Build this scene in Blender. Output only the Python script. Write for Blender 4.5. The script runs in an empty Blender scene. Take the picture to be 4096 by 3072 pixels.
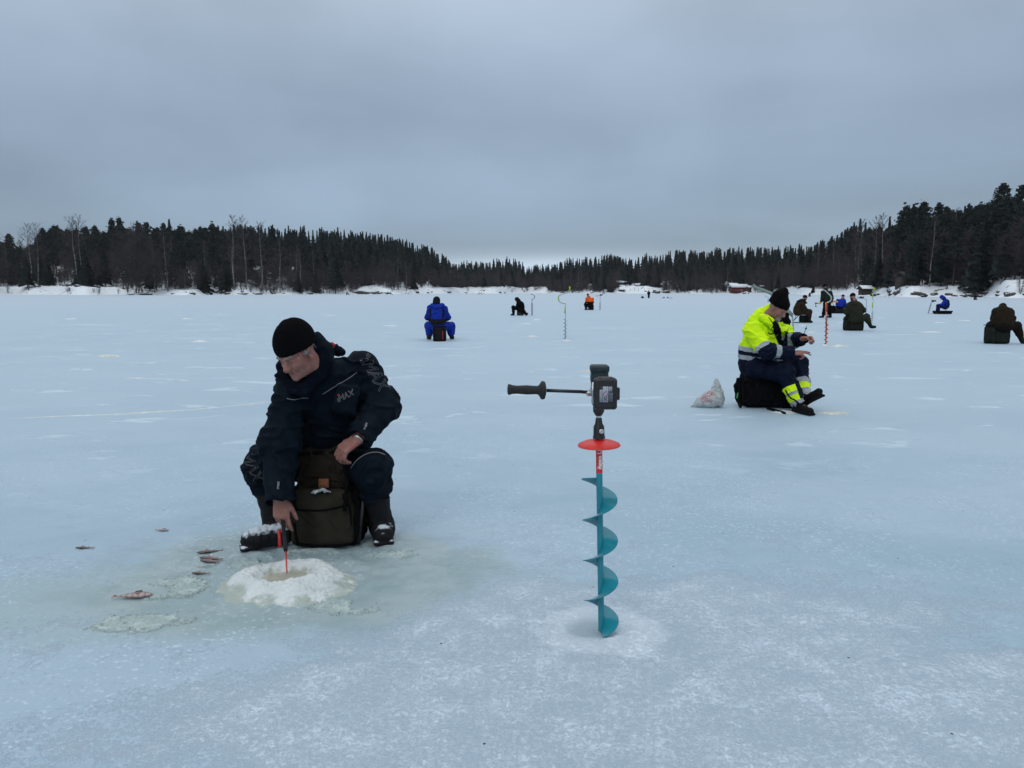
import bpy, math, random
import numpy as np
from mathutils import Vector, Matrix
from mathutils.bvhtree import BVHTree
R = math.radians
scene = bpy.context.scene
COL = scene.collection
# ---------------------------------------------------------------- camera
CAM_H, PITCH, F = 1.40, R(6.87), 3080.0
cam_d = bpy.data.cameras.new('camera'); cam = bpy.data.objects.new('camera', cam_d); COL.objects.link(cam)
cam.location = (0, 0, CAM_H); cam.rotation_euler = (R(90) - PITCH, 0, 0)
cam_d.sensor_width = 36.0; cam_d.lens = 36.0 * F / 4096.0
cam_d.clip_start = 0.05; cam_d.clip_end = 9000
scene.camera = cam
scene.view_settings.view_transform = 'Standard'; scene.view_settings.look = 'None'
scene.view_settings.exposure = 0.0; scene.view_settings.gamma = 1.0
CP, SP = math.cos(PITCH), math.sin(PITCH)
def P(px, py, Y):
    """point seen at photo pixel (4096x3072) at forward distance Y"""
    t = (1536 - py) / F
    dy = CP + SP * t; dz = -SP + CP * t
    s = Y / dy
    return np.array([(px - 2048) / F * s, Y, CAM_H + dz * s])
def G(px, py, z=0.0):
    t = (1536 - py) / F
    dy = CP + SP * t; dz = -SP + CP * t
    s = (z - CAM_H) / dz
    return np.array([(px - 2048) / F * s, dy * s, z])
def GX(px, Y, z=0.0):                      # point of height z at distance Y in the photo column px
    zc = Y * CP + (CAM_H - z) * SP
    return np.array([(px - 2048) / F * zc, Y, z])

# ---------------------------------------------------------------- node helpers
class NT:
    def __init__(s, nt): s.nt = nt
    def n(s, typ, ins=None, **kw):
        nd = s.nt.nodes.new(typ)
        for k, v in kw.items(): setattr(nd, k, v)
        for k, v in (ins or {}).items():
            sock = nd.inputs[k]
            if isinstance(v, bpy.types.NodeSocket): s.nt.links.new(v, sock)
            else: sock.default_value = v
        return nd
    def math(s, op, a, b=0.0, c=0.0, clamp=False):
        return s.n('ShaderNodeMath', {0: a, 1: b, 2: c}, operation=op, use_clamp=clamp).outputs[0]
    def vmath(s, op, a, b=(0, 0, 0)):
        return s.n('ShaderNodeVectorMath', {0: a, 1: b}, operation=op)
    def ramp(s, fac, lo, hi, a=0.0, b=1.0, smooth=True):
        return s.n('ShaderNodeMapRange', {0: fac, 1: lo, 2: hi, 3: a, 4: b}, interpolation_type='SMOOTHSTEP' if smooth else 'LINEAR').outputs[0]
    def mix(s, fac, a, b, mode='MIX'):
        nd = s.nt.nodes.new('ShaderNodeMix'); nd.data_type = 'RGBA'; nd.blend_type = mode
        for i, v in ((0, fac), (6, a), (7, b)):
            if isinstance(v, bpy.types.NodeSocket): s.nt.links.new(v, nd.inputs[i])
            else: nd.inputs[i].default_value = v if i == 0 else (*v[:3], 1)
        return nd.outputs[2]
    def noise(s, vec, scale, detail=3.0, rough=0.55, dist=0.0, out=0):
        return s.n('ShaderNodeTexNoise', {'Vector': vec, 'Scale': scale, 'Detail': detail, 'Roughness': rough, 'Distortion': dist}).outputs[out]
    def mapping(s, vec, scale=(1, 1, 1), loc=(0, 0, 0), rot=(0, 0, 0)):
        return s.n('ShaderNodeMapping', {'Vector': vec, 'Location': loc, 'Rotation': rot, 'Scale': scale}).outputs[0]

# ---------------------------------------------------------------- world: overcast sky
SUN_EL, SUN_ROT = R(38), R(200)
world = bpy.data.worlds.new('World'); scene.world = world; world.use_nodes = True
w = NT(world.node_tree); world.node_tree.nodes.clear()
gen = w.n('ShaderNodeTexCoord').outputs['Generated']
sep = w.n('ShaderNodeSeparateXYZ', {0: gen}).outputs
nish = w.n('ShaderNodeTexSky', sky_type='NISHITA', sun_disc=False, sun_elevation=SUN_EL, sun_rotation=SUN_ROT).outputs[0]
zc = w.math('MAXIMUM', sep[2], 0.0)
grad = w.n('ShaderNodeValToRGB', {0: w.math('POWER', zc, 0.5)})
cr = grad.color_ramp
stops = [(0.0, (.36, .44, .53)), (.20, (.29, .37, .46)), (.25, (.225, .31, .42)), (.38, (.275, .355, .465)), (.45, (.30, .38, .49)), (.53, (.375, .465, .575)), (.62, (.48, .57, .67)), (.78, (1.0, 1.06, 1.12)), (1.0, (1.25, 1.3, 1.36))]
while len(cr.elements) < len(stops): cr.elements.new(0.5)
for e, (p, c) in zip(cr.elements, stops): e.position = p; e.color = (*c, 1)
den = w.math('ADD', zc, 0.10)
pv = w.n('ShaderNodeCombineXYZ', {0: w.math('DIVIDE', sep[0], den), 1: w.math('DIVIDE', sep[1], den), 2: 0.0}).outputs[0]
c1 = w.noise(w.mapping(pv, (.55, .42, 1), (2.3, 1.1, 0)), 1.0, 5.0, 0.5, 0.4)
c2 = w.noise(w.mapping(pv, (.22, .5, 1), (7.3, 4.1, 0)), 1.0, 3.0, 0.5, 0.2)
c3 = w.noise(gen, 3.2, 4.0, 0.55, 0.3)
cl = w.math('ADD', w.math('ADD', w.ramp(c1, .3, .7, -.09, .09), w.ramp(c2, .3, .7, -.07, .07)), w.ramp(c3, .3, .7, -.07, .07))
# brighter break low above the gap between the hills
dd = w.math('ADD', w.math('POWER', w.math('DIVIDE', w.math('SUBTRACT', sep[0], 0.06), .15), 2.0), w.math('POWER', w.math('DIVIDE', w.math('SUBTRACT', sep[2], 0.030), .015), 2.0))
br = w.math('MULTIPLY', w.math('EXPONENT', w.math('MULTIPLY', dd, -1.0)), 0.85)
mid_ = w.math('MULTIPLY', w.math('EXPONENT', w.math('MULTIPLY', w.math('POWER', w.math('DIVIDE', sep[0], .26), 2.0), -1.0)), .15)
amt = w.math('ADD', w.math('ADD', w.math('ADD', w.math('ADD', 1.0, cl), br), mid_), w.math('MULTIPLY', w.ramp(sep[0], .12, .5, 0.0, -.12), w.ramp(sep[2], .28, .2)))
cloud = w.n('ShaderNodeVectorMath', {0: grad.outputs[0], 3: amt}, operation='SCALE').outputs[0]
bg1 = w.n('ShaderNodeBackground', {'Color': cloud, 'Strength': 0.86})
bg2 = w.n('ShaderNodeBackground', {'Color': nish, 'Strength': 0.015})
add = w.n('ShaderNodeAddShader', {0: bg1.outputs[0], 1: bg2.outputs[0]})
w.n('ShaderNodeOutputWorld', {'Surface': add.outputs[0]})
sun_d = bpy.data.lights.new('sun', 'SUN'); sun = bpy.data.objects.new('sun', sun_d); COL.objects.link(sun)
sun_d.energy = 0.5; sun_d.angle = R(25); sun_d.color = (1.0, .96, .9)
sun.rotation_euler = (R(52), 0, -SUN_ROT + R(180)); sun.location = (0, 0, 60)

# ---------------------------------------------------------------- object helpers
def link(o, parent=None):
    COL.objects.link(o)
    if parent is not None: o.parent = parent
    return o
def tag(o, label=None, cat=None, group=None, kind=None):
    if label: o['label'] = label
    if cat: o['category'] = cat
    if group: o['group'] = group
    if kind: o['kind'] = kind
    return o
def empty(name, loc, label=None, cat=None, group=None):
    o = bpy.data.objects.new(name, None); o.empty_display_size = .1; COL.objects.link(o)
    o.location = [float(c) for c in loc]
    return tag(o, label, cat, group)
def mesh_np(name, V, Fc, mats=None, mi=None, smooth=True):
    """V (n,3); Fc list of arrays (m,k) or one array / ragged list"""
    me = bpy.data.meshes.new(name)
    V = np.asarray(V, np.float32)
    if isinstance(Fc, np.ndarray): Fc = [Fc]
    if len(Fc) and not isinstance(Fc[0], np.ndarray):      # ragged list of tuples
        loops = np.array([i for f in Fc for i in f], np.int32); tot = np.array([len(f) for f in Fc], np.int32)
    else:
        loops = np.concatenate([f.ravel() for f in Fc]).astype(np.int32)
        tot = np.concatenate([np.full(len(f), f.shape[1]) for f in Fc]).astype(np.int32)
    me.vertices.add(len(V)); me.vertices.foreach_set('co', V.ravel())
    me.loops.add(len(loops)); me.loops.foreach_set('vertex_index', loops)
    me.polygons.add(len(tot)); st = np.concatenate([[0], np.cumsum(tot)[:-1]]).astype(np.int32)
    me.polygons.foreach_set('loop_start', st); me.polygons.foreach_set('loop_total', tot)
    if smooth: me.polygons.foreach_set('use_smooth', np.ones(len(tot), bool))
    if mats is not None:
        for m in (mats if isinstance(mats, (list, tuple)) else [mats]): me.materials.append(m)
        if mi is not None: me.polygons.foreach_set('material_index', np.asarray(mi, np.int32))
    me.update(calc_edges=True); me.validate()
    return me
def obj(name, V, Fc, mats, parent=None, mi=None, smooth=True):
    V = np.array(V, float)
    if parent is not None:
        q = parent; off = np.zeros(3)
        while q is not None: off += np.array(q.location); q = q.parent
        V = V - off
    return link(bpy.data.objects.new(name, mesh_np(name, V, Fc, mats, mi, smooth)), parent)

class MB:                                                   # mesh builder (hard-surface pieces of ONE part)
    def __init__(s): s.v = []; s.f = []; s.m = []
    def add(s, V, Fc, m=0):
        b = len(s.v); s.v += [tuple(map(float, p)) for p in V]
        s.f += [tuple(i + b for i in f) for f in Fc]; s.m += [m] * len(Fc)
    def box(s, c, size, rot=None, bev=0.0, m=0):
        c = np.array(c, float); h = np.array(size, float) / 2; rot = np.eye(3) if rot is None else np.array(rot)
        if bev <= 0:
            V = [c + rot @ (h * np.array(q)) for q in ((-1,-1,-1),(1,-1,-1),(1,1,-1),(-1,1,-1),(-1,-1,1),(1,-1,1),(1,1,1),(-1,1,1))]
            s.add(V, [(0,3,2,1),(4,5,6,7),(0,1,5,4),(1,2,6,5),(2,3,7,6),(3,0,4,7)], m); return
        b = min(bev, *(h * .95)); V = []; idx = {}
        for sx in (-1, 1):
            for sy in (-1, 1):
                for sz in (-1, 1):
                    for ax in range(3):
                        q = np.array([sx, sy, sz], float) * (h - b); q[ax] = (sx, sy, sz)[ax] * h[ax]
                        idx[(sx, sy, sz, ax)] = len(V); V.append(c + rot @ q)
        Fc = []
        def quad(a, bq, cq, d, out):
            pts = [V[i] for i in (a, bq, cq, d)]
            nrm = np.cross(pts[1] - pts[0], pts[2] - pts[0])
            Fc.append((a, bq, cq, d) if nrm @ out > 0 else (d, cq, bq, a))
        for ax in range(3):
            o1, o2 = [i for i in range(3) if i != ax]
            for sg in (-1, 1):
                def key(a1, a2, k=ax):
                    q = [0, 0, 0]; q[ax] = sg; q[o1] = a1; q[o2] = a2; return idx[(*q, k)]
                e = np.zeros(3); e[ax] = sg
                quad(key(-1,-1), key(1,-1), key(1,1), key(-1,1), rot @ e)
        for ax in range(3):                                  # edges along ax
            o1, o2 = [i for i in range(3) if i != ax]
            for a1 in (-1, 1):
                for a2 in (-1, 1):
                    def k2(sa, which):
                        q = [0, 0, 0]; q[ax] = sa; q[o1] = a1; q[o2] = a2; return idx[(*q, which)]
                    e = np.zeros(3); e[o1] = a1; e[o2] = a2
                    quad(k2(-1, o1), k2(1, o1), k2(1, o2), k2(-1, o2), rot @ e)
        for sx in (-1, 1):
            for sy in (-1, 1):
                for sz in (-1, 1):
                    t = tuple(idx[(sx, sy, sz, a)] for a in range(3)); e = rot @ np.array([sx, sy, sz], float)
                    n_ = np.cross(V[t[1]] - V[t[0]], V[t[2]] - V[t[0]])
                    Fc.append(t if n_ @ e > 0 else t[::-1])
        s.add(V, Fc, m)
    def lathe(s, a, axis, prof, n=24, m=0, caps=True, sx=1.0):
        """prof: [(t, r)] along axis from point a"""
        a = np.array(a, float); ax = np.array(axis, float); ax /= np.linalg.norm(ax)
        u = np.cross(ax, [0, 0, 1.0]);
        if np.linalg.norm(u) < 1e-3: u = np.array([1.0, 0, 0])
        u /= np.linalg.norm(u); v = np.cross(ax, u)
        V = []; Fc = []
        for t, r in prof:
            for k in range(n):
                th = 2 * math.pi * k / n
                V.append(a + ax * t + u * (r * math.cos(th) * sx) + v * (r * math.sin(th)))
        for i in range(len(prof) - 1):
            for k in range(n):
                k1 = (k + 1) % n
                Fc.append((i*n+k, i*n+k1, (i+1)*n+k1, (i+1)*n+k))
        if caps: Fc.append(tuple(range(n))[::-1]); Fc.append(tuple((len(prof)-1)*n + k for k in range(n)))
        s.add(V, Fc, m)
    def tube(s, pts, r, n=8, m=0, caps=True):
        pts = [np.array(p, float) for p in pts]; k = len(pts)
        rs = r if isinstance(r, (list, tuple, np.ndarray)) else [r] * k
        V = []; Fc = []; prev = None
        for i, p in enumerate(pts):
            t = pts[min(i+1, k-1)] - pts[max(i-1, 0)]; t = t / (np.linalg.norm(t) + 1e-12)
            if prev is None:
                u = np.cross(t, [0, 0, 1.0])
                if np.linalg.norm(u) < 1e-3: u = np.cross(t, [0, 1.0, 0])
            else: u = prev - t * (prev @ t)
            u = u / np.linalg.norm(u); prev = u; v = np.cross(t, u)
            for j in range(n):
                th = 2 * math.pi * j / n; V.append(p + (u * math.cos(th) + v * math.sin(th)) * rs[i])
        for i in range(k - 1):
            for j in range(n):
                j1 = (j + 1) % n; Fc.append((i*n+j, i*n+j1, (i+1)*n+j1, (i+1)*n+j))
        if caps: Fc.append(tuple(range(n))[::-1]); Fc.append(tuple((k-1)*n + j for j in range(n)))
        s.add(V, Fc, m)
    def build(s, name, mats, parent=None, smooth=False, auto=None):
        o = obj(name, s.v, s.f, mats, parent, s.m if isinstance(mats, (list, tuple)) else None, smooth)
        if auto is not None:
            o.data.polygons.foreach_set('use_smooth', [True] * len(o.data.polygons))
            o.data.set_sharp_from_angle(angle=R(auto))
        return o
def spline(pts, n=10):
    pts = [np.array(p, float) for p in pts]; out = []
    q = [2*pts[0]-pts[1]] + pts + [2*pts[-1]-pts[-2]]
    for i in range(1, len(q) - 2):
        for k in range(n):
            t = k / n
            out.append(.5*((2*q[i]) + (-q[i-1]+q[i+1])*t + (2*q[i-1]-5*q[i]+4*q[i+1]-q[i+2])*t*t + (-q[i-1]+3*q[i]-3*q[i+1]+q[i+2])*t**3))
    out.append(pts[-1]); return out

# ---------------------------------------------------------------- numpy noise
def hash3(x, y, z):
    n = (x * 374761393 + y * 668265263 + z * 2147483647 + 1274126177).astype(np.int64)
    n = (n ^ (n >> 13)) * 1274126177 & 0x7fffffff
    return ((n ^ (n >> 16)) & 0xffff) / 65535.0
def vnoise(p):
    p = np.asarray(p, float); i = np.floor(p).astype(np.int64); f = p - i; f = f * f * (3 - 2 * f)
    out = 0
    for dx in (0, 1):
        for dy in (0, 1):
            for dz in (0, 1):
                wt = (f[:, 0] if dx else 1 - f[:, 0]) * (f[:, 1] if dy else 1 - f[:, 1]) * (f[:, 2] if dz else 1 - f[:, 2])
                out = out + wt * hash3(i[:, 0] + dx, i[:, 1] + dy, i[:, 2] + dz)
    return out
def fbm(p, oct=4):
    a = 0; s = 0
    for k in range(oct): a = a + vnoise(np.asarray(p) * 2**k + 17.3 * k) * .5**k; s += .5**k
    return a / s

# ---------------------------------------------------------------- SDF modelling: primitives blended into one continuous surface
def nrm(v): v = np.array(v, float); return v / (np.linalg.norm(v) + 1e-12)
class SDF:
    def __init__(s, lo, hi, v):
        s.v = v; s.lo = np.array(lo, float) - 3*v; s.n = np.ceil((np.array(hi, float) + 3*v - s.lo) / v).astype(int)
        s.a = np.full(s.n, .2, np.float32)
    def sub(s, lo, hi, pad):
        i0 = np.clip(np.floor((np.minimum(lo, hi) - pad - s.lo) / s.v).astype(int), 0, s.n)
        i1 = np.clip(np.ceil((np.maximum(lo, hi) + pad - s.lo) / s.v).astype(int) + 1, 0, s.n)
        sl = tuple(slice(a, b) for a, b in zip(i0, i1))
        X = [(s.lo[k] + np.arange(i0[k], i1[k]) * s.v).astype(np.float32) for k in range(3)]
        return sl, X[0][:, None, None], X[1][None, :, None], X[2][None, None, :]
    def comb(s, sl, d, k, mode):
        a = s.a[sl]
        if a.size == 0: return
        d = d.astype(np.float32)
        if mode == 'sub': d = -d; 
        if mode == 'add':
            if k > 0: h = np.maximum(k - np.abs(a - d), 0) / k; r = np.minimum(a, d) - h * h * k * .25
            else: r = np.minimum(a, d)
        else:
            if k > 0: h = np.maximum(k - np.abs(a - d), 0) / k; r = np.maximum(a, d) + h * h * k * .25
            else: r = np.maximum(a, d)
        s.a[sl] = r
    def cone(s, p, q, r1, r2, k=.02, mode='add'):
        p = np.array(p, float); q = np.array(q, float); m = max(r1, r2)
        sl, X, Y, Z = s.sub(np.minimum(p, q), np.maximum(p, q), m + k + 2*s.v)
        ba = q - p; L2 = ba @ ba + 1e-12
        x, y, z = X - p[0], Y - p[1], Z - p[2]
        t = np.clip((x*ba[0] + y*ba[1] + z*ba[2]) / L2, 0, 1)
        d = np.sqrt((x - t*ba[0])**2 + (y - t*ba[1])**2 + (z - t*ba[2])**2) - (r1 + (r2 - r1) * t)
        s.comb(sl, d, k, mode)
    def chain(s, pts, rs, k=.02):
        for i in range(len(pts) - 1): s.cone(pts[i], pts[i+1], rs[i], rs[i+1], k)
    def ball(s, c, r, k=.02, mode='add'): s.cone(c, np.array(c) + 1e-5, r, r, k, mode)
    def ell(s, c, rad, rot=None, k=.02, mode='add'):
        c = np.array(c, float); rad = np.array(rad, float); rot = np.eye(3) if rot is None else np.array(rot)
        m = rad.max(); sl, X, Y, Z = s.sub(c - m, c + m, k + 2*s.v)
        x, y, z = X - c[0], Y - c[1], Z - c[2]
        l = [(rot[0, i]*x + rot[1, i]*y + rot[2, i]*z) for i in range(3)]
        k0 = np.sqrt(sum((l[i] / rad[i])**2 for i in range(3))); k1 = np.sqrt(sum((l[i] / rad[i]**2)**2 for i in range(3)))
        s.comb(sl, k0 * (k0 - 1) / (k1 + 1e-9), k, mode)
    def box(s, c, size, rot=None, rad=.02, k=.01, mode='add', taper=0.0, bulge=0.0):
        c = np.array(c, float); h = np.array(size, float) / 2; rot = np.eye(3) if rot is None else np.array(rot)
        m = np.linalg.norm(h) + bulge; sl, X, Y, Z = s.sub(c - m, c + m, k + 2*s.v)
        x, y, z = X - c[0], Y - c[1], Z - c[2]
        l = [(rot[0, i]*x + rot[1, i]*y + rot[2, i]*z) for i in range(3)]
        zz = np.clip(l[2] / h[2], -1, 1); sc = 1 - taper * zz
        q = [np.abs(l[0]) - h[0]*sc + rad, np.abs(l[1]) - h[1]*sc + rad, np.abs(l[2]) - h[2] + rad]
        if bulge: 
            bb = bulge * (1 - zz**2); q[0] = q[0] - bb * np.clip(1 - (l[1]/h[1])**2, 0, 1); q[1] = q[1] - bb * np.clip(1 - (l[0]/h[0])**2, 0, 1)
        d = np.sqrt(sum(np.maximum(t, 0)**2 for t in q)) + np.minimum(np.maximum(np.maximum(q[0], q[1]), q[2]), 0) - rad
        s.comb(sl, d, k, mode)
    def plane(s, p, n_, k=.01):                              # keep only the side opposite to n_
        p = np.array(p, float); n_ = nrm(n_)
        X, Y, Z = [(s.lo[i] + np.arange(s.n[i]) * s.v).astype(np.float32) for i in range(3)]
        d = (X[:, None, None]-p[0])*n_[0] + (Y[None, :, None]-p[1])*n_[1] + (Z[None, None, :]-p[2])*n_[2]
        a = s.a; h = np.maximum(k - np.abs(a - d), 0) / k; s.a = (np.maximum(a, d) + h*h*k*.25).astype(np.float32)
    def mesh(s, smooth=1, disp=None):
        a = s.a; a[0], a[-1] = .1, .1; a[:, 0], a[:, -1] = .1, .1; a[:, :, 0], a[:, :, -1] = .1, .1
        ins = a < 0; c = np.zeros(np.array(a.shape) - 1, np.uint8)
        for dx in (0, 1):
            for dy in (0, 1):
                for dz in (0, 1): c += ins[dx:a.shape[0]-1+dx, dy:a.shape[1]-1+dy, dz:a.shape[2]-1+dz]
        act = np.nonzero((c > 0) & (c < 8)); I, J, K = act
        idx = np.full(c.shape, -1, np.int32); idx[act] = np.arange(len(I))
        pos = np.zeros((len(I), 3)); cnt = np.zeros(len(I))
        for ax in range(3):
            for u in (0, 1):
                for v_ in (0, 1):
                    o = [0, 0, 0]; o[(ax+1) % 3] = u; o[(ax+2) % 3] = v_; o2 = list(o); o2[ax] = 1
                    a0 = a[I+o[0], J+o[1], K+o[2]]; a1 = a[I+o2[0], J+o2[1], K+o2[2]]
                    cr_ = (a0 < 0) != (a1 < 0); t = np.where(cr_, a0 / np.where(cr_, a0 - a1, 1), 0)
                    e = np.zeros(3); e[ax] = 1
                    pos += np.where(cr_[:, None], np.array(o)[None] + t[:, None] * e, 0); cnt += cr_
        V = s.lo + (np.stack(act, 1) + pos / cnt[:, None]) * s.v
        Q = []
        for ax in range(3):
            sl0 = [slice(None)]*3; sl1 = [slice(None)]*3; sl0[ax] = slice(0, -1); sl1[ax] = slice(1, None)
            A0 = ins[tuple(sl0)]; A1 = ins[tuple(sl1)]; cross = A0 != A1
            i = np.stack(np.nonzero(cross), 1); flip = A0[cross]
            b, c_ = (ax+1) % 3, (ax+2) % 3
            def cell(db, dc):
                q = i.copy(); q[:, b] -= db; q[:, c_] -= dc; return idx[q[:, 0], q[:, 1], q[:, 2]]
            q = np.stack([cell(1, 1), cell(0, 1), cell(0, 0), cell(1, 0)], 1)
            q[~flip] = q[~flip][:, ::-1]
            Q.append(q)
        Q = np.concatenate(Q); Q = Q[(Q >= 0).all(1)]
        for _ in range(smooth):
            S = np.zeros_like(V); C = np.zeros(len(V))
            for a_, b_ in ((0, 1), (1, 2), (2, 3), (3, 0)):
                for m in range(3):
                    S[:, m] += np.bincount(Q[:, a_], V[Q[:, b_], m], len(V)) + np.bincount(Q[:, b_], V[Q[:, a_], m], len(V))
                C += np.bincount(Q[:, a_], minlength=len(V)) + np.bincount(Q[:, b_], minlength=len(V))
            V = V * .5 + .5 * S / np.maximum(C, 1)[:, None]
        if disp is not None:
            N = normals(V, Q); V = V + N * disp(V, N)[:, None]
        return V, Q
def normals(V, Q):
    n = np.cross(V[Q[:, 2]] - V[Q[:, 0]], V[Q[:, 3]] - V[Q[:, 1]]); N = np.zeros_like(V)
    for c in range(4):
        for m in range(3): N[:, m] += np.bincount(Q[:, c], n[:, m], len(V))
    return N / (np.linalg.norm(N, axis=1)[:, None] + 1e-12)
def folds(amp, scale, joints=(), axis_stretch=(1, 1, 1), seed=0):
    """cloth creases: ridged noise, stronger near the joints that bend"""
    def f(V, N):
        p = V * np.array(axis_stretch) * scale + seed * 3.7
        wv = p + 0.9 * np.stack([fbm(p * .6 + 5, 2), fbm(p * .6 + 9, 2), fbm(p * .6 + 13, 2)], 1)
        r = 1 - np.abs(2 * fbm(wv, 2) - 1); r = np.clip((r - .72) / .28, 0, 1)**1.6 * 1.25 - .45
        wgt = np.full(len(V), .55)
        for j, rad in joints: wgt += 1.0 * np.exp(-np.sum((V - np.array(j))**2, 1) / rad**2)
        return amp * r * wgt + amp * .8 * (fbm(p * .35 + 31, 2) - .5)
    return f

# ---------------------------------------------------------------- materials
MATS = {}
def mat(name, col, rough=.8, metal=0.0, var=0.0, vscale=20, bump=0.0, bscale=200, spec=.5, sheen=0.0, trans=0.0, coat=0.0, col2=None, sss=0.0, vdetail=4, lo=.35, hi=.65):
    if name in MATS: return MATS[name]
    m = bpy.data.materials.new(name); m.use_nodes = True; t = NT(m.node_tree); m.node_tree.nodes.clear()
    tc = t.n('ShaderNodeTexCoord').outputs['Object']
    c = (*col, 1)
    if var or col2:
        nz = t.noise(tc, vscale, vdetail)
        c2 = col2 if col2 else tuple(min(1, x * (1 + var)) for x in col); c1 = col if col2 else tuple(x * (1 - var) for x in col)
        c = t.mix(t.ramp(nz, lo, hi), c1, c2)
    ins = {'Base Color': c, 'Roughness': rough, 'Metallic': metal, 'Specular IOR Level': spec, 'Sheen Weight': sheen, 'Transmission Weight': trans, 'Coat Weight': coat}
    if sss: ins['Subsurface Weight'] = sss; ins['Subsurface Radius'] = (.02, .008, .004)
    if bump:
        ins['Normal'] = t.n('ShaderNodeBump', {'Strength': .6, 'Distance': bump, 'Height': t.noise(tc, bscale, 3)}).outputs[0]
    b = t.n('ShaderNodeBsdfPrincipled', ins); t.n('ShaderNodeOutputMaterial', {'Surface': b.outputs[0]})
    MATS[name] = m; return m
# ================================================================ LAKE ICE
HOLE = G(1128, 2290)        # the fishing hole of the man in front
AUG = G(2405, 2530)         # foot of the auger in front
def ice_height(x, y):
    p = np.stack([x, y, np.zeros_like(x)], 1)
    near = np.exp(-(np.maximum(y - 6, 0) / 8)**2)
    h = (fbm(p * 1.3, 4) - .5) * .016 * near + (fbm(p * 9, 3) - .5) * .006 * near
    # drilled spot under the auger: shallow dish in heaped shavings
    r = np.hypot(x - AUG[0] , y - AUG[1]); 
    h += .020 * np.exp(-(r / .42)**2) 
    r2 = np.hypot((x - AUG[0] + .035) / 1.15, y - AUG[1] - .03) + (fbm(p * 14, 2) - .5) * .04
    h -= .024 * (1 / (1 + np.exp((r2 - .105) / .016)))
    # trodden, thawed slush around the sitting man's boots and pack
    rr = np.hypot((x - HOLE[0] - .05) / 1.3, (y - HOLE[1] - .25) / .8)
    h += (fbm(p * 16, 3) - .5) * .045 * np.exp(-(rr / .75)**2)
    return h
def graded(lo, hi, c0, c1, fine, grow):
    a = list(np.arange(c0, c1, fine)); s = fine
    while a[-1] < hi: s *= grow; a.append(a[-1] + s)
    b = []; s = fine; q = c0
    while q > lo: s *= grow; q -= s; b.append(q)
    return np.array(b[::-1] + a)
def grid_faces(nx, ny):
    i, j = np.meshgrid(np.arange(nx - 1), np.arange(ny - 1), indexing='ij'); k = (i * ny + j).ravel()
    return np.stack([k, k + ny, k + ny + 1, k + 1], 1)
gx = graded(-1300, 1300, -2.6, 2.2, .02, 1.12); gy = graded(-120, 1400, 2.0, 5.4, .02, 1.10)
X, Y = np.meshgrid(gx, gy, indexing='ij'); x, y = X.ravel(), Y.ravel()
z = ice_height(x, y) * (np.hypot(x, y) < 60)

mi = bpy.data.materials.new('lake_ice'); mi.use_nodes = True; t = NT(mi.node_tree); mi.node_tree.nodes.clear()
pos = t.n('ShaderNodeNewGeometry').outputs['Position']
dist = t.vmath('LENGTH', pos).outputs['Value']
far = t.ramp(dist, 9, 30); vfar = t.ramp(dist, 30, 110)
big = t.noise(t.mapping(pos, (.8, 1.0, 1)), .45, 7, .65, .3)
mid = t.noise(t.mapping(pos, (.7, 1.2, 1), (5, 2, 0)), 1.1, 5, .6, .4)
base = t.mix(t.ramp(big, .35, .68), (.295, .41, .495), (.355, .47, .555))
base = t.mix(t.math('MULTIPLY', t.ramp(mid, .42, .68), .3), base, (.345, .46, .52))
# wet thawed greenish ice round the man in front
def blob(c, rx, ry, amp=.55, sc=2.2):
    v = t.mapping(pos, (1/rx, 1/ry, 0), (-c[0]/rx, -c[1]/ry, 0))
    l = t.vmath('LENGTH', v).outputs['Value']
    n_ = t.noise(pos, sc, 5, .6)
    return t.ramp(t.math('ADD', l, t.math('MULTIPLY', t.math('SUBTRACT', n_, .5), amp * 2)), 1.12, .72)
wet = blob(HOLE + [.05, .0, 0], 1.05, .80, .5)
milk = t.ramp(t.noise(t.mapping(pos, (.6, 1.0, 1), (11, 7, 0)), .55, 6, .62, .5), .44, .62)
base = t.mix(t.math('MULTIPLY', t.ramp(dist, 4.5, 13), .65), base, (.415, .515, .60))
base = t.mix(t.math('MULTIPLY', milk, .4), base, (.41, .515, .60))
wet2 = blob(HOLE + [-.55, -.35, 0], .9, .45, .5, 3)
wcol = t.mix(t.ramp(t.noise(pos, 3.0, 5), .4, .65), (.265, .355, .365), (.335, .415, .42))
# frost: white crust with worn-through dark pits
fn = t.noise(pos, 42, 6, .75, .4); fn2 = t.noise(t.mapping(pos, (1, .8, 1), (3, 3, 3)), 120, 4, .75, .2)
fr = t.math('ADD', t.math('ADD', t.math('MULTIPLY', fn, .42), t.math('MULTIPLY', fn2, .33)), t.math('MULTIPLY', t.noise(pos, 5, 5, .65), .25))
crust = t.math('MAXIMUM', blob(AUG + [.22, .05, 0], 1.45, .62, .55, 1.6), blob(AUG + [.1, -.65, 0], 2.1, .55, .75, 1.3))
patch = t.math('MULTIPLY', t.ramp(t.noise(pos, 1.7, 4, .6), .47, .62), t.ramp(dist, 5.2, 3.6))
crust = t.math('MAXIMUM', crust, t.math('MULTIPLY', patch, .6))
crust = t.math('MULTIPLY', crust, t.math('SUBTRACT', 1.0, t.math('MULTIPLY', wet, .9)))
thr = t.math('MULTIPLY_ADD', crust, -.15, .63)
frost = t.ramp(t.math('SUBTRACT', fr, thr), -.09, .10)
frost = t.math('MULTIPLY', frost, t.ramp(dist, 11, 5))
shav = blob(AUG, .27, .25, .55, 7)
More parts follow.
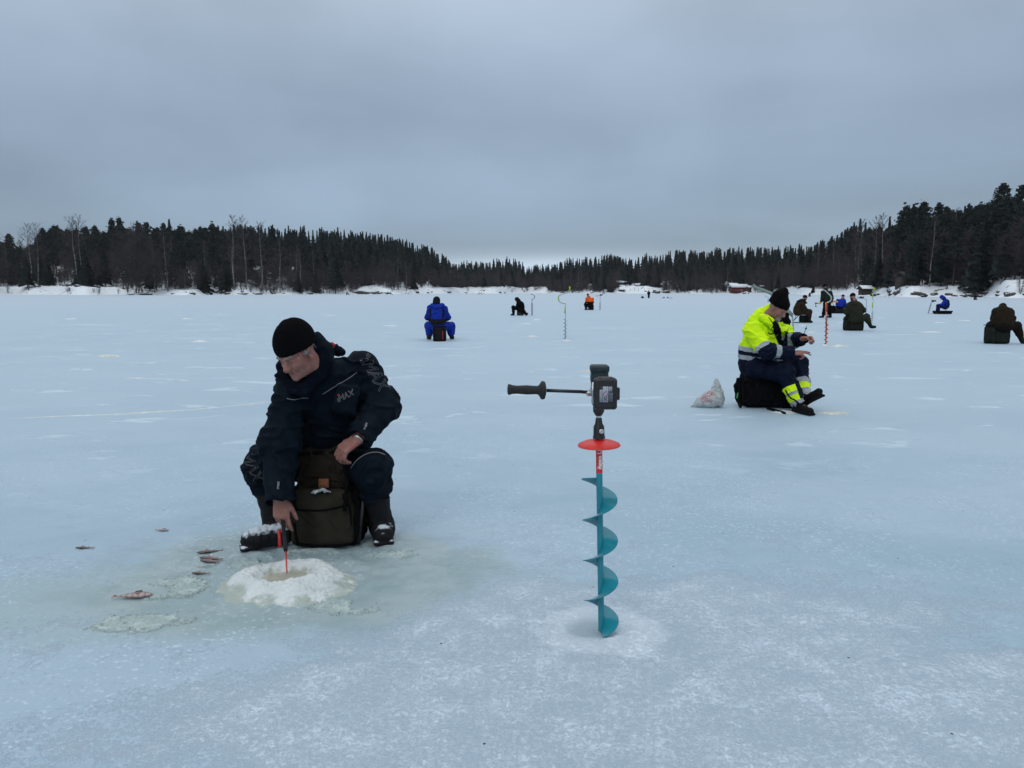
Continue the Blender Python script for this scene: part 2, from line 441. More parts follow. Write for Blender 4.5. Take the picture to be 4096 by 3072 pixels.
# thin scattered flakes of blown snow, larger ones further off
vo = t.n('ShaderNodeTexVoronoi', {'Vector': t.mapping(pos, (1, 1.0, 1)), 'Scale': 15.0, 'Randomness': 1.0}, feature='F1', voronoi_dimensions='2D')
sel = t.ramp(t.n('ShaderNodeSeparateColor', {0: vo.outputs['Color']}).outputs[0], .60, .66)
vo2 = t.n('ShaderNodeTexVoronoi', {'Vector': t.mapping(pos, (1, 1.3, 1), (5, 5, 0), (0, 0, .6)), 'Scale': 34.0, 'Randomness': 1.0}, feature='F1', voronoi_dimensions='2D')
sel2 = t.ramp(t.n('ShaderNodeSeparateColor', {0: vo2.outputs['Color']}).outputs[1], .62, .70)
fn3 = t.noise(pos, 60, 3, .7)
fl = t.math('MULTIPLY', t.ramp(t.math('ADD', vo.outputs['Distance'], t.math('MULTIPLY', t.math('SUBTRACT', fn3, .5), 1.5)), .24, .02), t.math('MULTIPLY', sel, t.n('ShaderNodeSeparateColor', {0: vo.outputs['Color']}).outputs[2]))
fl = t.math('MAXIMUM', fl, t.math('MULTIPLY', t.math('MULTIPLY', t.ramp(t.math('ADD', vo2.outputs['Distance'], t.math('MULTIPLY', t.math('SUBTRACT', fn3, .5), 1.3)), .36, .08), sel2), .8))
fl = t.math('MULTIPLY', fl, t.math('MULTIPLY', t.ramp(t.noise(t.mapping(pos, (1, .7, 1), (9, 0, 0)), 1.1, 6, .7), .40, .57), t.ramp(dist, 12, 6)))
s1 = t.noise(t.mapping(pos, (.7, 1.3, 1), (1, 8, 0)), 1.3, 6, .62, .5)
st = t.math('MULTIPLY', t.ramp(s1, .575, .64), t.ramp(dist, 4.5, 9))
s2 = t.noise(t.mapping(pos, (.25, .8, 1), (4, 5, 0)), .5, 6, .65, .4)
st2 = t.math('MULTIPLY', t.ramp(s2, .60, .66), t.ramp(dist, 15, 30))
white = t.math('MAXIMUM', t.math('MAXIMUM', frost, t.math('MULTIPLY', fl, .85)), t.math('MAXIMUM', t.math('MULTIPLY', st, .6), t.math('MULTIPLY', st2, .5)))
col = t.mix(t.math('MULTIPLY', wet2, .55), base, (.31, .40, .405))
col = t.mix(t.math('MULTIPLY', wet, .85), col, wcol)
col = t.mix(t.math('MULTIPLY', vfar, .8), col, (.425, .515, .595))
col = t.mix(t.math('MULTIPLY', crust, .65), col, (.41, .52, .61))
col = t.mix(white, col, (.53, .64, .73))
# grainy thawed crumbs in the wet zone
crumb = t.math('MULTIPLY', t.ramp(t.noise(pos, 38, 4, .7), .55, .68), t.math('MULTIPLY', wet, t.ramp(t.noise(pos, 4, 3), .5, .6)))
col = t.mix(t.math('MULTIPLY', crumb, .6), col, (.50, .56, .52))
col = t.mix(t.math('MULTIPLY', shav, .8), col, t.mix(t.ramp(fn, .35, .6), (.60, .715, .81), (.69, .79, .87)))
dish = t.ramp(t.vmath('LENGTH', t.mapping(pos, (1/.11, 1/.095, 0), (-(AUG[0]-.035)/.11, -(AUG[1]+.03)/.095, 0))).outputs['Value'], 1.25, .6)
col = t.mix(t.math('MULTIPLY', dish, .75), col, (.36, .47, .54))
specks = t.n('ShaderNodeTexVoronoi', {'Vector': pos, 'Scale': 1.1, 'Randomness': 1.0}, feature='F1', voronoi_dimensions='2D').outputs['Distance']
col = t.mix(t.ramp(specks, .0065, .004), col, (.06, .06, .05))
hgt = t.math('ADD', t.math('ADD', t.math('MULTIPLY', frost, .006), t.math('MULTIPLY', fn2, .004)), t.math('MULTIPLY', t.math('MAXIMUM', st, st2), .02))
bmp = t.n('ShaderNodeBump', {'Strength': .7, 'Distance': 1.0, 'Height': hgt}).outputs[0]
rough = t.mix(white, t.mix(wet, (.48,)*3, (.30,)*3), (.85,)*3)
b = t.n('ShaderNodeBsdfPrincipled', {'Base Color': col, 'Roughness': rough, 'Normal': bmp, 'Specular IOR Level': .35, 'IOR': 1.31})
t.n('ShaderNodeOutputMaterial', {'Surface': b.outputs[0]})
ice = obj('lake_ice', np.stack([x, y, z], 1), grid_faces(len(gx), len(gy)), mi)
tag(ice, 'pale blue green lake ice with frost flakes and wet patches', kind='structure')

# ================================================================ SHORE LAND
SH = [(-2500, 170), (-900, 230), (0, 300), (600, 290), (1000, 300), (1300, 350), (1700, 420), (2050, 500), (2300, 510), (2700, 470), (3000, 400), (3250, 300), (3420, 225), (3650, 185), (4096, 160), (5200, 130), (7500, 120)]
SK = [(-2500, 850), (-600, 930), (0, 935), (130, 955), (200, 930), (260, 900), (430, 915), (520, 905), (620, 890), (760, 895), (860, 915), (930, 930), (960, 915), (1100, 915), (1300, 918), (1400, 938), (1500, 946), (1600, 962), (1680, 985), (1750, 1015), (1820, 1048), (1900, 1048), (1960, 1048), (2050, 1036), (2085, 1050), (2105, 1072), (2150, 1062), (2250, 1050), (2310, 1032), (2420, 1025), (2600, 1030), (2700, 1012), (2850, 1005), (2950, 998), (3150, 995), (3230, 990), (3300, 960), (3350, 925), (3420, 890), (3520, 885), (3600, 860), (3700, 835), (3800, 812), (3900, 780), (4000, 775), (4096, 760), (5200, 650), (7500, 600)]
def lerp(tab, v): return np.interp(v, [a for a, _ in tab], [b_ for _, b_ in tab])
def sky_y(px): return lerp(SK, px) + (30 if px < 900 else 17) * 2 * (fbm(np.array([[px / 55.0, 3.3, 0]]), 3)[0] - .5)
def column(px): return (px - 2048) / F / CP        # x/y of an upright column of the horizon
def shore_D(px): return lerp(SH, px) * (1 + .05 * np.sin(px * .011) * np.sin(px * .0043 + 1) + .02 * np.sin(px * .031))
def need_z(px, Yd): return CAM_H + (1166 - lerp(SK, px)) / F * Yd / CP
BANK = [(-2500, 3.5), (0, 3.4), (480, 3.0), (540, 1.4), (700, 1.8), (900, 2.2), (1070, 1.8), (1110, 1.2), (1180, 2.4), (1260, .6), (1330, .5), (1420, .8), (1460, 3.8), (1520, 3.6), (1620, 1.3), (1700, 3.4), (1850, 3.3), (1960, 3.6), (2060, 3.4), (2100, 3.0), (2125, 4.2), (2180, 3.8), (2205, .5), (2440, .6), (2480, 5.0), (2580, 4.5), (2680, .6), (2880, .5), (2950, 1.8), (3080, 1.2), (3130, 2.6), (3200, 3.0), (3300, 1.6), (3500, 2.4), (3800, 3.0), (4096, 4.2), (7500, 4)]
def land_z(px, s):
    """height of the land s metres behind the shoreline in column px"""
    px = np.asarray(px, float); s = np.asarray(s, float); D = shore_D(px)
    sm = lambda u: np.clip(u, 0, 1)**2 * (3 - 2 * np.clip(u, 0, 1))
    bank = lerp(BANK, px); hill = np.maximum(need_z(px, D + 75) - 19.0, bank + 1)
    q = np.stack([px * .02 + 0 * s, s * .12 + 0 * px, 0 * px + 0 * s], 1) if np.ndim(px) and np.ndim(s) else np.array([[float(px) * .02, float(s) * .12, 0]])
    rough_ = (fbm(q, 4) - .5) * 2.4
    z_ = -.6 + (.6 + .25) * sm((s + 2) / 3) + (bank - .25) * sm((s - 1) / 11) + (hill - bank) * sm((s - 10) / 75)
    z_ = z_ + (rough_ if np.ndim(px) and np.ndim(s) else rough_[0]) * sm(s / 8) * .55
    return z_
cols = np.concatenate([np.linspace(-2500, -200, 50), np.linspace(-180, 4280, 900), np.linspace(4300, 7500, 50)])
srow = np.array([-6, -2, -1, 0, .7, 1.4, 2.2, 3, 4, 5, 6.5, 8, 10, 12, 15, 18, 22, 27, 33, 40, 50, 60, 75, 90, 120, 170, 260, 420, 800])
A, S = np.meshgrid(cols, srow, indexing='ij'); a_, s_ = A.ravel(), S.ravel()
yy = shore_D(a_) + s_; zz = land_z(a_, s_); xx = column(a_) * yy
ms = bpy.data.materials.new('shore_snow'); ms.use_nodes = True; t = NT(ms.node_tree); ms.node_tree.nodes.clear()
pos = t.n('ShaderNodeNewGeometry').outputs['Position']
n1 = t.noise(pos, .35, 6, .65, .5); n2 = t.noise(pos, 1.1, 5, .7)
c = t.mix(t.ramp(n2, .3, .7), (.62, .68, .73), (.74, .79, .83))
c = t.mix(t.ramp(n1, .60, .66), c, t.mix(n2, (.05, .045, .04), (.13, .11, .085)))
b = t.n('ShaderNodeBsdfPrincipled', {'Base Color': c, 'Roughness': .9, 'Specular IOR Level': .2, 'Normal': t.n('ShaderNodeBump', {'Strength': .5, 'Distance': .4, 'Height': n2}).outputs[0]})
t.n('ShaderNodeOutputMaterial', {'Surface': b.outputs[0]})
land = obj('snowy_shore', np.stack([xx, yy, zz], 1), grid_faces(len(cols), len(srow)), ms)
tag(land, 'snow covered lake shore rising into wooded hills', kind='structure')
def shore_pt(px, s): 
    D = shore_D(px) + s; return np.array([column(px) * D, D, float(land_z(px, s))])

# ================================================================ TREES
rng = np.random.default_rng(7)
M_spruce = mat('spruce_needles', (.014, .0215, .0195), .95, var=.45, vscale=.6, spec=.1)
M_pine = mat('pine_needles', (.019, .0275, .022), .95, var=.45, vscale=.6, spec=.1)
M_bark = mat('dark_bark', (.045, .036, .032), .95, var=.4, vscale=3, spec=.1)
M_pbark = mat('pine_bark', (.060, .043, .033), .95, var=.4, vscale=2, spec=.1)
M_birch = mat('birch_bark', (.06, .054, .052), .9, col2=(.24, .23, .22), vscale=2.2, spec=.2)
M_twig = mat('bare_twigs', (.052, .043, .047), .95, var=.3, vscale=.5, spec=.1)
M_btwig = mat('birch_twigs', (.055, .047, .052), .95, var=.3, vscale=.5, spec=.1)
def tri_tube(pts, rs, k=4):
    mb = MB(); mb.tube(pts, rs, k, caps=False); return np.array(mb.v), np.array(mb.f)
def quads(C, U, W):       # centre, half-vectors
    V = np.stack([C - U - W, C + U - W, C + U + W, C - U + W], 1).reshape(-1, 3)
    return V, np.arange(len(V)).reshape(-1, 4)
def joinm(parts):
    V = []; Fq = []; n = 0
    for v, f in parts: V.append(v); Fq.append(f + n); n += len(v)
    return np.concatenate(V), np.concatenate(Fq)
def spruce_mesh(seed, h=20.0, slim=.135, low=.06, dens=1.0):
    r = np.random.default_rng(seed); nb = int(520 * dens)
    u = r.random(nb); zt = low + (1 - low) * (1 - (1 - u)**1.0 * 1) ; zt = low + (1 - low) * u**.85
    lev = np.round(zt * 26) / 26 + r.normal(0, .006, nb)
    Rr = h * slim * np.clip(1 - lev, 0.0, 1)**.95 * (.72 + .5 * r.random(nb)) * (.82 + .18 * np.sin(lev * 61 + seed)) + .05
    th = r.random(nb) * 2 * np.pi
    d = np.stack([np.cos(th), np.sin(th), -.28 - .25 * r.random(nb)], 1); side = np.stack([-np.sin(th), np.cos(th), 0 * th], 1)
    o = np.stack([0*th, 0*th, lev * h], 1)
    parts = []
    for (f0, f1, wd) in ((.0, .55, .30), (.40, .8, .36), (.70, 1.05, .22)):
        c_ = o + d * (Rr * (f0 + f1) / 2)[:, None]; U = d * (Rr * (f1 - f0) / 2)[:, None]
        dr = side * (Rr * wd * .5 + .05)[:, None] + np.array([0, 0, -.10]) * (Rr * r.normal(1, .6, nb))[:, None]
        parts.append(quads(c_ - [0, 0, .12], U, dr))
    # hanging needle curtains
    k = int(260 * dens); i = r.integers(0, nb, k); c_ = o[i] + d[i] * (Rr[i] * (.3 + .6 * r.random(k)))[:, None] - [0, 0, .22]
    parts.append(quads(c_, side[i] * .32, np.tile([0, 0, .26], (k, 1)) + r.normal(0, .08, (k, 3))))
    tip = np.array([[0, 0, h * .93], [0, 0, h * 1.0]])
    parts.append(tri_tube([tip[0], tip[1]], [.14, .03]))
    trunk = tri_tube([[0, 0, -.8], [0, 0, h * .3], [0, 0, h * .9]], [.26 * h/20, .19 * h/20, .05], 6)
    return trunk, joinm(parts)
def pine_mesh(seed, h=20.0, bare=.45, wide=.15):
    r = np.random.default_rng(seed); parts = []; tw = []
    bend = r.normal(0, .25, 2)
    def ax(z_): return np.array([bend[0] * math.sin(z_ / h * 3), bend[1] * math.sin(z_ / h * 2.2), z_])
    nb = 34
    for i in range(nb):
        u = i / nb; z_ = h * (bare + (1 - bare) * u**.9 * .97); th = i * 2.4 + r.random()
        L = h * wide * 1.15 * ((1 - u)**.8 + .06) * (.5 + .7 * r.random())
        if u < .15: L *= .8 * r.random() + .3
        d = np.array([math.cos(th), math.sin(th), .12 + .5 * u]); a0 = ax(z_); tipp = a0 + d * L
        tw.append(tri_tube([a0, (a0 + tipp) / 2 + [0, 0, -.1], tipp], [.07, .05, .02], 3))
        for c_ in (a0 + d * L * .55, tipp, a0 + d * L * .8 + r.normal(0, .3, 3)):
            k = 12; C = c_ + r.normal(0, 1, (k, 3)) * np.array([.42, .42, .20]) * (.55 + L * .22)
            U = r.normal(0, 1, (k, 3)); U /= np.linalg.norm(U, axis=1)[:, None]; W = np.cross(U, r.normal(0, 1, (k, 3))); W /= np.linalg.norm(W, axis=1)[:, None]
            parts.append(quads(C, U * .30, W * .17))
    k = 30; C = ax(h * .97) + r.normal(0, 1, (k, 3)) * [.35, .35, .5]; U = r.normal(0, 1, (k, 3)) * .2; W = r.normal(0, 1, (k, 3)) * .2; parts.append(quads(C, U, W))
    trunk = tri_tube([ax(-.8) , ax(h * .25), ax(h * .5), ax(h * .75), ax(h * .97)], [.24, .2, .17, .12, .04], 6)
    return trunk, joinm(parts), joinm(tw)
def bare_mesh(seed, h=16.0, start=.3, wide=.16, n1=26, n2=9, tw_r=.022, up=.9, n3=3):
    r = np.random.default_rng(seed); br = []
    lean = r.normal(0, .02, 2)
    ax = lambda z_: np.array([lean[0] * z_ + .2 * math.sin(z_ * .35 + seed), lean[1] * z_ + .2 * math.cos(z_ * .3 + seed), z_])
    for i in range(n1):
        u = (i + r.random()) / n1; z_ = h * (start + (1 - start) * u * .96); th = i * 2.4 + r.random()
        L = h * wide * (1.25 - .85 * u) * (.6 + .7 * r.random()); d = nrm([math.cos(th), math.sin(th), up * (.7 + .6 * u)])
        a0 = ax(z_); m = a0 + d * L * .5; e = a0 + d * L + np.array([0, 0, L * .15])
        br.append(tri_tube([a0, m, e], [.05 * (1.3 - u), .032, .012], 3))
        for k in range(n2):
            f = .2 + .8 * r.random(); q = a0 + (e - a0) * f; dd = nrm(d + r.normal(0, .55, 3) + [0, 0, .25]); l2 = L * (.25 + .3 * r.random())
            br.append(tri_tube([q, q + dd * l2], [tw_r, .008], 3))
            for m3 in range(n3):
                q2 = q + dd * l2 * r.random(); d3 = nrm(dd + r.normal(0, .6, 3)); br.append(tri_tube([q2, q2 + d3 * l2 * .7], [tw_r * .75, .006], 3))
    trunk = tri_tube([ax(-.8), ax(h * .3), ax(h * .6), ax(h * .97)], [.14 * h / 16 + .02, .12 * h/16, .08 * h/16, .02], 6)
    return trunk, joinm(br)
def bush_mesh(seed, h=6.0, stems=9, wide=.35, k=34, r0=.02):
    r = np.random.default_rng(seed); br = []; st = []
    for s in range(stems):
        th = r.random() * 6.28; b0 = np.array([math.cos(th), math.sin(th), 0]) * .25 * r.random() * h * .15
        e = b0 + np.array([math.cos(th) * wide * h * r.random(), math.sin(th) * wide * h * r.random(), h * (.7 + .3 * r.random())])
        st.append(tri_tube([b0 - [0, 0, .4], (b0 + e) / 2 + [0, 0, .06 * h], e], [.06 * h / 6, .035 * h / 6, .01], 4))
        for j in range(k):
            f = .12 + .88 * r.random(); q = b0 + (e - b0) * f + [0, 0, .06 * h * (1 - abs(2 * f - 1))]; dd = nrm(np.array([math.cos(th), math.sin(th), .6]) * .5 + r.normal(0, .75, 3)); l2 = h * (.09 + .17 * r.random()) * (1.25 - .5 * f)
            br.append(tri_tube([q, q + dd * l2], [r0, .007], 3))
            for _ in range(2):
                q2 = q + dd * l2 * (.2 + .7 * r.random()); br.append(tri_tube([q2, q2 + nrm(dd + r.normal(0, .7, 3)) * l2 * .6], [r0 * .8, .006], 3))
    return joinm(st), joinm(br)
VARS = {'spruce': [], 'pine': [], 'birch': [], 'alder': [], 'bush': []}
RAW = {}
def reg(kind, trunk, crown, mt, mc, h, extra=None, mx=None):
    tm = mesh_np(kind + '_trunk', trunk[0], trunk[1], mt, smooth=True)
    cv, cf = crown; mi_ = np.zeros(len(cf), int); mats = [mc]
    if extra is not None:
        mi_ = np.concatenate([mi_, np.ones(len(extra[1]), int)]); cf = np.concatenate([cf, extra[1] + len(cv)]); cv = np.concatenate([cv, extra[0]]); mats = [mc, mx]
    cm = mesh_np(kind + '_crown', cv, cf, mats, mi_, smooth=False)
    VARS[kind].append((tm, cm, h)); RAW.setdefault(kind, []).append((trunk, (cv, cf), h))
for i in range(6): a, c = spruce_mesh(10 + i, 20, (.21, .24, .27, .22, .25, .19)[i], (.10, .05, .15, .2, .08, .28)[i]); reg('spruce', a, c, M_bark, M_spruce, 20)
for i in range(6): a, c, e = pine_mesh(30 + i, 20, (.45, .35, .5, .3, .4, .55)[i], (.14, .17, .13, .16, .19, .15)[i]); reg('pine', a, c, M_pbark, M_pine, 20, e, M_pbark)
for i in range(5): a, c = bare_mesh(50 + i, 16, (.35, .45, .3, .4, .5)[i], .15, 26, 8, .022); reg('birch', a, c, M_birch, M_btwig, 16)
for i in range(5): a, c = bare_mesh(70 + i, 12, .08, .23, 30, 9, .026, .75, 3); reg('alder', a, c, M_bark, M_twig, 12)
a, c = bare_mesh(81, 12, .10, .34, 70, 15, .042, .50, 3); reg('alder', a, c, M_bark, M_twig, 12)
for i in range(3): a, c = bush_mesh(90 + i, 5, 8, .4, 22, .024); reg('bush', a, c, M_bark, M_twig, 5)
NAMES = {'spruce': 'spruce_tree', 'pine': 'pine_tree', 'birch': 'birch_tree', 'alder': 'bare_tree', 'bush': 'bare_bush'}
DESC = {'spruce': 'dark narrow spruce', 'pine': 'dark tufted pine', 'birch': 'leafless birch with pale trunk', 'alder': 'leafless brown twiggy tree', 'bush': 'low leafless brown bush'}
def zone(px):
    if px < 560: return 'at the far left of the shore'
    if px < 1120: return 'on the left shore near the bare birches'
    if px < 1760: return 'on the slope behind the blue suited man'
    if px < 2110: return 'left of the dip in the treeline'
    if px < 2700: return 'around the white roofed cottage'
    if px < 3240: return 'behind the hi vis angler'
    if px < 3640: return 'on the shore behind the angler group'
    return 'on the rocky shore at the right edge'
CNT = {}
def tree(kind, px, s, top=None, h=None, var=None, label=None, sink=0.0, rot=None):
    b_ = shore_pt(px, s)
    if top is not None: h = need_top(px, b_[1], top) - b_[2]
    v = var if var is not None else int(rng.integers(min(5, len(VARS[kind])) if kind == 'alder' else len(VARS[kind]))); tm, cm, h0 = VARS[kind][v % len(VARS[kind])]
    o = empty(NAMES[kind], b_ - [0, 0, sink]); sc = h / h0
    wd = sc * (.9 + .25 * rng.random()) if kind != 'bush' else sc
    if sc < .8 and kind in ('spruce', 'pine'): wd = sc * 1.15
    o.scale = (wd, wd, sc); o.rotation_euler = (0, 0, rng.random() * 6.28 if rot is None else rot)
    link(bpy.data.objects.new('trunk' if kind != 'bush' else 'stems', tm), o); link(bpy.data.objects.new('crown' if kind != 'bush' else 'twigs', cm), o)
    tag(o, label or f'{DESC[kind]} {zone(px)}', {'bush': 'bush'}.get(kind, 'tree'), None if label else f'{NAMES[kind].replace("_", " ").replace("bush", "bushe")}s {zone(px)}'[:80])
    return o
def need_top(px, Yd, top): return CAM_H + (1166 - top) / F * Yd / CP
# -- trees one can single out
tree('alder', 575, .8, top=935, label='broad leafless dark tree on the small rocky point of the left shore', var=5).scale = (1.75, 1.75, need_top(575, shore_D(575), 925) / 12 - .05)
tree('spruce', 140, 9, top=1028, label='small dark spruce standing alone on the snow bank at the left', var=2)
tree('spruce', 835, 5, top=1040, label='squat blue green spruce on the left shore, left of two', var=1)
tree('spruce', 918, 5, top=1062, label='squat blue green spruce on the left shore, right of two', var=2)
tree('birch', 955, 9, top=876, label='tall bare birch standing above the conifers, leftmost of the shore trio', var=0)
tree('birch', 1000, 12, top=878, label='tall bare birch standing above the conifers, middle of the shore trio', var=2)
tree('birch', 1062, 8, top=900, label='tall bare birch standing above the conifers, rightmost of the shore trio', var=3)
tree('birch', 1135, 5, top=955, label='white trunked birch with long pale stem at the foot of the slope', var=1)
tree('birch', 1215, 6, top=1000, label='pale forked bare birch on the slope foot', var=4)
tree('spruce', 1352, 3, top=985, label='tall dark spruce at the waterline right of the birches', var=3)
tree('birch', 1632, 8, top=1045, label='single pale birch against the dark slope near the snowy mound', var=0)
tree('birch', 335, 18, top=882, label='tall white trunked birch rising behind the left pines, left of two', var=1)
tree('birch', 352, 22, top=880, label='tall white trunked birch rising behind the left pines, right of two', var=4)
tree('birch', 30, 16, top=915, label='bare white birch near the left edge of the photo', var=2)
tree('birch', 155, 18, top=905, label='bare greyish birch crown above the left conifers, left of two', var=3)
tree('birch', 185, 20, top=905, label='bare greyish birch crown above the left conifers, right of two', var=0)
tree('birch', 640, 6, top=960, label='leaning thin white birch stem right of the rocky point', var=1)
tree('birch', 690, 8, top=930, label='straight white birch stem among dark spruces on the left shore', var=2)
tree('birch', 3470, 12, top=880, label='tall bare greyish tree on the right skyline, left of two', var=0)
tree('birch', 3500, 16, top=868, label='tall bare greyish tree on the right skyline, right of two', var=2)
tree('spruce', 3885, 3, top=925, label='very dark broad spruce at the waterline on the right shore', var=2).scale[0:2]
tree('birch', 4085, 20, top=790, label='grey bare birch behind pines at the upper right edge', var=3)
tree('spruce', 3235, 4, top=1135, label='tiny dark spruce on the snow mound behind the anglers', var=1)
tree('bush', 590, .8, h=3.2, label='leafless bush at the foot of the broad dark tree')
# -- the rest, row by row from the back to the front
def kinds(px, row):
    if px < 900: p = dict(pine=.55, spruce=.25, birch=.12, alder=.08) if row > 1 else dict(pine=.30, spruce=.15, birch=.15, alder=.40)
    elif px < 1150: p = dict(pine=.25, spruce=.35, birch=.25, alder=.15) if row > 1 else dict(spruce=.2, birch=.25, alder=.55)
    elif px < 2100: p = dict(spruce=.75, pine=.2, birch=.05) if row > 1 else dict(spruce=.25, alder=.65, birch=.10)
    elif px < 3250: p = dict(spruce=.8, pine=.2) if row > 1 else dict(spruce=.25, alder=.63, birch=.12)
    elif px < 3440: p = dict(alder=.35, birch=.45, spruce=.2) if row > 1 else dict(alder=.7, birch=.2, spruce=.1)
    else: p = dict(pine=.8, spruce=.15, birch=.05) if row > 1 else dict(pine=.35, spruce=.2, alder=.3, birch=.15)
    k = list(p); return k[int(rng.choice(len(k), p=np.array([p[q] for q in k]) / sum(p.values())))]
CLEAR = [(2470, 2640), (2900, 3000)]
px = -110.0
n_tree = {k: 0 for k in NAMES}
while px < 4230:
    for row, (s0, s1) in enumerate(((9, 16), (18, 30), (34, 48), (52, 66))):
        q = px + rng.normal(0, 7); s = s0 + (s1 - s0) * rng.random()
        if row == 0 and any(a < q < b_ for a, b_ in CLEAR): continue
        if row == 0 and q < 500: s += 8
        if row == 0 and (1090 < q < 1430 or 2180 < q < 2460 or 2640 < q < 3050): s -= 5
        k = kinds(q, row); b_ = shore_pt(q, s); full = need_top(q, b_[1], sky_y(q)) - b_[2]
        if row == 3: h = full + rng.normal(-.4, 1.0)
        if row == 3 and (q > 3440 or q < 880): h = full + (rng.uniform(-.3, 1.8) if rng.random() < .45 else rng.normal(-4, 1.2))
        elif row == 2: h = min(full + rng.normal(-1.5, 1.6), 23 + rng.normal(0, 1))
        elif row == 1: h = min(full * .84, 16 + rng.normal(0, 3))
        else: h = min(full * .7, 9.5 + rng.normal(0, 2.5))
        if q > 3640 and row < 3: h = full + rng.normal(-4, 1.5) if row >= 2 else (full * (.55 + .3 * rng.random()))
        if k in ('birch',): h = min(h * 1.05, 20)
        if k == 'alder': h = min(h, 14)
        n_tree[k] += 1
        tree(k, q, s, h=max(h, 4))
    px += 40 if px > 3640 else (33 if px < 1200 else 30)
for i in range(46):                                       # brush along the waterline
    q = rng.uniform(-60, 4150)
    if any(a - 10 < q < b_ + 10 for a, b_ in CLEAR) or 1440 < q < 1540 or 1690 < q < 1860 or 3000 < q < 3300: continue
    tree('bush', q, 2.5 + 5 * rng.random(), h=1.6 + 2 * rng.random())
# -- the wood behind reads as one mass
VV = []; FF = []; MM = []; off = 0; r9 = np.random.default_rng(99)
for i in range(1600):
    low_ = 0
    if i < 1100:
        q = r9.uniform(-200, 4300); s = 70 + 70 * r9.random(); k = 'spruce' if (900 < q < 3440 or r9.random() < .4) else 'pine'; var_ = r9.integers(6)
    else:
        q = r9.choice([r9.uniform(-2400, -200), r9.uniform(4300, 7400)]); s = 8 + 60 * r9.random(); k = 'pine' if r9.random() < .5 else 'spruce'; var_ = r9.integers(6)
    b_ = shore_pt(q, s); full = need_top(q, b_[1], sky_y(q)) - b_[2]; h = np.clip(full + r9.normal(-.8, 1.0) - (3.5 if q > 3440 or q < 880 else 0), 6, 25)
    (tv, tf), (cv, cf), h0 = RAW[k][var_]; sc = h / h0; th = r9.random() * 6.28; c_, s__ = math.cos(th), math.sin(th); Rm = np.array([[c_, -s__, 0], [s__, c_, 0], [0, 0, 1]])
    for (v, f), m in (((tv, tf), 1), ((cv, cf), 0)):
        VV.append((v * sc) @ Rm.T + b_); FF.append(f + off); off += len(v); MM.append(np.full(len(f), m))
wood = obj('forest', np.concatenate(VV), np.concatenate(FF), [M_spruce, M_bark], None, np.concatenate(MM), smooth=False)
tag(wood, 'dense dark conifer forest covering the hills behind the shore', 'forest', kind='stuff')
# undergrowth that closes the forest floor
VV = []; FF = []; off = 0
for i in range(1500):
    q = r9.uniform(-150, 4250); s = (12 if q < 1080 or 1420 < q < 2100 or q > 3100 else 3.5) + 60 * r9.random()**1.5
    if q < 500: s += 8
    if any(a < q < b_2 for a, b_2 in CLEAR) and s < 30: continue
    b_ = shore_pt(q, s); v, f = RAW['bush'][r9.integers(3)][1]; v0, f0 = v, f; sc = (.7 + 1.5 * r9.random()**2); VV.append(v0 * sc + b_); FF.append(f0 + off); off += len(v0)
und = obj('undergrowth', np.concatenate(VV), np.concatenate(FF), M_twig, smooth=False); tag(und, 'leafless brown undergrowth under the forest trees', 'brush', kind='stuff')
# ================================================================ PEOPLE
M_skin = bpy.data.materials.new('skin'); M_skin.use_nodes = True; t = NT(M_skin.node_tree); M_skin.node_tree.nodes.clear()
_p = t.n('ShaderNodeNewGeometry').outputs['Position']
_c = t.mix(t.ramp(t.noise(_p, 26, 4), .35, .65), (.235, .110, .088), (.285, .145, .118)); _c = t.mix(t.math('MULTIPLY', t.ramp(t.noise(_p, 9, 2), .5, .65), .5), _c, (.28, .085, .072))
_c = t.mix(t.math('MULTIPLY', t.ramp(t.noise(_p, 110, 2), .68, .72), .4), _c, (.22, .09, .06))
_b = t.n('ShaderNodeBsdfPrincipled', {'Base Color': _c, 'Roughness': .55, 'Subsurface Weight': .12, 'Subsurface Radius': (.012, .004, .002), 'Subsurface Scale': 1.0, 'Specular IOR Level': .35,
    'Normal': t.n('ShaderNodeBump', {'Strength': .5, 'Distance': .002, 'Height': t.noise(_p, 160, 4)}).outputs[0]}); t.n('ShaderNodeOutputMaterial', {'Surface': _b.outputs[0]})
M_lip = mat('lips', (.22, .085, .075), .5); M_dark = mat('dark_crease', (.12, .045, .038), .6); M_wr = mat('skin_crease', (.235, .11, .085), .7)
M_grey = mat('grey_hair', (.32, .30, .29), .9, var=.3, vscale=200)
def cloth(name, col, rough=.85, var=.18, sheen=.0, bump=.0012, spec=.07, col2=None, vscale=14):
    return mat(name, col, rough, var=var, vscale=vscale, bump=bump, bscale=260, sheen=sheen, spec=spec, col2=col2)
C_navy = cloth('navy_fabric', (.0026, .0052, .0098), .75, col2=(.0042, .0088, .0150))
C_navy2 = cloth('dark_navy_panel', (.0025, .0035, .007), .8)
C_black = cloth('black_knit', (.0025, .0022, .003), 1.0, spec=.1)
C_blk2 = cloth('black_fabric', (.004, .004, .005), .9)
C_fleece = cloth('fleece', (.0025, .0045, .010), 1.0)
C_reflect = mat('reflective_tape', (.34, .36, .38), .45, metal=.3)
C_pipe = mat('grey_piping', (.20, .205, .22), .6)
C_rubber = cloth('boot_rubber', (.012, .012, .014), .5, bump=.002)
C_red = mat('red_lining', (.35, .01, .015), .8)
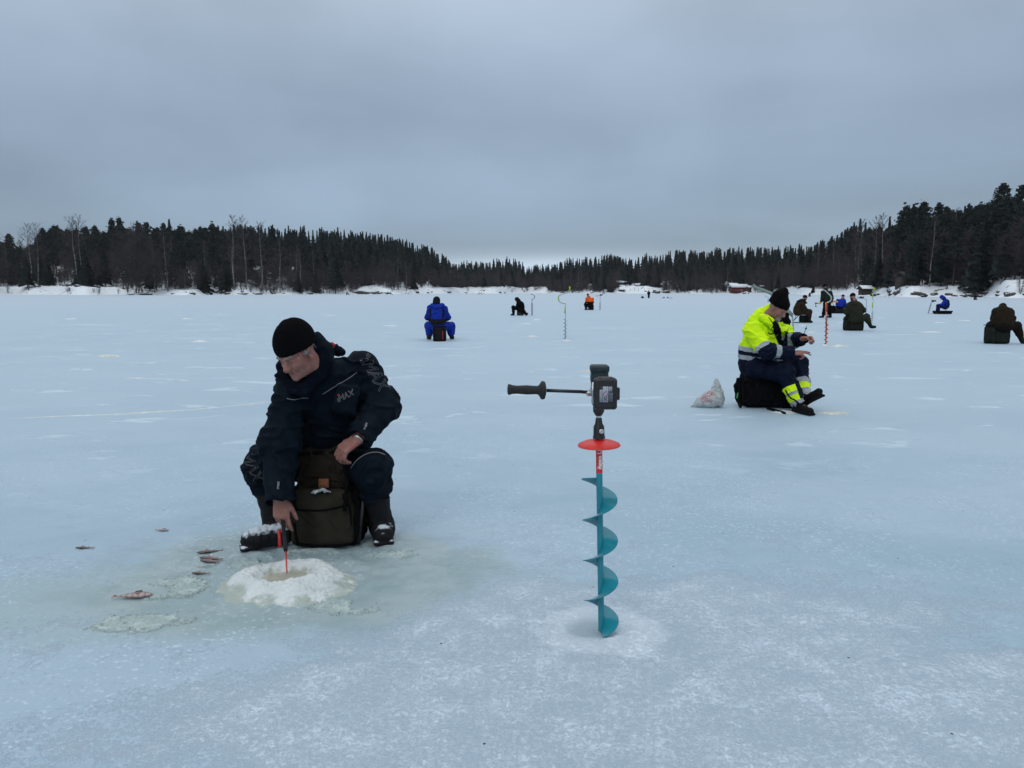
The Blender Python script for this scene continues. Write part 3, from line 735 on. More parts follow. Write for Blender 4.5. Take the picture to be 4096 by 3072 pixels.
def snowy(name, base, nz=.35, sc=26, thr=(.40, .58)):
    """boot surface with snow lying on the parts that face up"""
    if name in MATS: return MATS[name]
    m = bpy.data.materials.new(name); m.use_nodes = True; t = NT(m.node_tree); m.node_tree.nodes.clear()
    g = t.n('ShaderNodeNewGeometry'); up = t.n('ShaderNodeSeparateXYZ', {0: g.outputs['Normal']}).outputs[2]; h = t.n('ShaderNodeSeparateXYZ', {0: g.outputs['Position']}).outputs[2]
    n_ = t.noise(g.outputs['Position'], sc, 4, .7); n2 = t.noise(g.outputs['Position'], 160, 3)
    f = t.ramp(t.math('ADD', t.math('MULTIPLY', up, .50), t.math('MULTIPLY', n_, .6)), .55, .72)
    f = t.math('MULTIPLY', f, t.ramp(h, .26, .12))
    b = t.n('ShaderNodeBsdfPrincipled', {'Base Color': t.mix(f, base, (.55, .62, .68)), 'Specular IOR Level': .12, 'Roughness': t.mix(f, (.6,)*3, (.95,)*3), 'Normal': t.n('ShaderNodeBump', {'Strength': .7, 'Distance': .004, 'Height': t.math('ADD', n2, t.math('MULTIPLY', f, 2.0))}).outputs[0]})
    t.n('ShaderNodeOutputMaterial', {'Surface': b.outputs[0]}); MATS[name] = m; return m
WM = {}
def sdf_obj(name, S, mats, parent, smooth=1, disp=None, paint=None):
    V, Q = S.mesh(smooth, disp); mi = None
    if paint is not None: mi = paint(V[Q].mean(1))
    o = obj(name, V, Q, mats, parent, mi); WM[o.name] = (V, Q); return o
def frame(fwd, up):
    f = nrm(fwd); u = nrm(np.array(up, float) - f * (f @ np.array(up, float))); return np.stack([np.cross(f, u), f, u], 1)   # columns x=person's right, y=fwd, z=up
def head_sdf(S, c, Rm, s=1.0, detail=True, beard=False):
    L = lambda x, y, z: c + Rm @ (np.array([x, y, z]) * s)
    S.ell(L(0, -.012, .035), np.array([.076, .097, .088]) * s, Rm, .02)
    S.ell(L(0, .034, -.030), np.array([.060, .062, .082]) * s, Rm, .03)
    S.ell(L(0, .045, -.082), np.array([.043, .043, .034]) * s, Rm, .03)
    S.cone(L(0, -.02, -.05), L(0, -.045, -.13), .055*s, .06*s, .03)
    S.ball(L(0, .083, -.100), .017*s, .022)
    for sx in (-1, 1):
        S.ball(L(sx*.040, .062, -.030), .022*s, .03)
        S.ball(L(sx*.033, .104, .004), .016*s, .014, 'sub')
        S.ball(L(sx*.031, .080, .002), .0135*s, .003)
        S.cone(L(sx*.012, .090, .022), L(sx*.046, .074, .020), .0105*s, .009*s, .010)
        S.ell(L(sx*.080, -.008, -.008), np.array([.009, .020, .033]) * s, Rm, .006)
        S.ell(L(sx*.086, -.004, -.006), np.array([.006, .011, .020]) * s, Rm, .004, 'sub')
        S.ball(L(sx*.081, -.002, -.036), .009*s, .006)
        S.ball(L(sx*.012, .102, -.040), .0085*s, .006)
        S.cone(L(sx*.020, .098, -.040), L(sx*.036, .080, -.072), .004*s, .003*s, .006, 'sub')
    S.cone(L(0, .090, .012), L(0, .114, -.030), .0095*s, .0125*s, .012)
    S.ball(L(0, .114, -.036), .0125*s, .008)
    S.cone(L(-.020, .090, -.060), L(.020, .090, -.060), .0065*s, .0065*s, .006)
    S.cone(L(-.017, .089, -.073), L(.017, .089, -.073), .0075*s, .0075*s, .006)
    S.cone(L(-.024, .094, -.0665), L(.024, .094, -.0665), .0026*s, .0026*s, .002, 'sub')
    return L
def face_paint(c, Rm, s=1.0):
    def f(C):
        l = (C - c) @ Rm / s; x, y, z = l[:, 0], l[:, 1], l[:, 2]; mi = np.zeros(len(C), int); ax = np.abs(x)
        mi[(ax < .023) & (y > .075) & (z < -.055) & (z > -.079)] = 1
        mi[(ax < .020) & (y > .075) & (np.abs(z + .0665) < .0018)] = 2
        mi[(ax > .019) & (ax < .044) & (y > .070) & (np.abs(z + .006 - .04 * (ax - .031)) < .0024)] = 2
        return mi
    return f
def hand_sdf(S, w, d, n, side=1, curl=(.35, .5, .35), s=1.0, thumb=.35, spread=.05, curls=None, tsp=.70):
    d = nrm(d); n = nrm(np.array(n, float) - d * (d @ np.array(n, float))); u = side * np.cross(d, n); w = np.array(w, float)
    S.cone(w - d*.03*s, w + d*.012*s, .027*s, .025*s, .01)
    for i, off in enumerate((.029, .0100, -.0090, -.0265)):
        kn = w + (d * (.092 - .004*abs(i - 1)) + u*off) * s
        S.cone(w + (d*.008 + u*off*.62)*s, kn, .0165*s, .0125*s, .012)
        c3 = curls[i] if curls else curl; L3 = np.array([.044, .027, .022]) * (.96, 1.06, 1.0, .80)[i] * s; a = 0; p = kn; rr = [.0102, .0094, .0084, .0072]
        for j in range(3):
            a += c3[j]; dr = nrm(math.cos(a)*d + math.sin(a)*n + u * spread * (1.5 - i) * (1 if j == 0 else .4)); q = p + dr * L3[j]
            S.cone(p, q, rr[j]*s, rr[j+1]*s, .003); p = q
    b0 = w + (d*.022 + u*.024 + n*.006)*s; d1 = nrm(d*.72 + u*tsp + n*.25); b1 = b0 + d1*.046*s
    d2 = nrm(d*.9 + u*(.45 - thumb) + n*(.2 + thumb)); b2 = b1 + d2*.033*s; b3 = b2 + nrm(d2 + n*thumb*.5 - u*thumb*.3)*.026*s
    S.cone(b0, b1, .017*s, .0125*s, .010); S.cone(b1, b2, .0118*s, .0105*s, .003); S.cone(b2, b3, .0105*s, .0085*s, .003)
def bbox(pts, pad):
    a = np.array(pts); return a.min(0) - pad, a.max(0) + pad
def person(label, J, pal, vb=.012, vc=.014, group=None, arms=(.085, .08, .06), legs=(.11, .09, .065), torso=(.18, .19, .17), hands=None, hs=1.0, hat='beanie', jacket_fn=None, trouser_fn=None, hem=None, fold=.010, boots_fn=None, body_hook=None, collar=True, jpaint=None, tpaint=None, jm=None, tm=None, hat_fn=None, bootL=.26, cuff_up=.0, face=True, base=None):
    root = empty('person', base if base is not None else np.array([J['pelvis'][0], J['pelvis'][1], 0.0]), label, 'person', group)
    hc = J['head']; Rm = frame(J['fwd'], J['up'])
    # --- the body itself, one continuous surface
    allp = [hc] + [J[k][i] for k in ('sh', 'el', 'wr', 'hip', 'kn', 'an', 'toe') for i in (0, 1)] + [J['chest'], J['pelvis']]
    S = SDF(*bbox(allp, .20), vb)
    head_sdf(S, hc, Rm, hs)
    S.chain([J['pelvis'], J['chest'], J['neck']], [torso[0]*.72, torso[2]*.72, .06], .05)
    S.cone(J['neck'], hc + Rm @ np.array([0, -.03, -.06]), .062, .055, .02)
    for i in (0, 1):
        ins = nrm(J['chest'] - J['sh'][i]) * .03 - np.array([0, 0, .02]); S.chain([J['neck']*.5 + J['chest']*.3 + J['sh'][i]*.2 - [0, 0, .03], J['sh'][i] + ins, J['el'][i], J['wr'][i]], [.05, .045, .040, .028], .015)
        S.chain([J['hip'][i], J['kn'][i], J['an'][i]], [.07, .052, .036], .03)
        S.cone(J['an'][i] - [0, 0, .015], J['toe'][i]*.6 + J['an'][i]*.4 , .032, .022, .02)
        if hands and hands[i]: hand_sdf(S, J['wr'][i], **hands[i])
        else:
            dd = nrm(J['wr'][i] - J['el'][i]); hand_sdf(S, J['wr'][i], dd, np.cross(dd, [0, 0, 1]) * (1 if i else -1) + [0, 0, -.6], 1 if i == 0 else -1, (.5, .7, .4))
    if body_hook: body_hook(S, Rm)
    sdf_obj('body', S, [M_skin, M_lip, M_dark], root, 1, None, face_paint(hc, Rm, hs))
    # --- trousers
    S = SDF(*bbox([J[k][i] for k in ('hip', 'kn', 'an') for i in (0, 1)] + [J['pelvis']], .24), vc)
    S.cone(J['pelvis'], J['pelvis'] + nrm(J['chest'] - J['pelvis'])*.12, torso[0]*.95, torso[0]*.9, .05)
    jts = []
    for i in (0, 1):
        e = J['an'][i] if hem is None else J['kn'][i] + (J['an'][i] - J['kn'][i]) * hem
        S.chain([J['pelvis']*.5 + J['hip'][i]*.5, J['hip'][i], J['kn'][i], J['kn'][i]*.4 + e*.6, e], [torso[0]*.7, legs[0], legs[1], legs[2]*1.12, legs[2]], .05)
        S.plane_cut = None
        jts += [(J['kn'][i], .14), (J['hip'][i], .15), (e, .10)]
    if trouser_fn: trouser_fn(S)
    sdf_obj('trousers', S, tm or [pal['trousers']], root, 1, folds(fold, 9, jts, (1, 1, 1.4), 3), tpaint)
    # --- jacket
    S = SDF(*bbox([J[k][i] for k in ('sh', 'el', 'wr') for i in (0, 1)] + [J['pelvis'], J['chest'], J['neck']], .26), vc)
    mid = J['pelvis']*.5 + J['chest']*.5; lowp = J['pelvis'] + nrm(J['chest'] - J['pelvis']) * .04
    S.chain([lowp, mid, J['chest'], J['neck']], [torso[0], torso[1], torso[2], .085], .06)
    jts = [(mid, .2)]
    if collar: S.cone(J['neck'], J['neck']*.45 + (hc - [0, 0, .03])*.55, .105, .092, .03)
    for i in (0, 1):
        S.chain([J['chest']*.35 + J['sh'][i]*.65, J['sh'][i], J['el'][i], J['wr'][i]], [torso[2]*.62, arms[0], arms[1], arms[2]], .045)
        jts += [(J['el'][i], .13), (J['sh'][i], .12), (J['wr'][i], .07)]
    if jacket_fn: jacket_fn(S)
    for i in (0, 1):
        dd = nrm(J['wr'][i] - J['el'][i]); rr_ = arms[2]*1.3; S.cone(J['wr'][i] + dd*rr_*.95, J['wr'][i] + dd*(rr_ + .06), rr_, rr_*1.1, .006, 'sub')
    sdf_obj('jacket', S, jm or [pal['jacket']], root, 1, folds(fold, 8, jts, (1, 1, 1.5), 1), jpaint)
    # --- hat
    if hat_fn: hat_fn(root, hc, Rm)
    elif hat:
        L = lambda x, y, z: hc + Rm @ (np.array([x, y, z]) * hs)
        S = SDF(hc - .22, hc + .22, min(vc, .010)); 
        S.ell(L(0, -.010, .050), np.array([.092, .110, .100]) * hs, Rm, .01)
        S.plane(L(0, .06, .028 if hat == 'beanie' else -.04), Rm @ np.array([0, .15, -1.0]), .008)
        if hat == 'hood': S.cone(L(0, -.05, .03), L(0, -.07, -.12), .10, .12, .04)
        sdf_obj('hat' if hat == 'beanie' else 'hood', S, [pal['hat']], root, 1, folds(.003, 14))
    # --- boots
    for i in (0, 1):
        if boots_fn: boots_fn(root, i); continue
        a, tq = J['an'][i], J['toe'][i]; k = J['kn'][i]; S = SDF(*bbox([a, tq, a*.55 + k*.45], .14), min(vc, .012)); sh = nrm(k - a)
        S.chain([a + sh*.16, a, a - sh*.02], [legs[2]*.98, .060, .056], .02)
        heel = a - sh*.06; heel[2] = max(heel[2], .05); S.chain([heel, heel*.45 + tq*.55, tq], [.052, .050, .046], .03)
        sdf_obj('boot', S, [pal['boots']], root, 1, folds(.004, 18))
    return root
def jp(Y, **kw):
    """joints given as (px, py, extra depth)"""
    J = {}
    for k, v in kw.items():
        if k in ('fwd', 'up'): J[k] = np.array(v, float)
        elif isinstance(v[0], (tuple, list)): J[k] = [P(a, b, Y + c) for a, b, c in v]
        else: J[k] = P(v[0], v[1], Y + v[2])
    return J
def project_on(name, pts, dirn, lift=.003):
    """drop points along dirn onto the surface of a modelled part"""
    V, Q = WM[name]; bvh = BVHTree.FromPolygons([tuple(v) for v in V], [tuple(int(i) for i in q) for q in Q]); out = []
    d = Vector(dirn).normalized()
    last = None
    for p in pts:
        h = bvh.ray_cast(Vector(p) - d * .5, d)
        if h[0] is None:
            out.append(None); continue
        out.append(np.array(h[0] + (h[1] * lift if h[1].dot(d) < 0 else -h[1] * lift)))
    good = [q for q in out if q is not None]
    if not good: return [np.array(p) for p in pts]
    for i in range(len(out)):
        if out[i] is None:
            j = min((k for k in range(len(out)) if out[k] is not None), key=lambda k: abs(k - i)); out[i] = out[j]
    return out
def text_mesh(txt, size, outline=None, shear=0.0, bold=0.0, space=1.0, cuts=0):
    import bmesh
    cu = bpy.data.curves.new('t', 'FONT'); cu.body = txt; cu.size = size; cu.shear = shear; cu.offset = bold; cu.space_character = space; cu.align_x = 'CENTER'; cu.align_y = 'CENTER'; cu.resolution_u = 4
    if outline: cu.fill_mode = 'NONE'; cu.bevel_depth = outline; cu.bevel_resolution = 0
    to = bpy.data.objects.new('t', cu); COL.objects.link(to); dg = bpy.context.evaluated_depsgraph_get(); me = bpy.data.meshes.new_from_object(to.evaluated_get(dg)); bpy.data.objects.remove(to)
    bm = bmesh.new(); bm.from_mesh(me)
    if not outline:
        bmesh.ops.triangulate(bm, faces=bm.faces)
        if cuts: bmesh.ops.subdivide_edges(bm, edges=[e for e in bm.edges if e.calc_length() > size * .12], cuts=cuts, use_grid_fill=False); bmesh.ops.triangulate(bm, faces=bm.faces)
    bm.verts.ensure_lookup_table(); V = np.array([v.co[:] for v in bm.verts]); Fc = [tuple(v.index for v in f.verts) for f in bm.faces]; bm.free()
    return V, Fc
def decal(name, VF, o, X_, Y_, target, m, parent, lift=.002, dirn=None):
    V, Fc = VF; X_ = np.array(X_); Y_ = np.array(Y_); N_ = nrm(np.cross(X_, Y_)); dirn = -N_ if dirn is None else dirn
    pts = [o + X_ * v[0] + Y_ * v[1] for v in V]
    pr = project_on(target, pts, dirn, lift) if target else pts
    return obj(name, [p + N_ * v[2] for p, v in zip(pr, V)], Fc, m, parent, smooth=False)
def strip(name, pts, r, m, parent, target=None, dirn=(0, 1, 0), lift=.002, k=6, cat=None):
    if target: pts = project_on(target, pts, dirn, lift)
    mb = MB(); mb.tube(pts, r, k); return mb.build(name, m, parent, smooth=True)
# ================================================================ THE MAN IN FRONT
J = dict(
    head=P(1190, 1410, 3.955), fwd=np.array([-.44, -.76, -.48]), up=np.array([-.28, -.30, .90]),
    neck=P(1252, 1462, 4.13), chest=P(1305, 1575, 4.26), pelvis=P(1305, 1795, 4.43),
    sh=[P(1168, 1562, 4.10), P(1452, 1468, 4.30)], el=[P(1120, 1765, 4.00), P(1524, 1625, 4.27)], wr=[P(1120, 1988, 3.88), P(1436, 1752, 4.06)],
    hip=[P(1240, 1850, 4.36), P(1385, 1850, 4.36)], kn=[P(1056, 1862, 4.13), P(1488, 1880, 4.09)],
    an=[P(1103, 2105, 4.20), P(1524, 2095, 4.25)], toe=[GX(1005, 4.08, .05), GX(1534, 4.16, .05)])
J['fwd'] = nrm(J['fwd'])
def jfn(S):
    # big fleece collar standing round the chin, hood folded on the back
    col = [P(1272, 1352, 4.13), P(1303, 1400, 4.09), P(1302, 1455, 4.04), P(1268, 1505, 4.00), P(1218, 1552, 3.97), P(1165, 1550, 3.98), P(1128, 1505, 4.02), P(1125, 1465, 4.08), P(1170, 1435, 4.16), P(1230, 1395, 4.20)]
    S.chain(col, [.030, .036, .040, .036, .036, .034, .028, .03, .04, .04], .02)
    S.chain([P(1285, 1385, 4.24), P(1330, 1400, 4.32), P(1368, 1408, 4.36)], [.045, .032, .018], .02)
    S.cone(J['chest'], J['neck'], .16, .10, .05); S.cone(J['neck'], J['neck']*.5 + J['head']*.5 + [0, .05, -.02], .105, .085, .03); S.chain([P(1215, 1560, 4.0), P(1238, 1620, 4.05), P(1250, 1760, 4.2)], [.018, .018, .015], .03)
    for i, (r0) in ((0, .080), (1, .064)):               # cuffs: a band round each sleeve end
        dd = nrm(J['wr'][i] - J['el'][i]); S.cone(J['wr'][i] - dd*.045, J['wr'][i] + dd*.01, r0, r0, .006)
    S.box(P(1385, 1600, 4.088), (.13, .04, .17), frame((0.1, -1, -.1), (.2, 0, 1)), .015, .02)   # chest pocket
def hatfn(root, hc, Rm):
    L = lambda x, y, z: hc + Rm @ (np.array([x, y, z]) * 1.05); S = SDF(hc - .24, hc + .24, .005)
    S.ell(L(0, -.014, .052), np.array([.092, .114, .104]) * 1.05, Rm, .01); S.ell(L(0, -.03, .085), np.array([.07, .08, .082]), Rm, .04)
    S.plane(L(0, .06, .026), Rm @ np.array([0, .10, -1.0]), .010)
    def rib(V, N):
        l = (V - hc) @ Rm; a = np.arctan2(l[:, 0], l[:, 1] + .014); return .0016 * np.sin(a * 46) + .0035 * (np.abs(np.sin(a * 2.0 + .4)) ** .5 - 1) * np.clip((l[:, 2] - .06) * 9, 0, 1)
    sdf_obj('beanie', S, [C_black], root, 1, rib)
    mb = MB()
    for k in range(60):                                   # grey hair under the rim and the eyebrows
        a = rng.uniform(-.4, .9) if k < 34 else rng.uniform(-2.2, -1.3)
        p = L(-.080 * (1 + .02 * rng.normal()), .045 * rng.normal() * .6 + .01, .012 + .008 * rng.random()); 
        if k < 34: mb.tube([p, p + Rm @ np.array([-.002, -.004, -.022 - .01 * rng.random()])], [.0012, .0006], 3)
    mb.build('hair', M_grey, root)
    for w_ in ([(-.030, .097, -.036), (-.043, .085, -.055), (-.046, .078, -.080)], [(-.022, .100, -.034), (-.035, .090, -.052), (-.036, .084, -.074)], [(-.050, .078, .006), (-.062, .066, .010), (-.070, .052, .012)], [(-.050, .078, -.002), (-.064, .064, -.006), (-.071, .050, -.014)], [(-.052, .076, -.012), (-.064, .063, -.024), (-.068, .052, -.040)], [(-.058, .066, -.030), (-.064, .054, -.050), (-.062, .046, -.075)],
               [(-.018, .097, -.012), (-.032, .096, -.013), (-.046, .086, -.008)], [(-.018, .102, .013), (-.032, .099, .014), (-.046, .086, .010)]):
        q_ = [L(*p) for p in w_]; q_ = spline(q_, 5); cen = L(0, 0, q_ is None and 0 or -.03); nm = [o.name for o in root.children if o.name.startswith('body')][0]
        V_, Q_ = WM[nm]; out_ = []
        for p in q_:
            near = V_[np.argmin(((V_ - p)**2).sum(1))]; out_.append(near*.5 + p*.5 if np.linalg.norm(near - p) > .004 else p)
        out_ = [V_[np.argmin(((V_ - p)**2).sum(1))] + nrm(p - cen)*.0003 for p in q_]
        mb = MB(); mb.tube(out_, [.0006] + [.0013]*(len(out_) - 2) + [.0006], 4); mb.build('wrinkle', M_wr, root, True)
    for sx in (-1, 1):
        mb = MB()
        for k in range(26):
            u = k / 25; p = L(sx * (.013 + .036 * u), .1015 - .020 * u + .001 * rng.normal(), .024 + .003 * math.sin(u * 3) + .002 * rng.normal()); mb.tube([p, p + Rm @ np.array([sx * .010, .004, .003 * rng.normal() - .002])], [.0016, .0006], 3)
        mb.build('eyebrow', M_grey, root)
BOOT = snowy('snowy_boot', (.010, .010, .012))
def bfn(root, i):
    a = J['an'][i]; k = J['kn'][i]; tq = J['toe'][i]; sh = nrm(k - a); S = SDF(*bbox([a, tq, a + sh*.2], .16), .006)
    S.chain([a + sh*.20, a + sh*.06, a], [.072, .062, .066], .02)
    if i == 0: heel = GX(1128, 4.14, .065); f = nrm(tq - heel)
    else: heel = GX(1526, 4.36, .065); f = nrm(tq - heel)
    Rb = frame(f, (0, 0, 1)); S.cone(a, heel, .064, .060, .03); m = heel*.35 + tq*.65
    S.ell(m, (.060, .115, .056), Rb, .035); S.ell(tq - f*.03 + [0, 0, .006], (.060, .068, .052), Rb, .025); S.ell(heel*.75 + tq*.25 + [0, 0, -.026], (.054, .10, .026), Rb, .015)
    S.box(heel*.45 + tq*.55 - [0, 0, .034], (.112, .27, .026), Rb, .012, .01)
    S.plane((0, 0, .002), (0, 0, -1), .004)
    def dsp(V, N): return .0035 * (fbm(V * 30, 3) - .5) * 2 + .0022 * np.sin((V @ f) * 160) * (V[:, 2] > .05) * (V[:, 2] < .14)
    o = sdf_obj('boot', S, [BOOT], root, 1, dsp)
h0 = dict(d=(.06, -.10, -1), n=(.10, 1, -.05), side=1, s=1.12, curls=[(.25, .35, .25), (.35, .75, .6), (.55, .9, .7), (.7, 1.0, .7)], thumb=.25, spread=.03, tsp=.36)
h1 = dict(d=(-.72, -.36, -.50), n=(.15, .45, -.80), side=-1, s=1.18, curls=[(.65, .85, .5), (.75, .95, .55), (.8, .95, .55), (.8, .9, .5)], thumb=.2, spread=.06)
def tp(C): return (C[:, 2] < .30).astype(int)
man = person('man in dark navy thermal suit and black beanie sitting on an olive backpack in front', J, dict(trousers=C_navy, jacket=C_navy, boots=C_rubber, hat=C_black), vb=.0042, vc=.0065,
    arms=(.086, .100, .072), legs=(.116, .102, .070), torso=(.185, .19, .175), hands=[h0, h1], hs=1.01, hat=None, hat_fn=hatfn, boots_fn=bfn, jacket_fn=jfn, hem=.42, fold=.0145, collar=False,
    jm=[C_navy, C_fleece, C_navy2], tm=[C_navy, C_navy2], tpaint=lambda C: ((C[:, 2] < .36) & (C[:, 2] > .20)).astype(int) * 0,
    jpaint=lambda C: np.where((np.linalg.norm(C - P(1210, 1470, 3.99), axis=1) < .155) & (C[:, 2] > P(0, 1560, 3.9)[2]), 1, 0))
jk = [o.name for o in man.children if o.name.startswith('jacket')][0]; tr = [o.name for o in man.children if o.name.startswith('trousers')][0]
cd = nrm(np.array([-.12, 1, -.12]))
ray = lambda p: nrm(p - np.array([0, 0, CAM_H]))
def pxstrip(name, pts, r, m, parent, target, Y=4.0, lift=.002):
    q = [P(a, b, Y) for a, b in pts]; q = spline([*q], 6); out = []
    V, Q = WM[target]; bvh = BVHTree.FromPolygons([tuple(v) for v in V], [tuple(int(i) for i in f) for f in Q])
    for p in q:
        d = Vector(ray(p)); h = bvh.ray_cast(Vector((0, 0, CAM_H)), d)
        if h[0] is not None: out.append(np.array(h[0]) + np.array(h[1]) * lift)
    if len(out) < 2: print('MISSED', name, pts[0]); return None
    mb = MB(); mb.tube(out, r, 5); return mb.build(name, m, parent, smooth=True)
pxstrip('piping', [(1290, 1577), (1350, 1540), (1400, 1510), (1428, 1488)], .0022, C_pipe, man, jk)
pxstrip('piping', [(1148, 1594), (1180, 1598), (1210, 1592), (1232, 1592)], .0022, C_pipe, man, jk)
pxstrip('piping', [(1404, 1873), (1430, 1840), (1470, 1815), (1510, 1810), (1540, 1820)], .0024, C_pipe, man, tr)
pxstrip('zip', [(1233, 1560), (1240, 1650), (1250, 1740), (1262, 1810)], .003, C_navy2, man, jk)
mb = MB(); mb.lathe(P(1326, 1383, 4.28), (.3, -.6, .3), [(0, .020), (.014, .017), (.02, .008)], 12); mb.build('hood_lining', C_red, man, True)
def ray_text(name, txt, size, ctr, ang, target, m, parent, Y=4.0, lift=.0045, **kw):
    V, Fc = text_mesh(txt, size, **kw); o = P(*ctr, Y); rr = ray(o); ux = nrm(np.cross(rr, [0, 0, 1.])); uy = np.cross(ux, rr)
    a = math.radians(ang); X_ = ux * math.cos(a) + uy * math.sin(a); Y_ = -ux * math.sin(a) + uy * math.cos(a)
    return decal(name, (V, Fc), o, X_, Y_, target, m, parent, lift, rr)
def spiral(name, ctr, r, target, m, parent, Y=4.0, turns=1.6, w=.0014):
    pts = [(ctr[0] + r * (.15 + .85 * u) * math.cos(u * turns * 6.28 + 1), ctr[1] + r * (.15 + .85 * u) * math.sin(u * turns * 6.28 + 1)) for u in np.linspace(0, 1, 9)]
    return pxstrip(name, pts, w, m, parent, target, Y)
C_let = mat('dim_grey_print', (.11, .115, .125), .6)
ray_text('sleeve_lettering', 'ıMAX', .088, (1494, 1494), -60, jk, C_let, man, Y=4.2, lift=.006, outline=.0010, shear=.25, space=.95)
spiral('sleeve_emblem', (1474, 1424), 10, jk, C_let, man)
ray_text('chest_lettering', 'ıMAX', .040, (1380, 1585), 24, jk, C_pipe, man, Y=4.05, outline=.0009, shear=.25)
pxstrip('chest_emblem', [(1350, 1580), (1356, 1580), (1358, 1583)], .004, C_red, man, jk)
ray_text('leg_lettering', 'MAX', .075, (1008, 1865), -68, tr, C_let, man, Y=4.1, outline=.0010, shear=.25)
spiral('leg_emblem', (1028, 1772), 13, tr, C_let, man, w=.0022)
ray_text('cuff_lettering', 'ımax', .020, (1112, 1942), 82, jk, C_pipe, man, Y=3.9, bold=.0004)
ray_text('cuff_lettering', 'ımax', .020, (1460, 1706), 62, jk, C_pipe, man, Y=4.1, bold=.0004)
# wristwatch at the sleeve end
mb = MB(); dd = nrm(J['wr'][1] - J['el'][1]); c0 = J['wr'][1] + dd * .012; mb.lathe(c0 - dd*.009, dd, [(0, .031), (.004, .034), (.014, .034), (.018, .031)], 20)
wt = mb.build('wristwatch', mat('watch_steel', (.55, .55, .55), .3, metal=1.0), man, True)

# ---- the backpack stool he sits on
M_olive = cloth('olive_canvas', (.018, .0165, .012), .9, col2=(.028, .026, .019), vscale=7); M_olive2 = cloth('dark_olive_canvas', (.013, .0112, .0088), .92, col2=(.021, .0175, .0135), vscale=7)
M_blkp = cloth('black_webbing', (.003, .003, .004), .8); M_leather = mat('leather_patch', (.13, .040, .012), .7, var=.25, vscale=80)
M_plastic = mat('clear_plastic', (.5, .55, .6), .25, col2=(.2, .22, .25), vscale=60)
pk = empty('backpack_stool', (GX(1300, 4.25)), 'dark olive backpack with folding stool frame under the man in front', 'backpack')
F_ = frame((0, -1, 0), (0, 0, 1)); zt = .52
S = SDF(P(1150, 2230, 4.05), (P(1450, 1790, 4.42)), .006); cx = P(1302, 1900, 4.2)[0]
S = SDF((cx - .24, 4.02, -.01), (cx + .24, 4.50, .60), .006)
S.box((cx, 4.27, .26), (.30, .24, .50), None, .05, .02, bulge=.012)
sdf_obj('main_bag', S, [M_olive2], pk, 1, folds(.020, 10, seed=4))
S = SDF((cx - .22, 3.98, .20), (cx + .22, 4.40, .62), .005)
S.box((cx, 4.20, .42), (.25, .13, .23), frame((0, -1, .25), (0, .25, 1)), .035, .02, taper=.13, bulge=.012)
S.cone((cx - .09, 4.14, .315), (cx + .09, 4.14, .315), .018, .018, .02)
sdf_obj('flap', S, [M_olive2], pk, 1, folds(.030, 13, seed=6))
S = SDF((cx - .24, 3.96, -.01), (cx + .24, 4.26, .36), .005)
S.box((cx - .004, 4.13, .165), (.325, .13, .315), frame((0, -1, .10), (0, .10, 1)), .04, .02, bulge=.015)
S.plane((0, 0, .004), (0, 0, -1), .004)
po = sdf_obj('front_pocket', S, [M_olive], pk, 1, folds(.012, 8, seed=8))
pn = po.name
pxstrip('zip', [(1172, 2036), (1220, 2041), (1290, 2041), (1350, 2030), (1385, 2020), (1398, 2030), (1404, 2100)], .006, M_blkp, pk, pn, 4.08)
pxstrip('bottom_trim', [(1190, 2176), (1240, 2180), (1300, 2181), (1360, 2180), (1400, 2174)], .009, M_blkp, pk, pn, 4.08)
pxstrip('side_trim', [(1178, 2090), (1184, 2140), (1192, 2185)], .009, M_blkp, pk, pn, 4.08)
V_, Q_ = WM[[o.name for o in pk.children if o.name.startswith('flap')][0]]
q0 = P(1298, 1930, 4.1); flapn = [o.name for o in pk.children if o.name.startswith('flap')][0]
h = project_on(flapn, [q0], ray(q0), .004)[0]
mb = MB(); mb.box(h + [0, -.013, 0], (.056, .012, .050), frame((0, -1, .25), (0, .25, 1)), .002); mb.build('leather_patch', M_leather, pk)
S = SDF(P(1230, 1985, 4.0) - .05, P(1330, 1940, 4.12) + .05, .004)
S.ell(P(1268, 1965, 4.06), (.034, .020, .011), frame((0, -1, 0), (-.25, 0, 1)), .004); S.ell(P(1304, 1963, 4.06), (.030, .018, .010), frame((0, -1, 0), (.25, 0, 1)), .004)
sdf_obj('plastic_wrapper', S, [M_plastic], pk, 0, folds(.012, 34, seed=2))
S = SDF((cx + .10, 4.02, -.01), (cx + .25, 4.45, .42), .006); S.box((cx + .165, 4.24, .17), (.075, .26, .33), None, .025, .02, bulge=.01); sdf_obj('side_pocket', S, [M_blkp], pk, 1, folds(.014, 12, seed=11))
for sx in (-1, 1):
    mb = MB(); x0 = cx + sx * .135; mb.tube(spline([(x0, 4.12, .46), (x0 + sx*.012, 4.08, .38), (x0 + sx*.006, 4.07, .30), (x0, 4.05, .22)], 5), .011, 6)
    mb.box((x0 + sx*.004, 4.055, .30), (.03, .012, .036), None, .003); mb.build('strap', M_blkp, pk, True)
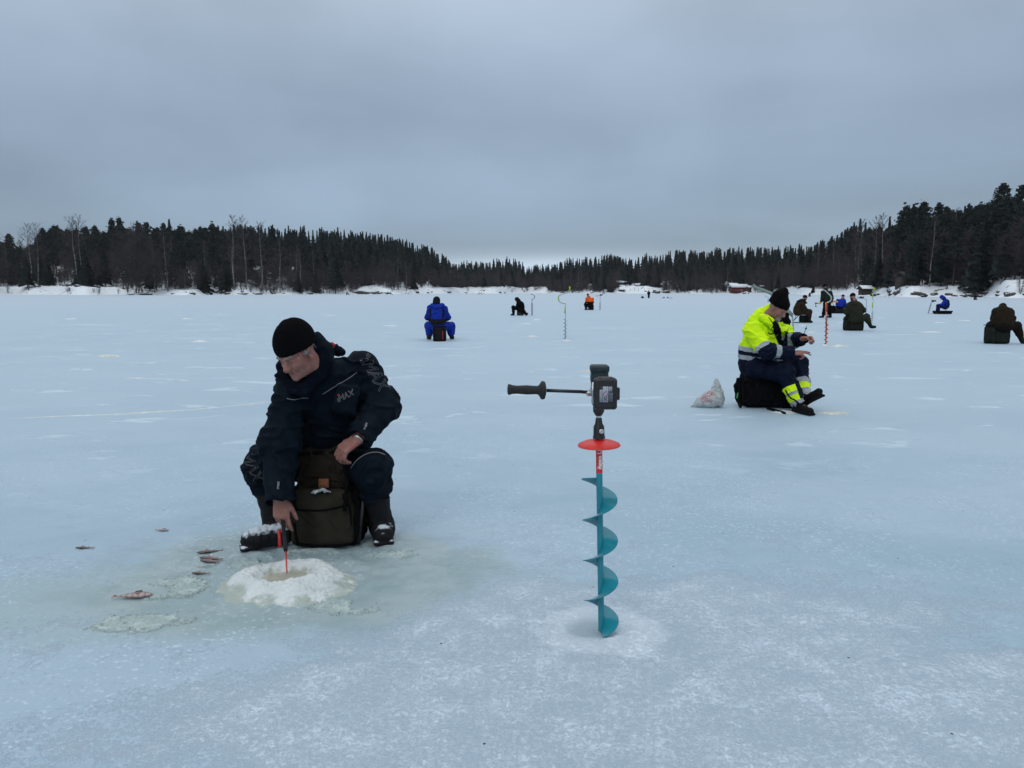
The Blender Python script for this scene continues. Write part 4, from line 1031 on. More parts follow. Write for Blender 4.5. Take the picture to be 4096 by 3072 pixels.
# frame of the stool
mb = MB(); xr = cx + .195
for Y1 in (4.14, 4.46):
    mb.tube([(xr + .035, Y1, .33), (xr - .005, Y1 - .02, .012)], .011, 8)
mb.tube([(xr + .02, 4.14, .30), (xr + .02, 4.46, .30)], .010, 8); mb.tube([(xr, 4.13, .09), (xr, 4.45, .09)], .009, 8)
mb.tube([(cx + .10, 4.15, .315), (xr + .075, 4.20, .315)], .016, 8); mb.tube([(cx + .10, 4.15, .125), (xr + .065, 4.22, .125)], .009, 8)
mb.tube([(xr + .028, 4.15, .29), (xr + .075, 4.40, .12)], .009, 8)
mb.build('stool_frame', mat('black_steel', (.008, .008, .009), .45), pk, True)
mb = MB()
for Y1 in (4.14, 4.46): mb.tube([(cx - .19, Y1, .33), (cx - .16, Y1 - .02, .012)], .011, 8)
mb.tube([(cx - .18, 4.14, .30), (cx - .18, 4.46, .30)], .010, 8); mb.build('stool_frame', MATS['black_steel'], pk, True)
mb = MB(); mb.box((cx, 4.30, .517), (.34, .30, .02), None, .008); mb.build('seat', M_blkp, pk)

# ---- short jigging rod in his hand
rod = empty('fishing_rod', P(1143, 2180, 3.84), 'short ice fishing rod with black grip and red tip held over the slush ring hole', 'fishing rod')
ha, hb = P(1129, 2052, 3.895), P(1143, 2206, 3.755); dr = nrm(hb - ha); Lh = np.linalg.norm(hb - ha)
mb = MB(); mb.lathe(ha, dr, [(0, .006), (.004, .010), (Lh*.35, .0105), (Lh*.45, .0085), (Lh*.6, .011), (Lh*.92, .0115), (Lh, .008)], 14); mb.build('handle', cloth('rod_foam', (.02, .022, .025), .7), rod, True)
mb = MB(); tip = P(1148, 2292, 3.66); mb.tube([hb - dr*.01, hb*.5 + tip*.5, tip], [.0048, .0040, .0030], 8); mb.build('rod_tip', mat('red_plastic', (.50, .020, .018), .35), rod, True)
mb = MB(); ra, rb = P(1117, 2118, 3.93), P(1119, 2190, 3.90); mb.tube([ra, rb], [.0075, .0085], 8); mb.build('reel_body', MATS['red_plastic'], rod, True)
mb = MB(); mb.tube([tip, np.array([tip[0], tip[1] - .01, .004])], .0006, 4); mb.build('line', C_pipe, rod)
# ================================================================ SLUSH RING, FISH, AUGER
def snow_mat(name, c1, c2, wetc=None, grain=60, pit=None):
    m = bpy.data.materials.new(name); m.use_nodes = True; t = NT(m.node_tree); m.node_tree.nodes.clear()
    p = t.n('ShaderNodeNewGeometry').outputs['Position']; z_ = t.n('ShaderNodeSeparateXYZ', {0: p}).outputs[2]
    n1 = t.noise(p, 9, 5, .65); n2 = t.noise(p, grain, 4, .7)
    c = t.mix(t.ramp(n1, .38, .62), c1, c2)
    if wetc: c = t.mix(t.ramp(t.math('ADD', z_, t.math('MULTIPLY', t.math('SUBTRACT', n1, .5), .14)), .026, .000), c, wetc)
    if pit is not None:
        l = t.vmath('LENGTH', t.mapping(p, (1/.135, 1/.112, 0), (-pit[0]/.135, -pit[1]/.112, 0))).outputs['Value']
        c = t.mix(t.math('MULTIPLY', t.ramp(t.math('ADD', l, t.math('MULTIPLY', t.math('SUBTRACT', n1, .5), .8)), 1.12, .72), .85), c, (.33, .325, .25))
    b = t.n('ShaderNodeBsdfPrincipled', {'Base Color': c, 'Roughness': t.mix(t.ramp(n2, .4, .6), (.35,)*3, (.8,)*3), 'Specular IOR Level': .35, 'Subsurface Weight': .0,
        'Normal': t.n('ShaderNodeBump', {'Strength': .9, 'Distance': .008, 'Height': n2}).outputs[0]})
    t.n('ShaderNodeOutputMaterial', {'Surface': b.outputs[0]}); return m
HPIT = G(1141, 2276, .055)
M_ring = snow_mat('slush_snow', (.52, .575, .58), (.62, .665, .67), (.36, .42, .38), 60, HPIT)
def heap(name, ctr, rx, ry, hfun, m, label, cat, group=None, n=110, kind=None, thick=-.03):
    """loose heap lying on the ice as a real height field with a closed rim under the surface"""
    g = np.linspace(-1.15, 1.15, n); X, Y = np.meshgrid(g, g, indexing='ij'); u, v = X.ravel(), Y.ravel()
    x, y = ctr[0] + u * rx, ctr[1] + v * ry; r = np.hypot(u, v); z = hfun(u, v, r, x, y)
    z = np.where(r > 1.12, thick, z)
    V = np.stack([x, y, z], 1); Fq = grid_faces(n, n); keep = (r[Fq] < 1.14).any(1) & (V[Fq][:, :, 2] > thick + 1e-4).any(1)
    o = empty(name, (ctr[0], ctr[1], 0)) if False else None
    ob = obj(name, V, Fq[keep], m); return tag(ob, label, cat, group, kind)
rc = G(1150, 2330); RH = G(1141, 2276, .055); RH[2] = 0
def ringh(u, v, r, x, y):
    p = np.stack([x, y, x*0], 1); nz = fbm(p * 8, 4) - .5; n2 = fbm(p * 28, 3) - .5; n3 = fbm(p * 70, 2) - .5
    a = np.arctan2(v, u); rr = r + nz * .42 + .05 * np.sin(3*a + 1) - .10 * np.exp(-((a + .75) / .5)**2) 
    h = .062 * np.clip(1 - np.clip(rr, 0, 2)**2.2, -1, 1) - .004
    hx, hy = x - RH[0] , y - RH[1] 
    rh = np.sqrt((hx / .140)**2 + (hy / .118)**2) + nz * .2 + n2 * .1
    h = h + .016 * np.exp(-((rh - 1.5) / .35)**2) - .012 * np.clip(-v * 1.6, 0, 1) * np.exp(-((rh - 1.4) / .5)**2); wl = 1 / (1 + np.exp((rh - 1.0) * 16)); h = h * (1 - wl) + wl * .006
    return np.where(h > -.02, h + (n2 * .022 + n3 * .018) * np.clip(rh - .3, .25, 1) * np.clip(1.3 - r, 0, 1), -.03)
ring = heap('slush_ring', rc, .325, .285, ringh, M_ring, 'white ring of heaped slush round the fishing hole in front of the sitting man', 'snow heap', n=190)
# low crumbs of refrozen slush beside it
def lowh(seed, amp=.030, den=.50):
    def f(u, v, r, x, y):
        p = np.stack([x, y, x*0 + seed], 1); n1 = fbm(p * 6, 3); n2 = fbm(p * 30, 3)
        m_ = np.clip(1 - r, 0, 1)**.5 * np.clip((n1 - den + .12) * 4, 0, 1); n3 = fbm(p * 75, 2); n4 = fbm(p * 190, 2); g_ = m_ * (n2*.30 + n3*.45 + n4*.45) - .33; return np.where(g_ > 0, amp * .9 * g_ + .002, -.009)
    return f
M_crumb = snow_mat('wet_slush', (.375, .465, .46), (.49, .57, .565), (.35, .44, .435), 90)
heap('slush_crumbs', G(1390, 2425), .22, .13, lowh(1, .035, .34), M_crumb, 'low spill of slush on the right front edge of the white slush ring', 'slush', n=150, thick=-.009)
heap('slush_crumbs', G(700, 2350), .20, .20, lowh(2, .030, .38), M_crumb, 'pale band of crumbly slush between the large fish and the slush ring', 'slush', n=150, thick=-.009)
heap('slush_crumbs', G(600, 2490), .42, .12, lowh(3, .022, .47), M_crumb, 'broken slush patch on the ice in front of the large fish', 'slush', n=150, thick=-.009)
heap('slush_crumbs', G(920, 2255), .30, .11, lowh(4, .026, .45), M_crumb, 'slush crumbs between the pair of fish and the left boot', 'slush', n=150, thick=-.009)
heap('slush_crumbs', G(1330, 2205), .34, .07, lowh(5, .040, .38), M_crumb, 'trodden slush along the front of the olive backpack', 'slush', n=150, thick=-.009)
heap('slush_crumbs', G(1580, 2230), .20, .16, lowh(6, .030, .45), M_crumb, 'trodden slush beside the right boot', 'slush', n=150, thick=-.009)
heap('slush_crumbs', G(1010, 2225), .16, .05, lowh(7, .03, .40), M_crumb, 'slush crumbs under the toe of the left boot', 'slush', n=100, thick=-.009)

# ---- perch
def fish_mat():
    m = bpy.data.materials.new('perch_skin'); m.use_nodes = True; t = NT(m.node_tree); m.node_tree.nodes.clear()
    g = t.n('ShaderNodeTexCoord').outputs['UV']; a = t.n('ShaderNodeAttribute', attribute_name='fuv').outputs['Vector']; s = t.n('ShaderNodeSeparateXYZ', {0: a}).outputs
    nz = t.noise(a, 9, 3)
    bar = t.ramp(t.math('ADD', t.math('SINE', t.math('MULTIPLY', s[0], 42.0)), t.math('MULTIPLY', nz, .8)), .5, 1.1)
    c = t.mix(t.ramp(t.math('ADD', s[1], t.math('MULTIPLY', t.math('SUBTRACT', nz, .5), .5)), -.35, .5), (.36, .28, .27), (.085, .07, .065))
    c = t.mix(t.math('MULTIPLY', bar, .45), c, (.045, .035, .03)); c = t.mix(t.ramp(nz, .58, .72), c, (.30, .15, .13))
    b = t.n('ShaderNodeBsdfPrincipled', {'Base Color': c, 'Roughness': .35, 'Specular IOR Level': .5}); t.n('ShaderNodeOutputMaterial', {'Surface': b.outputs[0]}); return m
M_fish = fish_mat(); M_fin = mat('red_fin', (.34, .07, .035), .5, var=.3, vscale=90); M_dfin = mat('dark_fin', (.06, .045, .045), .6)
def perch(ctr, L, ang, label, group=None, side=1, flat=.42, curve=.0, fins=True, lift=0.0, fat=1.25):
    """fish lying on its side: x along the body (snout at +x), y dorsal side, z up"""
    prof = [(0.0, .012, .010), (.03, .030, .022), (.08, .055, .038), (.16, .085, .052), (.27, .112, .060), (.38, .118, .060), (.50, .104, .052), (.62, .080, .040), (.74, .055, .027), (.84, .036, .018), (.90, .032, .012)]
    prof = [(a_, b_ * (fat if .05 < a_ < .8 else 1), c_) for a_, b_, c_ in prof]
    n = 16; V = []; att = []; Fc = []
    for u, hh, ww in prof:
        bend = curve * (u - .45)**2
        for k in range(n):
            th = 2*math.pi*k/n; V.append((L*(.5 - u), L*(hh*math.cos(th) + bend), L*(ww*flat/.42*math.sin(th)) + L*.052)); att.append((u, math.cos(th), 0))
    for i in range(len(prof) - 1):
        for k in range(n): k1 = (k+1) % n; Fc.append((i*n+k, (i+1)*n+k, (i+1)*n+k1, i*n+k1))
    Fc.append(tuple(range(n))); Fc.append(tuple((len(prof)-1)*n + k for k in range(n))[::-1])
    ca, sa = math.cos(math.radians(ang)), math.sin(math.radians(ang)); Rz = np.array([[ca, -sa, 0], [sa, ca, 0], [0, 0, 1]])
    base = np.array([ctr[0], ctr[1], 0]); root = empty('fish', base, label, 'fish', group)
    T = lambda A: np.array(A) @ Rz.T + base + [0, 0, lift]
    b = obj('body', T(V), Fc, M_fish, root); at = b.data.attributes.new('fuv', 'FLOAT_VECTOR', 'POINT'); at.data.foreach_set('vector', np.array(att).ravel())
    def slab(pts, m, name, zt=.052):
        k = len(pts); V = [(L*x_, L*(y_ + curve*((.5 - x_) - .45)**2), L*(zt + z_) + q*.0008) for q in (-1, 1) for x_, y_, z_ in pts]
        obj(name, T(V), [tuple(range(k))[::-1], tuple(range(k, 2*k))] + [(i, (i+1) % k, k + (i+1) % k, k + i) for i in range(k)], m, root, smooth=False)
    slab([(-.38, -.03, 0), (-.38, .03, 0), (-.50, .085, .01), (-.46, .0, 0), (-.50, -.085, .01)], M_fin, 'tail')
    slab([(.22, .105, 0), (.16, .19, .05), (.02, .17, .04), (-.02, .10, 0)], M_dfin, 'dorsal_fin')
    slab([(-.10, -.085, 0), (-.16, -.150, .02), (-.22, -.055, 0)], M_fin, 'anal_fin')
    slab([(.20, -.02, .055), (.10, -.09, .075), (.07, -.03, .062)], M_fin, 'pectoral_fin'); slab([(.16, -.10, .0), (.06, -.185, .02), (.07, -.10, 0)], M_fin, 'pelvic_fin')
    mb = MB(); mb.lathe(T([(L*.43, L*.018, L*(.052 + .022))])[0], (0, 0, 1), [(0, L*.015), (L*.005, L*.013), (L*.008, L*.006)], 10); mb.build('eye', mat('fish_eye', (.01, .01, .01), .15), root, True)
    return root
gr = 'perch lying on the ice'
perch(G(533, 2388), .178, 8, 'largest reddish perch with orange fins lying left of the slush', gr, curve=-.08)
perch(G(840, 2210), .135, 196, 'perch lying above its neighbour, left of the left boot', gr, curve=.05)
perch(G(845, 2238), .140, 167, 'pale bellied perch just below another perch near the slush', gr)
perch(G(840, 2249), .118, 166, 'dark backed perch pressed against the pale bellied one', gr, lift=.0)
perch(G(803, 2296), .095, 175, 'small dark perch alone left of the slush ring', gr, fat=.9)
perch(G(648, 2122), .085, -5, 'smallest perch furthest back on the frosted ice', gr)
perch(G(339, 2194), .108, 178, 'dark thin perch farthest left on the ice', gr, flat=.3, fat=.8)

# ---- cordless drill on an auger, standing in the ice
M_teal = mat('teal_paint', (.005, .20, .26), .30, var=.10, vscale=12, coat=.3, bump=.0006, bscale=60); M_rpl = mat('red_disc_plastic', (.62, .016, .012), .38, var=.05, vscale=30)
M_bpl = mat('black_plastic', (.008, .008, .010), .42, var=.2, vscale=60, bump=.0004); M_steel = mat('bright_steel', (.55, .56, .58), .28, metal=1.0); M_rub = mat('rubber_grip', (.010, .010, .011), .75, bump=.0015, bscale=300)
M_white = mat('white_print', (.70, .70, .70), .6)
AY = AUG[1]; a0 = AUG + [0, 0, .008]; topp = P(2396, 1775, AY); axd = nrm(topp - a0)
au = empty('ice_auger', (AUG[0], AUG[1], 0), 'teal spiral ice auger with red disc and black cordless drill standing upright in the snow', 'ice auger')
def helix(name, b0, ax, z0, z1, pitch, r0, r1, th0, m, parent, t=.0022, n=26, taper_top=0.0):
    ax = nrm(ax); u = nrm(np.cross([0, 1., 0], ax)); v = np.cross(ax, u); k = max(8, int((z1 - z0) / pitch * n)); V = []; Fc = []
    for i in range(k + 1):
        z = z0 + (z1 - z0) * i / k; th = th0 + 2*math.pi * (z - z0) / pitch; e = u*math.cos(th) + v*math.sin(th)
        ro = r1 * (1 if not taper_top else min(1, (z1 - z) / taper_top + .25))
        for rr, dz in ((r0, -t), (ro, -t*.6), (ro, t*.6), (r0, t)): V.append(b0 + ax*(z + dz + (ro - rr) * -.06) + e*rr)
    for i in range(k):
        for j in range(3): Fc.append((i*4+j, i*4+j+1, (i+1)*4+j+1, (i+1)*4+j))
    Fc += [(0, 1, 2, 3)[::-1], (k*4, k*4+1, k*4+2, k*4+3)]
    return obj(name, V, Fc, m, parent, smooth=False)
pitch = np.linalg.norm(P(2400, 2237, AY) - P(2400, 2075, AY))
L_all = np.linalg.norm(topp - a0); zt = np.linalg.norm(P(2398, 1890, AY) - a0)
mb = MB(); mb.lathe(a0 - axd*.008, axd, [(0, .004), (.008, .0125), (zt + .02, .0128)], 24); mb.build('shaft', M_teal, au, auto=35)
zl = np.linalg.norm(P(2400, 2397, AY) - a0) ; nturn = zl / pitch
hx = helix('flighting', a0, axd, .004, zl + pitch*3.02, pitch, .012, .072, math.pi - 2*math.pi*(zl - .004)/pitch + .12, M_teal, au, n=40)
hx.data.polygons.foreach_set('use_smooth', [True]*len(hx.data.polygons)); hx.data.set_sharp_from_angle(angle=R(50))
zr = L_all; mb = MB(); mb.lathe(a0 + axd*zt, axd, [(0, .0130), (zr - zt + .01, .0130)], 24); mb.build('red_tube', M_rpl, au, auto=35)
mb = MB(); mb.lathe(topp - axd*.006, axd, [(0, .010), (-.004, .083), (-.001, .086), (.006, .082), (.016, .060), (.022, .035), (.024, .018)], 48); mb.build('red_disc', M_rpl, au, auto=50)
AX = lambda py: P(2396 + (1775 - py) * .006, py, AY)
mb = MB(); c0 = AX(1760); h = lambda py: float((AX(py) - c0) @ axd)
mb.lathe(c0, axd, [(h(1752), .025), (h(1744), .0235), (h(1738), .0225), (h(1706), .0215), (h(1694), .0150), (h(1674), .0125), (h(1671), .0105)], 28); mb.build('coupler', M_bpl, au, auto=35)
mb = MB(); bc = P(2406, 1726, AY - .0225); mb.lathe(bc, (.05, -1, .1), [(-.006, .0095), (.003, .0095), (.004, .008), (.004, .004), (.001, .0035)], 20); mb.build('bolt', M_steel, au, auto=35)
mb = MB(); mb.lathe(c0, axd, [(h(1674), .008), (h(1660), .0115), (h(1655), .0115)], 20); mb.build('drill_bit_shank', M_steel, au, auto=35)
mb = MB(); mb.lathe(c0, axd, [(h(1662), .013), (h(1656), .0165), (h(1645), .0225), (h(1636), .0225), (h(1622), .0225), (h(1618), .026), (h(1600), .029)], 28); mb.build('chuck', M_bpl, au, auto=35)
# drill body: motor housing upright, grip and battery toward the camera
S = SDF(AX(1640) - [.07, .2, .02], AX(1450) + [.08, .07, .04], .003)
S.cone(AX(1605), AX(1510), .030, .0335, .01); S.box(AX(1500), (.068, .066, .07), None, .018, .01); S.box(AX(1474), (.074, .070, .030), None, .010, .004)
S.cone(AX(1565) + [0, -.02, 0], AX(1560) + [.012, -.105, -.005], .019, .020, .015)
S.box(AX(1560) + [.012, -.118, -.005], (.072, .022, .105), None, .010, .01)
dn = sdf_obj('drill_body', S, [mat('drill_plastic', (.007, .020, .026), .5, var=.3, vscale=30)], au, 1)
mb = MB(); mb.tube([AX(1560) + [-.038, -.118, -.04], AX(1560) + [-.038, -.118, .045]], .004, 6); mb.build('battery_rail', M_steel, au, True)
Yb = AY - .165
bc = P(2421, 1574, Yb); Rb = frame((-.10, -1, .06), (0, .06, 1))
S = SDF(bc - .09, bc + .09, .0025); S.box(bc, (.088, .062, .118), Rb, .012, .002); S.box(bc + Rb @ np.array([0, .0, .052]), (.060, .060, .022), Rb, .008, .006)
S.box(bc + Rb @ np.array([-.046, 0, .0]), (.016, .036, .046), Rb, .003, .003)
for sx in (-1, 1):
    for sz in (-1, 1): S.cone(bc + Rb @ np.array([sx*.020, .022, sz*.060]), bc + Rb @ np.array([sx*.020, .05, sz*.060]), .0042, .0042, .001, 'sub')
sdf_obj('battery', S, [M_bpl], au, 1)
fc = bc + Rb @ np.array([0, .0325, -.002]); xi = -Rb[:, 0]; zi = Rb[:, 2]; ni = Rb[:, 1]
def panel(name, x0, x1, z0, z1, m, lift, parent):
    c = fc + xi*(x0+x1)/2 + zi*(z0+z1)/2 + ni*lift; mb = MB(); mb.box(c, (x1-x0, .0012, z1-z0), np.stack([xi, ni, zi], 1)); return mb.build(name, m, parent)
M_lab = mat('label_white', (.42, .47, .55), .6); M_labk = mat('label_black', (.02, .02, .025), .6)
lab = panel('rating_label', -.022, .030, -.030, .032, M_labk, 0, au)
w1 = panel('warning_label', -.0095, .010, -.028, .030, M_lab, .0012, lab); w2 = panel('recycling_label', .012, .024, .012, .030, M_lab, .0012, lab); w3 = panel('text_label', -.021, -.011, -.028, .018, M_lab, .0012, lab)
def onlab(name, fn, m, parent=None): 
    mb = MB(); fn(mb); return mb.build(name, m, parent or lab)
q = lambda x, z: fc + xi*x + zi*z + ni*.0024
ringp = lambda cx_, cz, r, n=20, a0=0, a1=2*math.pi: [q(cx_ + r*math.cos(a), cz + r*math.sin(a)) for a in np.linspace(a0, a1, n)]
onlab('prohibition_symbol', lambda mb: (mb.tube(ringp(0, .001, .0082), .0010, 4, caps=False), mb.tube([q(-.0055, .0065), q(.0055, -.0050)], .0009, 4)), mat('red_ink', (.25, .05, .07), .6))
onlab('recycling_symbol', lambda mb: [mb.tube(ringp(0, .0205, .0058, 8, a + .3, a + 1.7), .0010, 4) for a in (0, 2.09, 4.19)], M_labk)
onlab('bin_symbol', lambda mb: (mb.tube([q(-.0045, -.0125), q(-.003, -.0235), q(.003, -.0235), q(.0045, -.0125), q(-.0045, -.0125)], .0006, 4), mb.tube([q(-.0065, -.0245), q(.0065, -.0115)], .0007, 4), mb.tube([q(.0065, -.0245), q(-.0065, -.0115)], .0007, 4)), M_labk)
onlab('small_symbol', lambda mb: (mb.tube(ringp(.018, .0255, .0034, 12), .0006, 4), mb.tube(ringp(.018, .0165, .0034, 12), .0006, 4)), M_labk)
onlab('fine_print', lambda mb: [mb.tube([q(-.0195, -.026 + i*.0044), q(-.0125, -.026 + i*.0044)], .0007, 4) for i in range(10)] + [mb.tube([q(-.008, .0115), q(.008, .0115)], .0005, 4), mb.tube([q(-.008, -.0095), q(.008, -.0095)], .0005, 4)], M_labk)
onlab('fine_print', lambda mb: [mb.tube([q(.0135 + i*.004, -.026), q(.0135 + i*.004, .008)], .0005, 4) for i in range(4)], M_lab)
# side handle
e0 = AX(1566) + [-.028, -.02, 0]; e1 = P(2122, 1563, AY - .05); hd = nrm(P(2030, 1561, AY - .065) - e0)
g0 = P(2168, 1561, AY - .045)
mb = MB(); mb.tube([e0, g0], .0068, 12); mb.build('side_rod', M_bpl, au, True)
mb = MB(); mb.tube([P(2364, 1568, AY - .02), P(2328, 1567, AY - .022)], .0082, 12); mb.box(P(2356, 1574, AY - .025), (.022, .03, .018), None, .004); mb.box(P(2372, 1560, AY - .035), (.018, .025, .036), None, .004); mb.lathe(P(2372, 1546, AY - .05), (0, 0, 1), [(0, .009), (.01, .009)], 12); mb.build('handle_clamp', M_steel, au, auto=35)
mb = MB(); mb.tube([P(2362, 1552, AY - .05), P(2357, 1562, AY - .055), P(2366, 1570, AY - .05)], .0022, 6); mb.build('clamp_ring', M_steel, au, True)
# grip: a shaped lathe from the flange outward
Lg = np.linalg.norm(P(2031, 1560, AY - .065) - g0)
mb = MB(); mb.lathe(g0, hd, [(-.012, .012), (-.010, .034), (-.004, .0365), (.003, .0355), (.008, .026), (.014, .0185), (.022, .0165), (Lg*.45, .0185), (Lg*.72, .0160), (Lg*.86, .0175), (Lg*.95, .0215), (Lg*.99, .0205), (Lg, .014)], 32); mb.build('grip', M_rub, au, auto=60)
mb = MB(); mb.lathe(g0 - hd*.0125, hd, [(0, .0135), (-.0010, .0140), (-.0012, .0235), (.001, .0240)], 32); mb.build('flange_ring', mat('grey_disc', (.30, .33, .36), .5), au, auto=40)
mb = MB(); mb.lathe(g0 - hd*.0135, hd, [(0, .0165), (-.0006, .017), (-.0006, .0180), (0, .0185)], 32, caps=False); mb.build('flange_groove', M_bpl, au)
# lettering on the red tube (reads upward)
def tube_text(txt, size, pyc, bold=.0, space=1.0, m=M_white):
    V, Fc = text_mesh(txt, size, bold=bold, space=space, cuts=1); c = AX(pyc) if False else a0 + axd * float((P(2398, pyc, AY) - a0) @ axd); rr = .0133; out = []
    side_ = np.array([1.0, 0, 0]); fr = nrm(np.cross(axd, side_)); fr = fr if fr[1] < 0 else -fr
    for v in V:
        th = (-v[1] + .0012) / rr * -1; out.append(c + axd*v[0] + (side_*math.sin(-v[1]/rr + .10) + fr*math.cos(-v[1]/rr + .10))*rr)
    obj('lettering', out, Fc, m, au, smooth=False)
tube_text('Rapala', .0235, 1848, bold=.0011, space=.92); tube_text('UR', .027, 1797, bold=.0013)
# ================================================================ THE MAN IN THE HIGH-VISIBILITY JACKET
Yy = 9.25
C_hv = cloth('hi_vis_yellow', (.62, .88, .012), .6, var=.06, vscale=6, col2=(.50, .78, .01)); C_wnavy = cloth('work_navy', (.0035, .0055, .016), .7, col2=(.005, .009, .024)); C_tape = mat('silver_tape', (.27, .30, .33), .5, var=.12, vscale=9)
J2 = jp(Yy, head=(3112, 1232, -.10), fwd=(.52, -.66, -.54), up=(.30, -.16, .93), neck=(3074, 1285, -.02), chest=(3055, 1345, .02), pelvis=(3022, 1455, .06),
    sh=[(3010, 1322, -.16), (3128, 1318, .12)], el=[(3062, 1400, -.34), (3165, 1362, -.05)], wr=[(3170, 1412, -.36), (3212, 1355, -.28)],
    hip=[(3030, 1465, -.10), (3060, 1465, .12)], kn=[(3140, 1492, -.28), (3192, 1460, .05)], an=[(3192, 1620, -.42), (3205, 1580, -.05)], toe=[(3250, 1618, -.55), (3272, 1596, -.30)])
J2['an'][0] = GX(3196, 8.82, .09); J2['toe'][0] = GX(3236, 8.70, .055); J2['toe'][0] = GX(3240, 8.66, .075)
J2['an'][1] = GX(3222, 8.95, .15); J2['toe'][1] = GX(3276, 8.80, .25)
def jf2(S):
    S.ell(J2['chest']*.4 + J2['pelvis']*.6 + [.05, -.04, 0], (.235, .20, .20), None, .06)
    # hood lying on the back, high collar
    S.chain([P(3020, 1290, Yy + .05), P(3050, 1262, Yy + .06), P(3074, 1236, Yy + .04)], [.095, .10, .055], .03)
    S.chain([P(3052, 1270, Yy - .12), P(3080, 1285, Yy - .20), P(3100, 1308, Yy - .22), P(3128, 1322, Yy - .14), P(3148, 1312, Yy + .02)], [.055, .050, .045, .045, .04], .02)
    S.chain([P(3140, 1262, Yy + .12), P(3143, 1285, Yy + .10)], [.05, .055], .02)
def jp2(C):
    # sleeves and trunk: yellow above, navy below, silver tapes between
    mi = np.zeros(len(C), int)
    def seg(p, q):
        ba = q - p; L = np.linalg.norm(ba); t_ = (C - p) @ ba / L**2; d = np.linalg.norm(C - p - np.clip(t_, 0, 1)[:, None]*ba, axis=1); return t_ * L, d, L
    tz = C[:, 2] + .12 * (C[:, 0] - J2['pelvis'][0]); 
    zt = P(2990, 1392, Yy)[2]; zb = P(2990, 1436, Yy)[2]
    mi[tz < zt] = 1; mi[(tz < zt) & (tz > zt - .055)] = 2; mi[(tz < zb + .03) & (tz > zb - .025)] = 2
    for i in (0, 1):
        tu, du, Lu = seg(J2['sh'][i], J2['el'][i]); tf, df, Lf = seg(J2['el'][i], J2['wr'][i]); ta, da, La = seg(J2['chest'], J2['pelvis'])
        onarm = (np.minimum(du, df) < .125) & (np.minimum(du, df) < da * .62) | (df < .10)
        up = onarm & (du <= df); fo = onarm & ~up; cut = Lu * (.80 if i == 0 else .82)
        mi[up] = 0; mi[up & (tu > cut)] = 2; mi[up & (tu > cut + .055)] = 1; mi[fo] = 1; c2 = Lf * (.35 if i == 0 else .25); mi[fo & (tf > c2) & (tf < c2 + .06)] = 2
    # dark collar lining and front opening
    fr = (C[:, 1] < J2['chest'][1] - .02); l0 = P(3098, 1300, Yy - .2); l1 = P(3136, 1400, Yy - .1)
    tt, dd_, LL = seg(l0, l1); X = C[:, 0] - (l0[0] + (l1[0] - l0[0]) * np.clip(tt / LL, 0, 1))
    hi = (C[:, 2] < l0[2] + .05) & (C[:, 2] > l1[2]) & fr & (np.abs(X) < .036) & (mi == 0); mi[hi] = 3
    mi[(np.linalg.norm(C - P(3143, 1275, Yy + .11), axis=1) < .10)] = 3
    return mi
def tp2(C):
    mi = np.zeros(len(C), int)
    for i in (0, 1):
        p, q = J2['kn'][i], J2['an'][i]; ba = q - p; L = np.linalg.norm(ba); t_ = (C - p) @ ba / L**2; d = np.linalg.norm(C - p - np.clip(t_, 0, 1)[:, None]*ba, axis=1)
        on = (d < .14) & (t_ > .2)
        if i == 0:
            side = C[:, 0] - (p[0] + ba[0]*t_) < .015
            mi[on & side & (t_ > .42) & (t_ < .60)] = 1; mi[on & side & (t_ > .60) & (t_ < .68)] = 2; mi[on & side & (t_ > .68) & (t_ < .86)] = 1; mi[on & (t_ > .86)] = 2
        else: mi[on & (t_ > .50) & (t_ < .62)] = 2; mi[on & (t_ > .62) & (t_ < .78)] = 1; mi[on & (t_ > .78)] = 2
    return mi
def hat2(root, hc, Rm):
    L = lambda x, y, z: hc + Rm @ np.array([x, y, z]); S = SDF(hc - .22, hc + [.3, .22, .36], .007)
    S.ell(L(0, -.012, .058), (.100, .122, .100), Rm, .01); yh = Yy - .10; S.chain([P(3110, 1212, yh), P(3120, 1188, yh), P(3137, 1168, yh)], [.105, .088, .050], .03)
    S.plane(L(0, .06, .022), Rm @ np.array([0, .05, -1.0]), .008)
    S.cone(L(0, .02, .03), L(0, -.03, .03), .09, .09, .0) if False else None
    sdf_obj('knit_hat', S, [C_black], root, 1, folds(.005, 16))
    mb = MB(); mb.box(L(.012, .102, .045), (.020, .004, .010), Rm); mb.build('hat_tag', C_pipe, root)
    S = SDF(hc - .2, hc + .2, .0055)
    S.ell(L(0, .072, -.100), (.044, .040, .050), Rm, .01); S.cone(L(-.026, .098, -.050), L(.026, .098, -.050), .0075, .0075, .01); S.ell(L(0, .092, -.118), (.018, .016, .030), Rm, .02)
    for sx in (-1, 1): S.cone(L(sx*.050, .055, -.070), L(sx*.030, .082, -.060), .014, .012, .02)
    def df(V, N): return .004 * (fbm(V * 120, 2) - .5)
    sdf_obj('beard', S, [mat('grey_beard', (.22, .20, .19), .9, var=.35, vscale=120)], root, 1, df)
    S = SDF(hc - .2, hc + .2, .006)
    for sx in (-1, 1): S.ell(L(sx*.068, -.020, .006), (.014, .045, .022), Rm, .01)
    S.ell(L(0, -.075, -.005), (.060, .028, .030), Rm, .01)
    sdf_obj('hair', S, [MATS['grey_beard']], root, 1)
g0_ = dict(d=(.9, -.25, .02), n=(0.1, .5, -.85), side=1, s=1.12, curls=[(.12, .15, .1), (.2, .25, .2), (.9, 1.1, .7), (1.0, 1.2, .8)], thumb=.35)
g1_ = dict(d=(.62, -.45, .10), n=(-.15, -.35, -.9), side=-1, s=1.12, curls=[(1.1, 1.2, .8)]*4, thumb=.6)
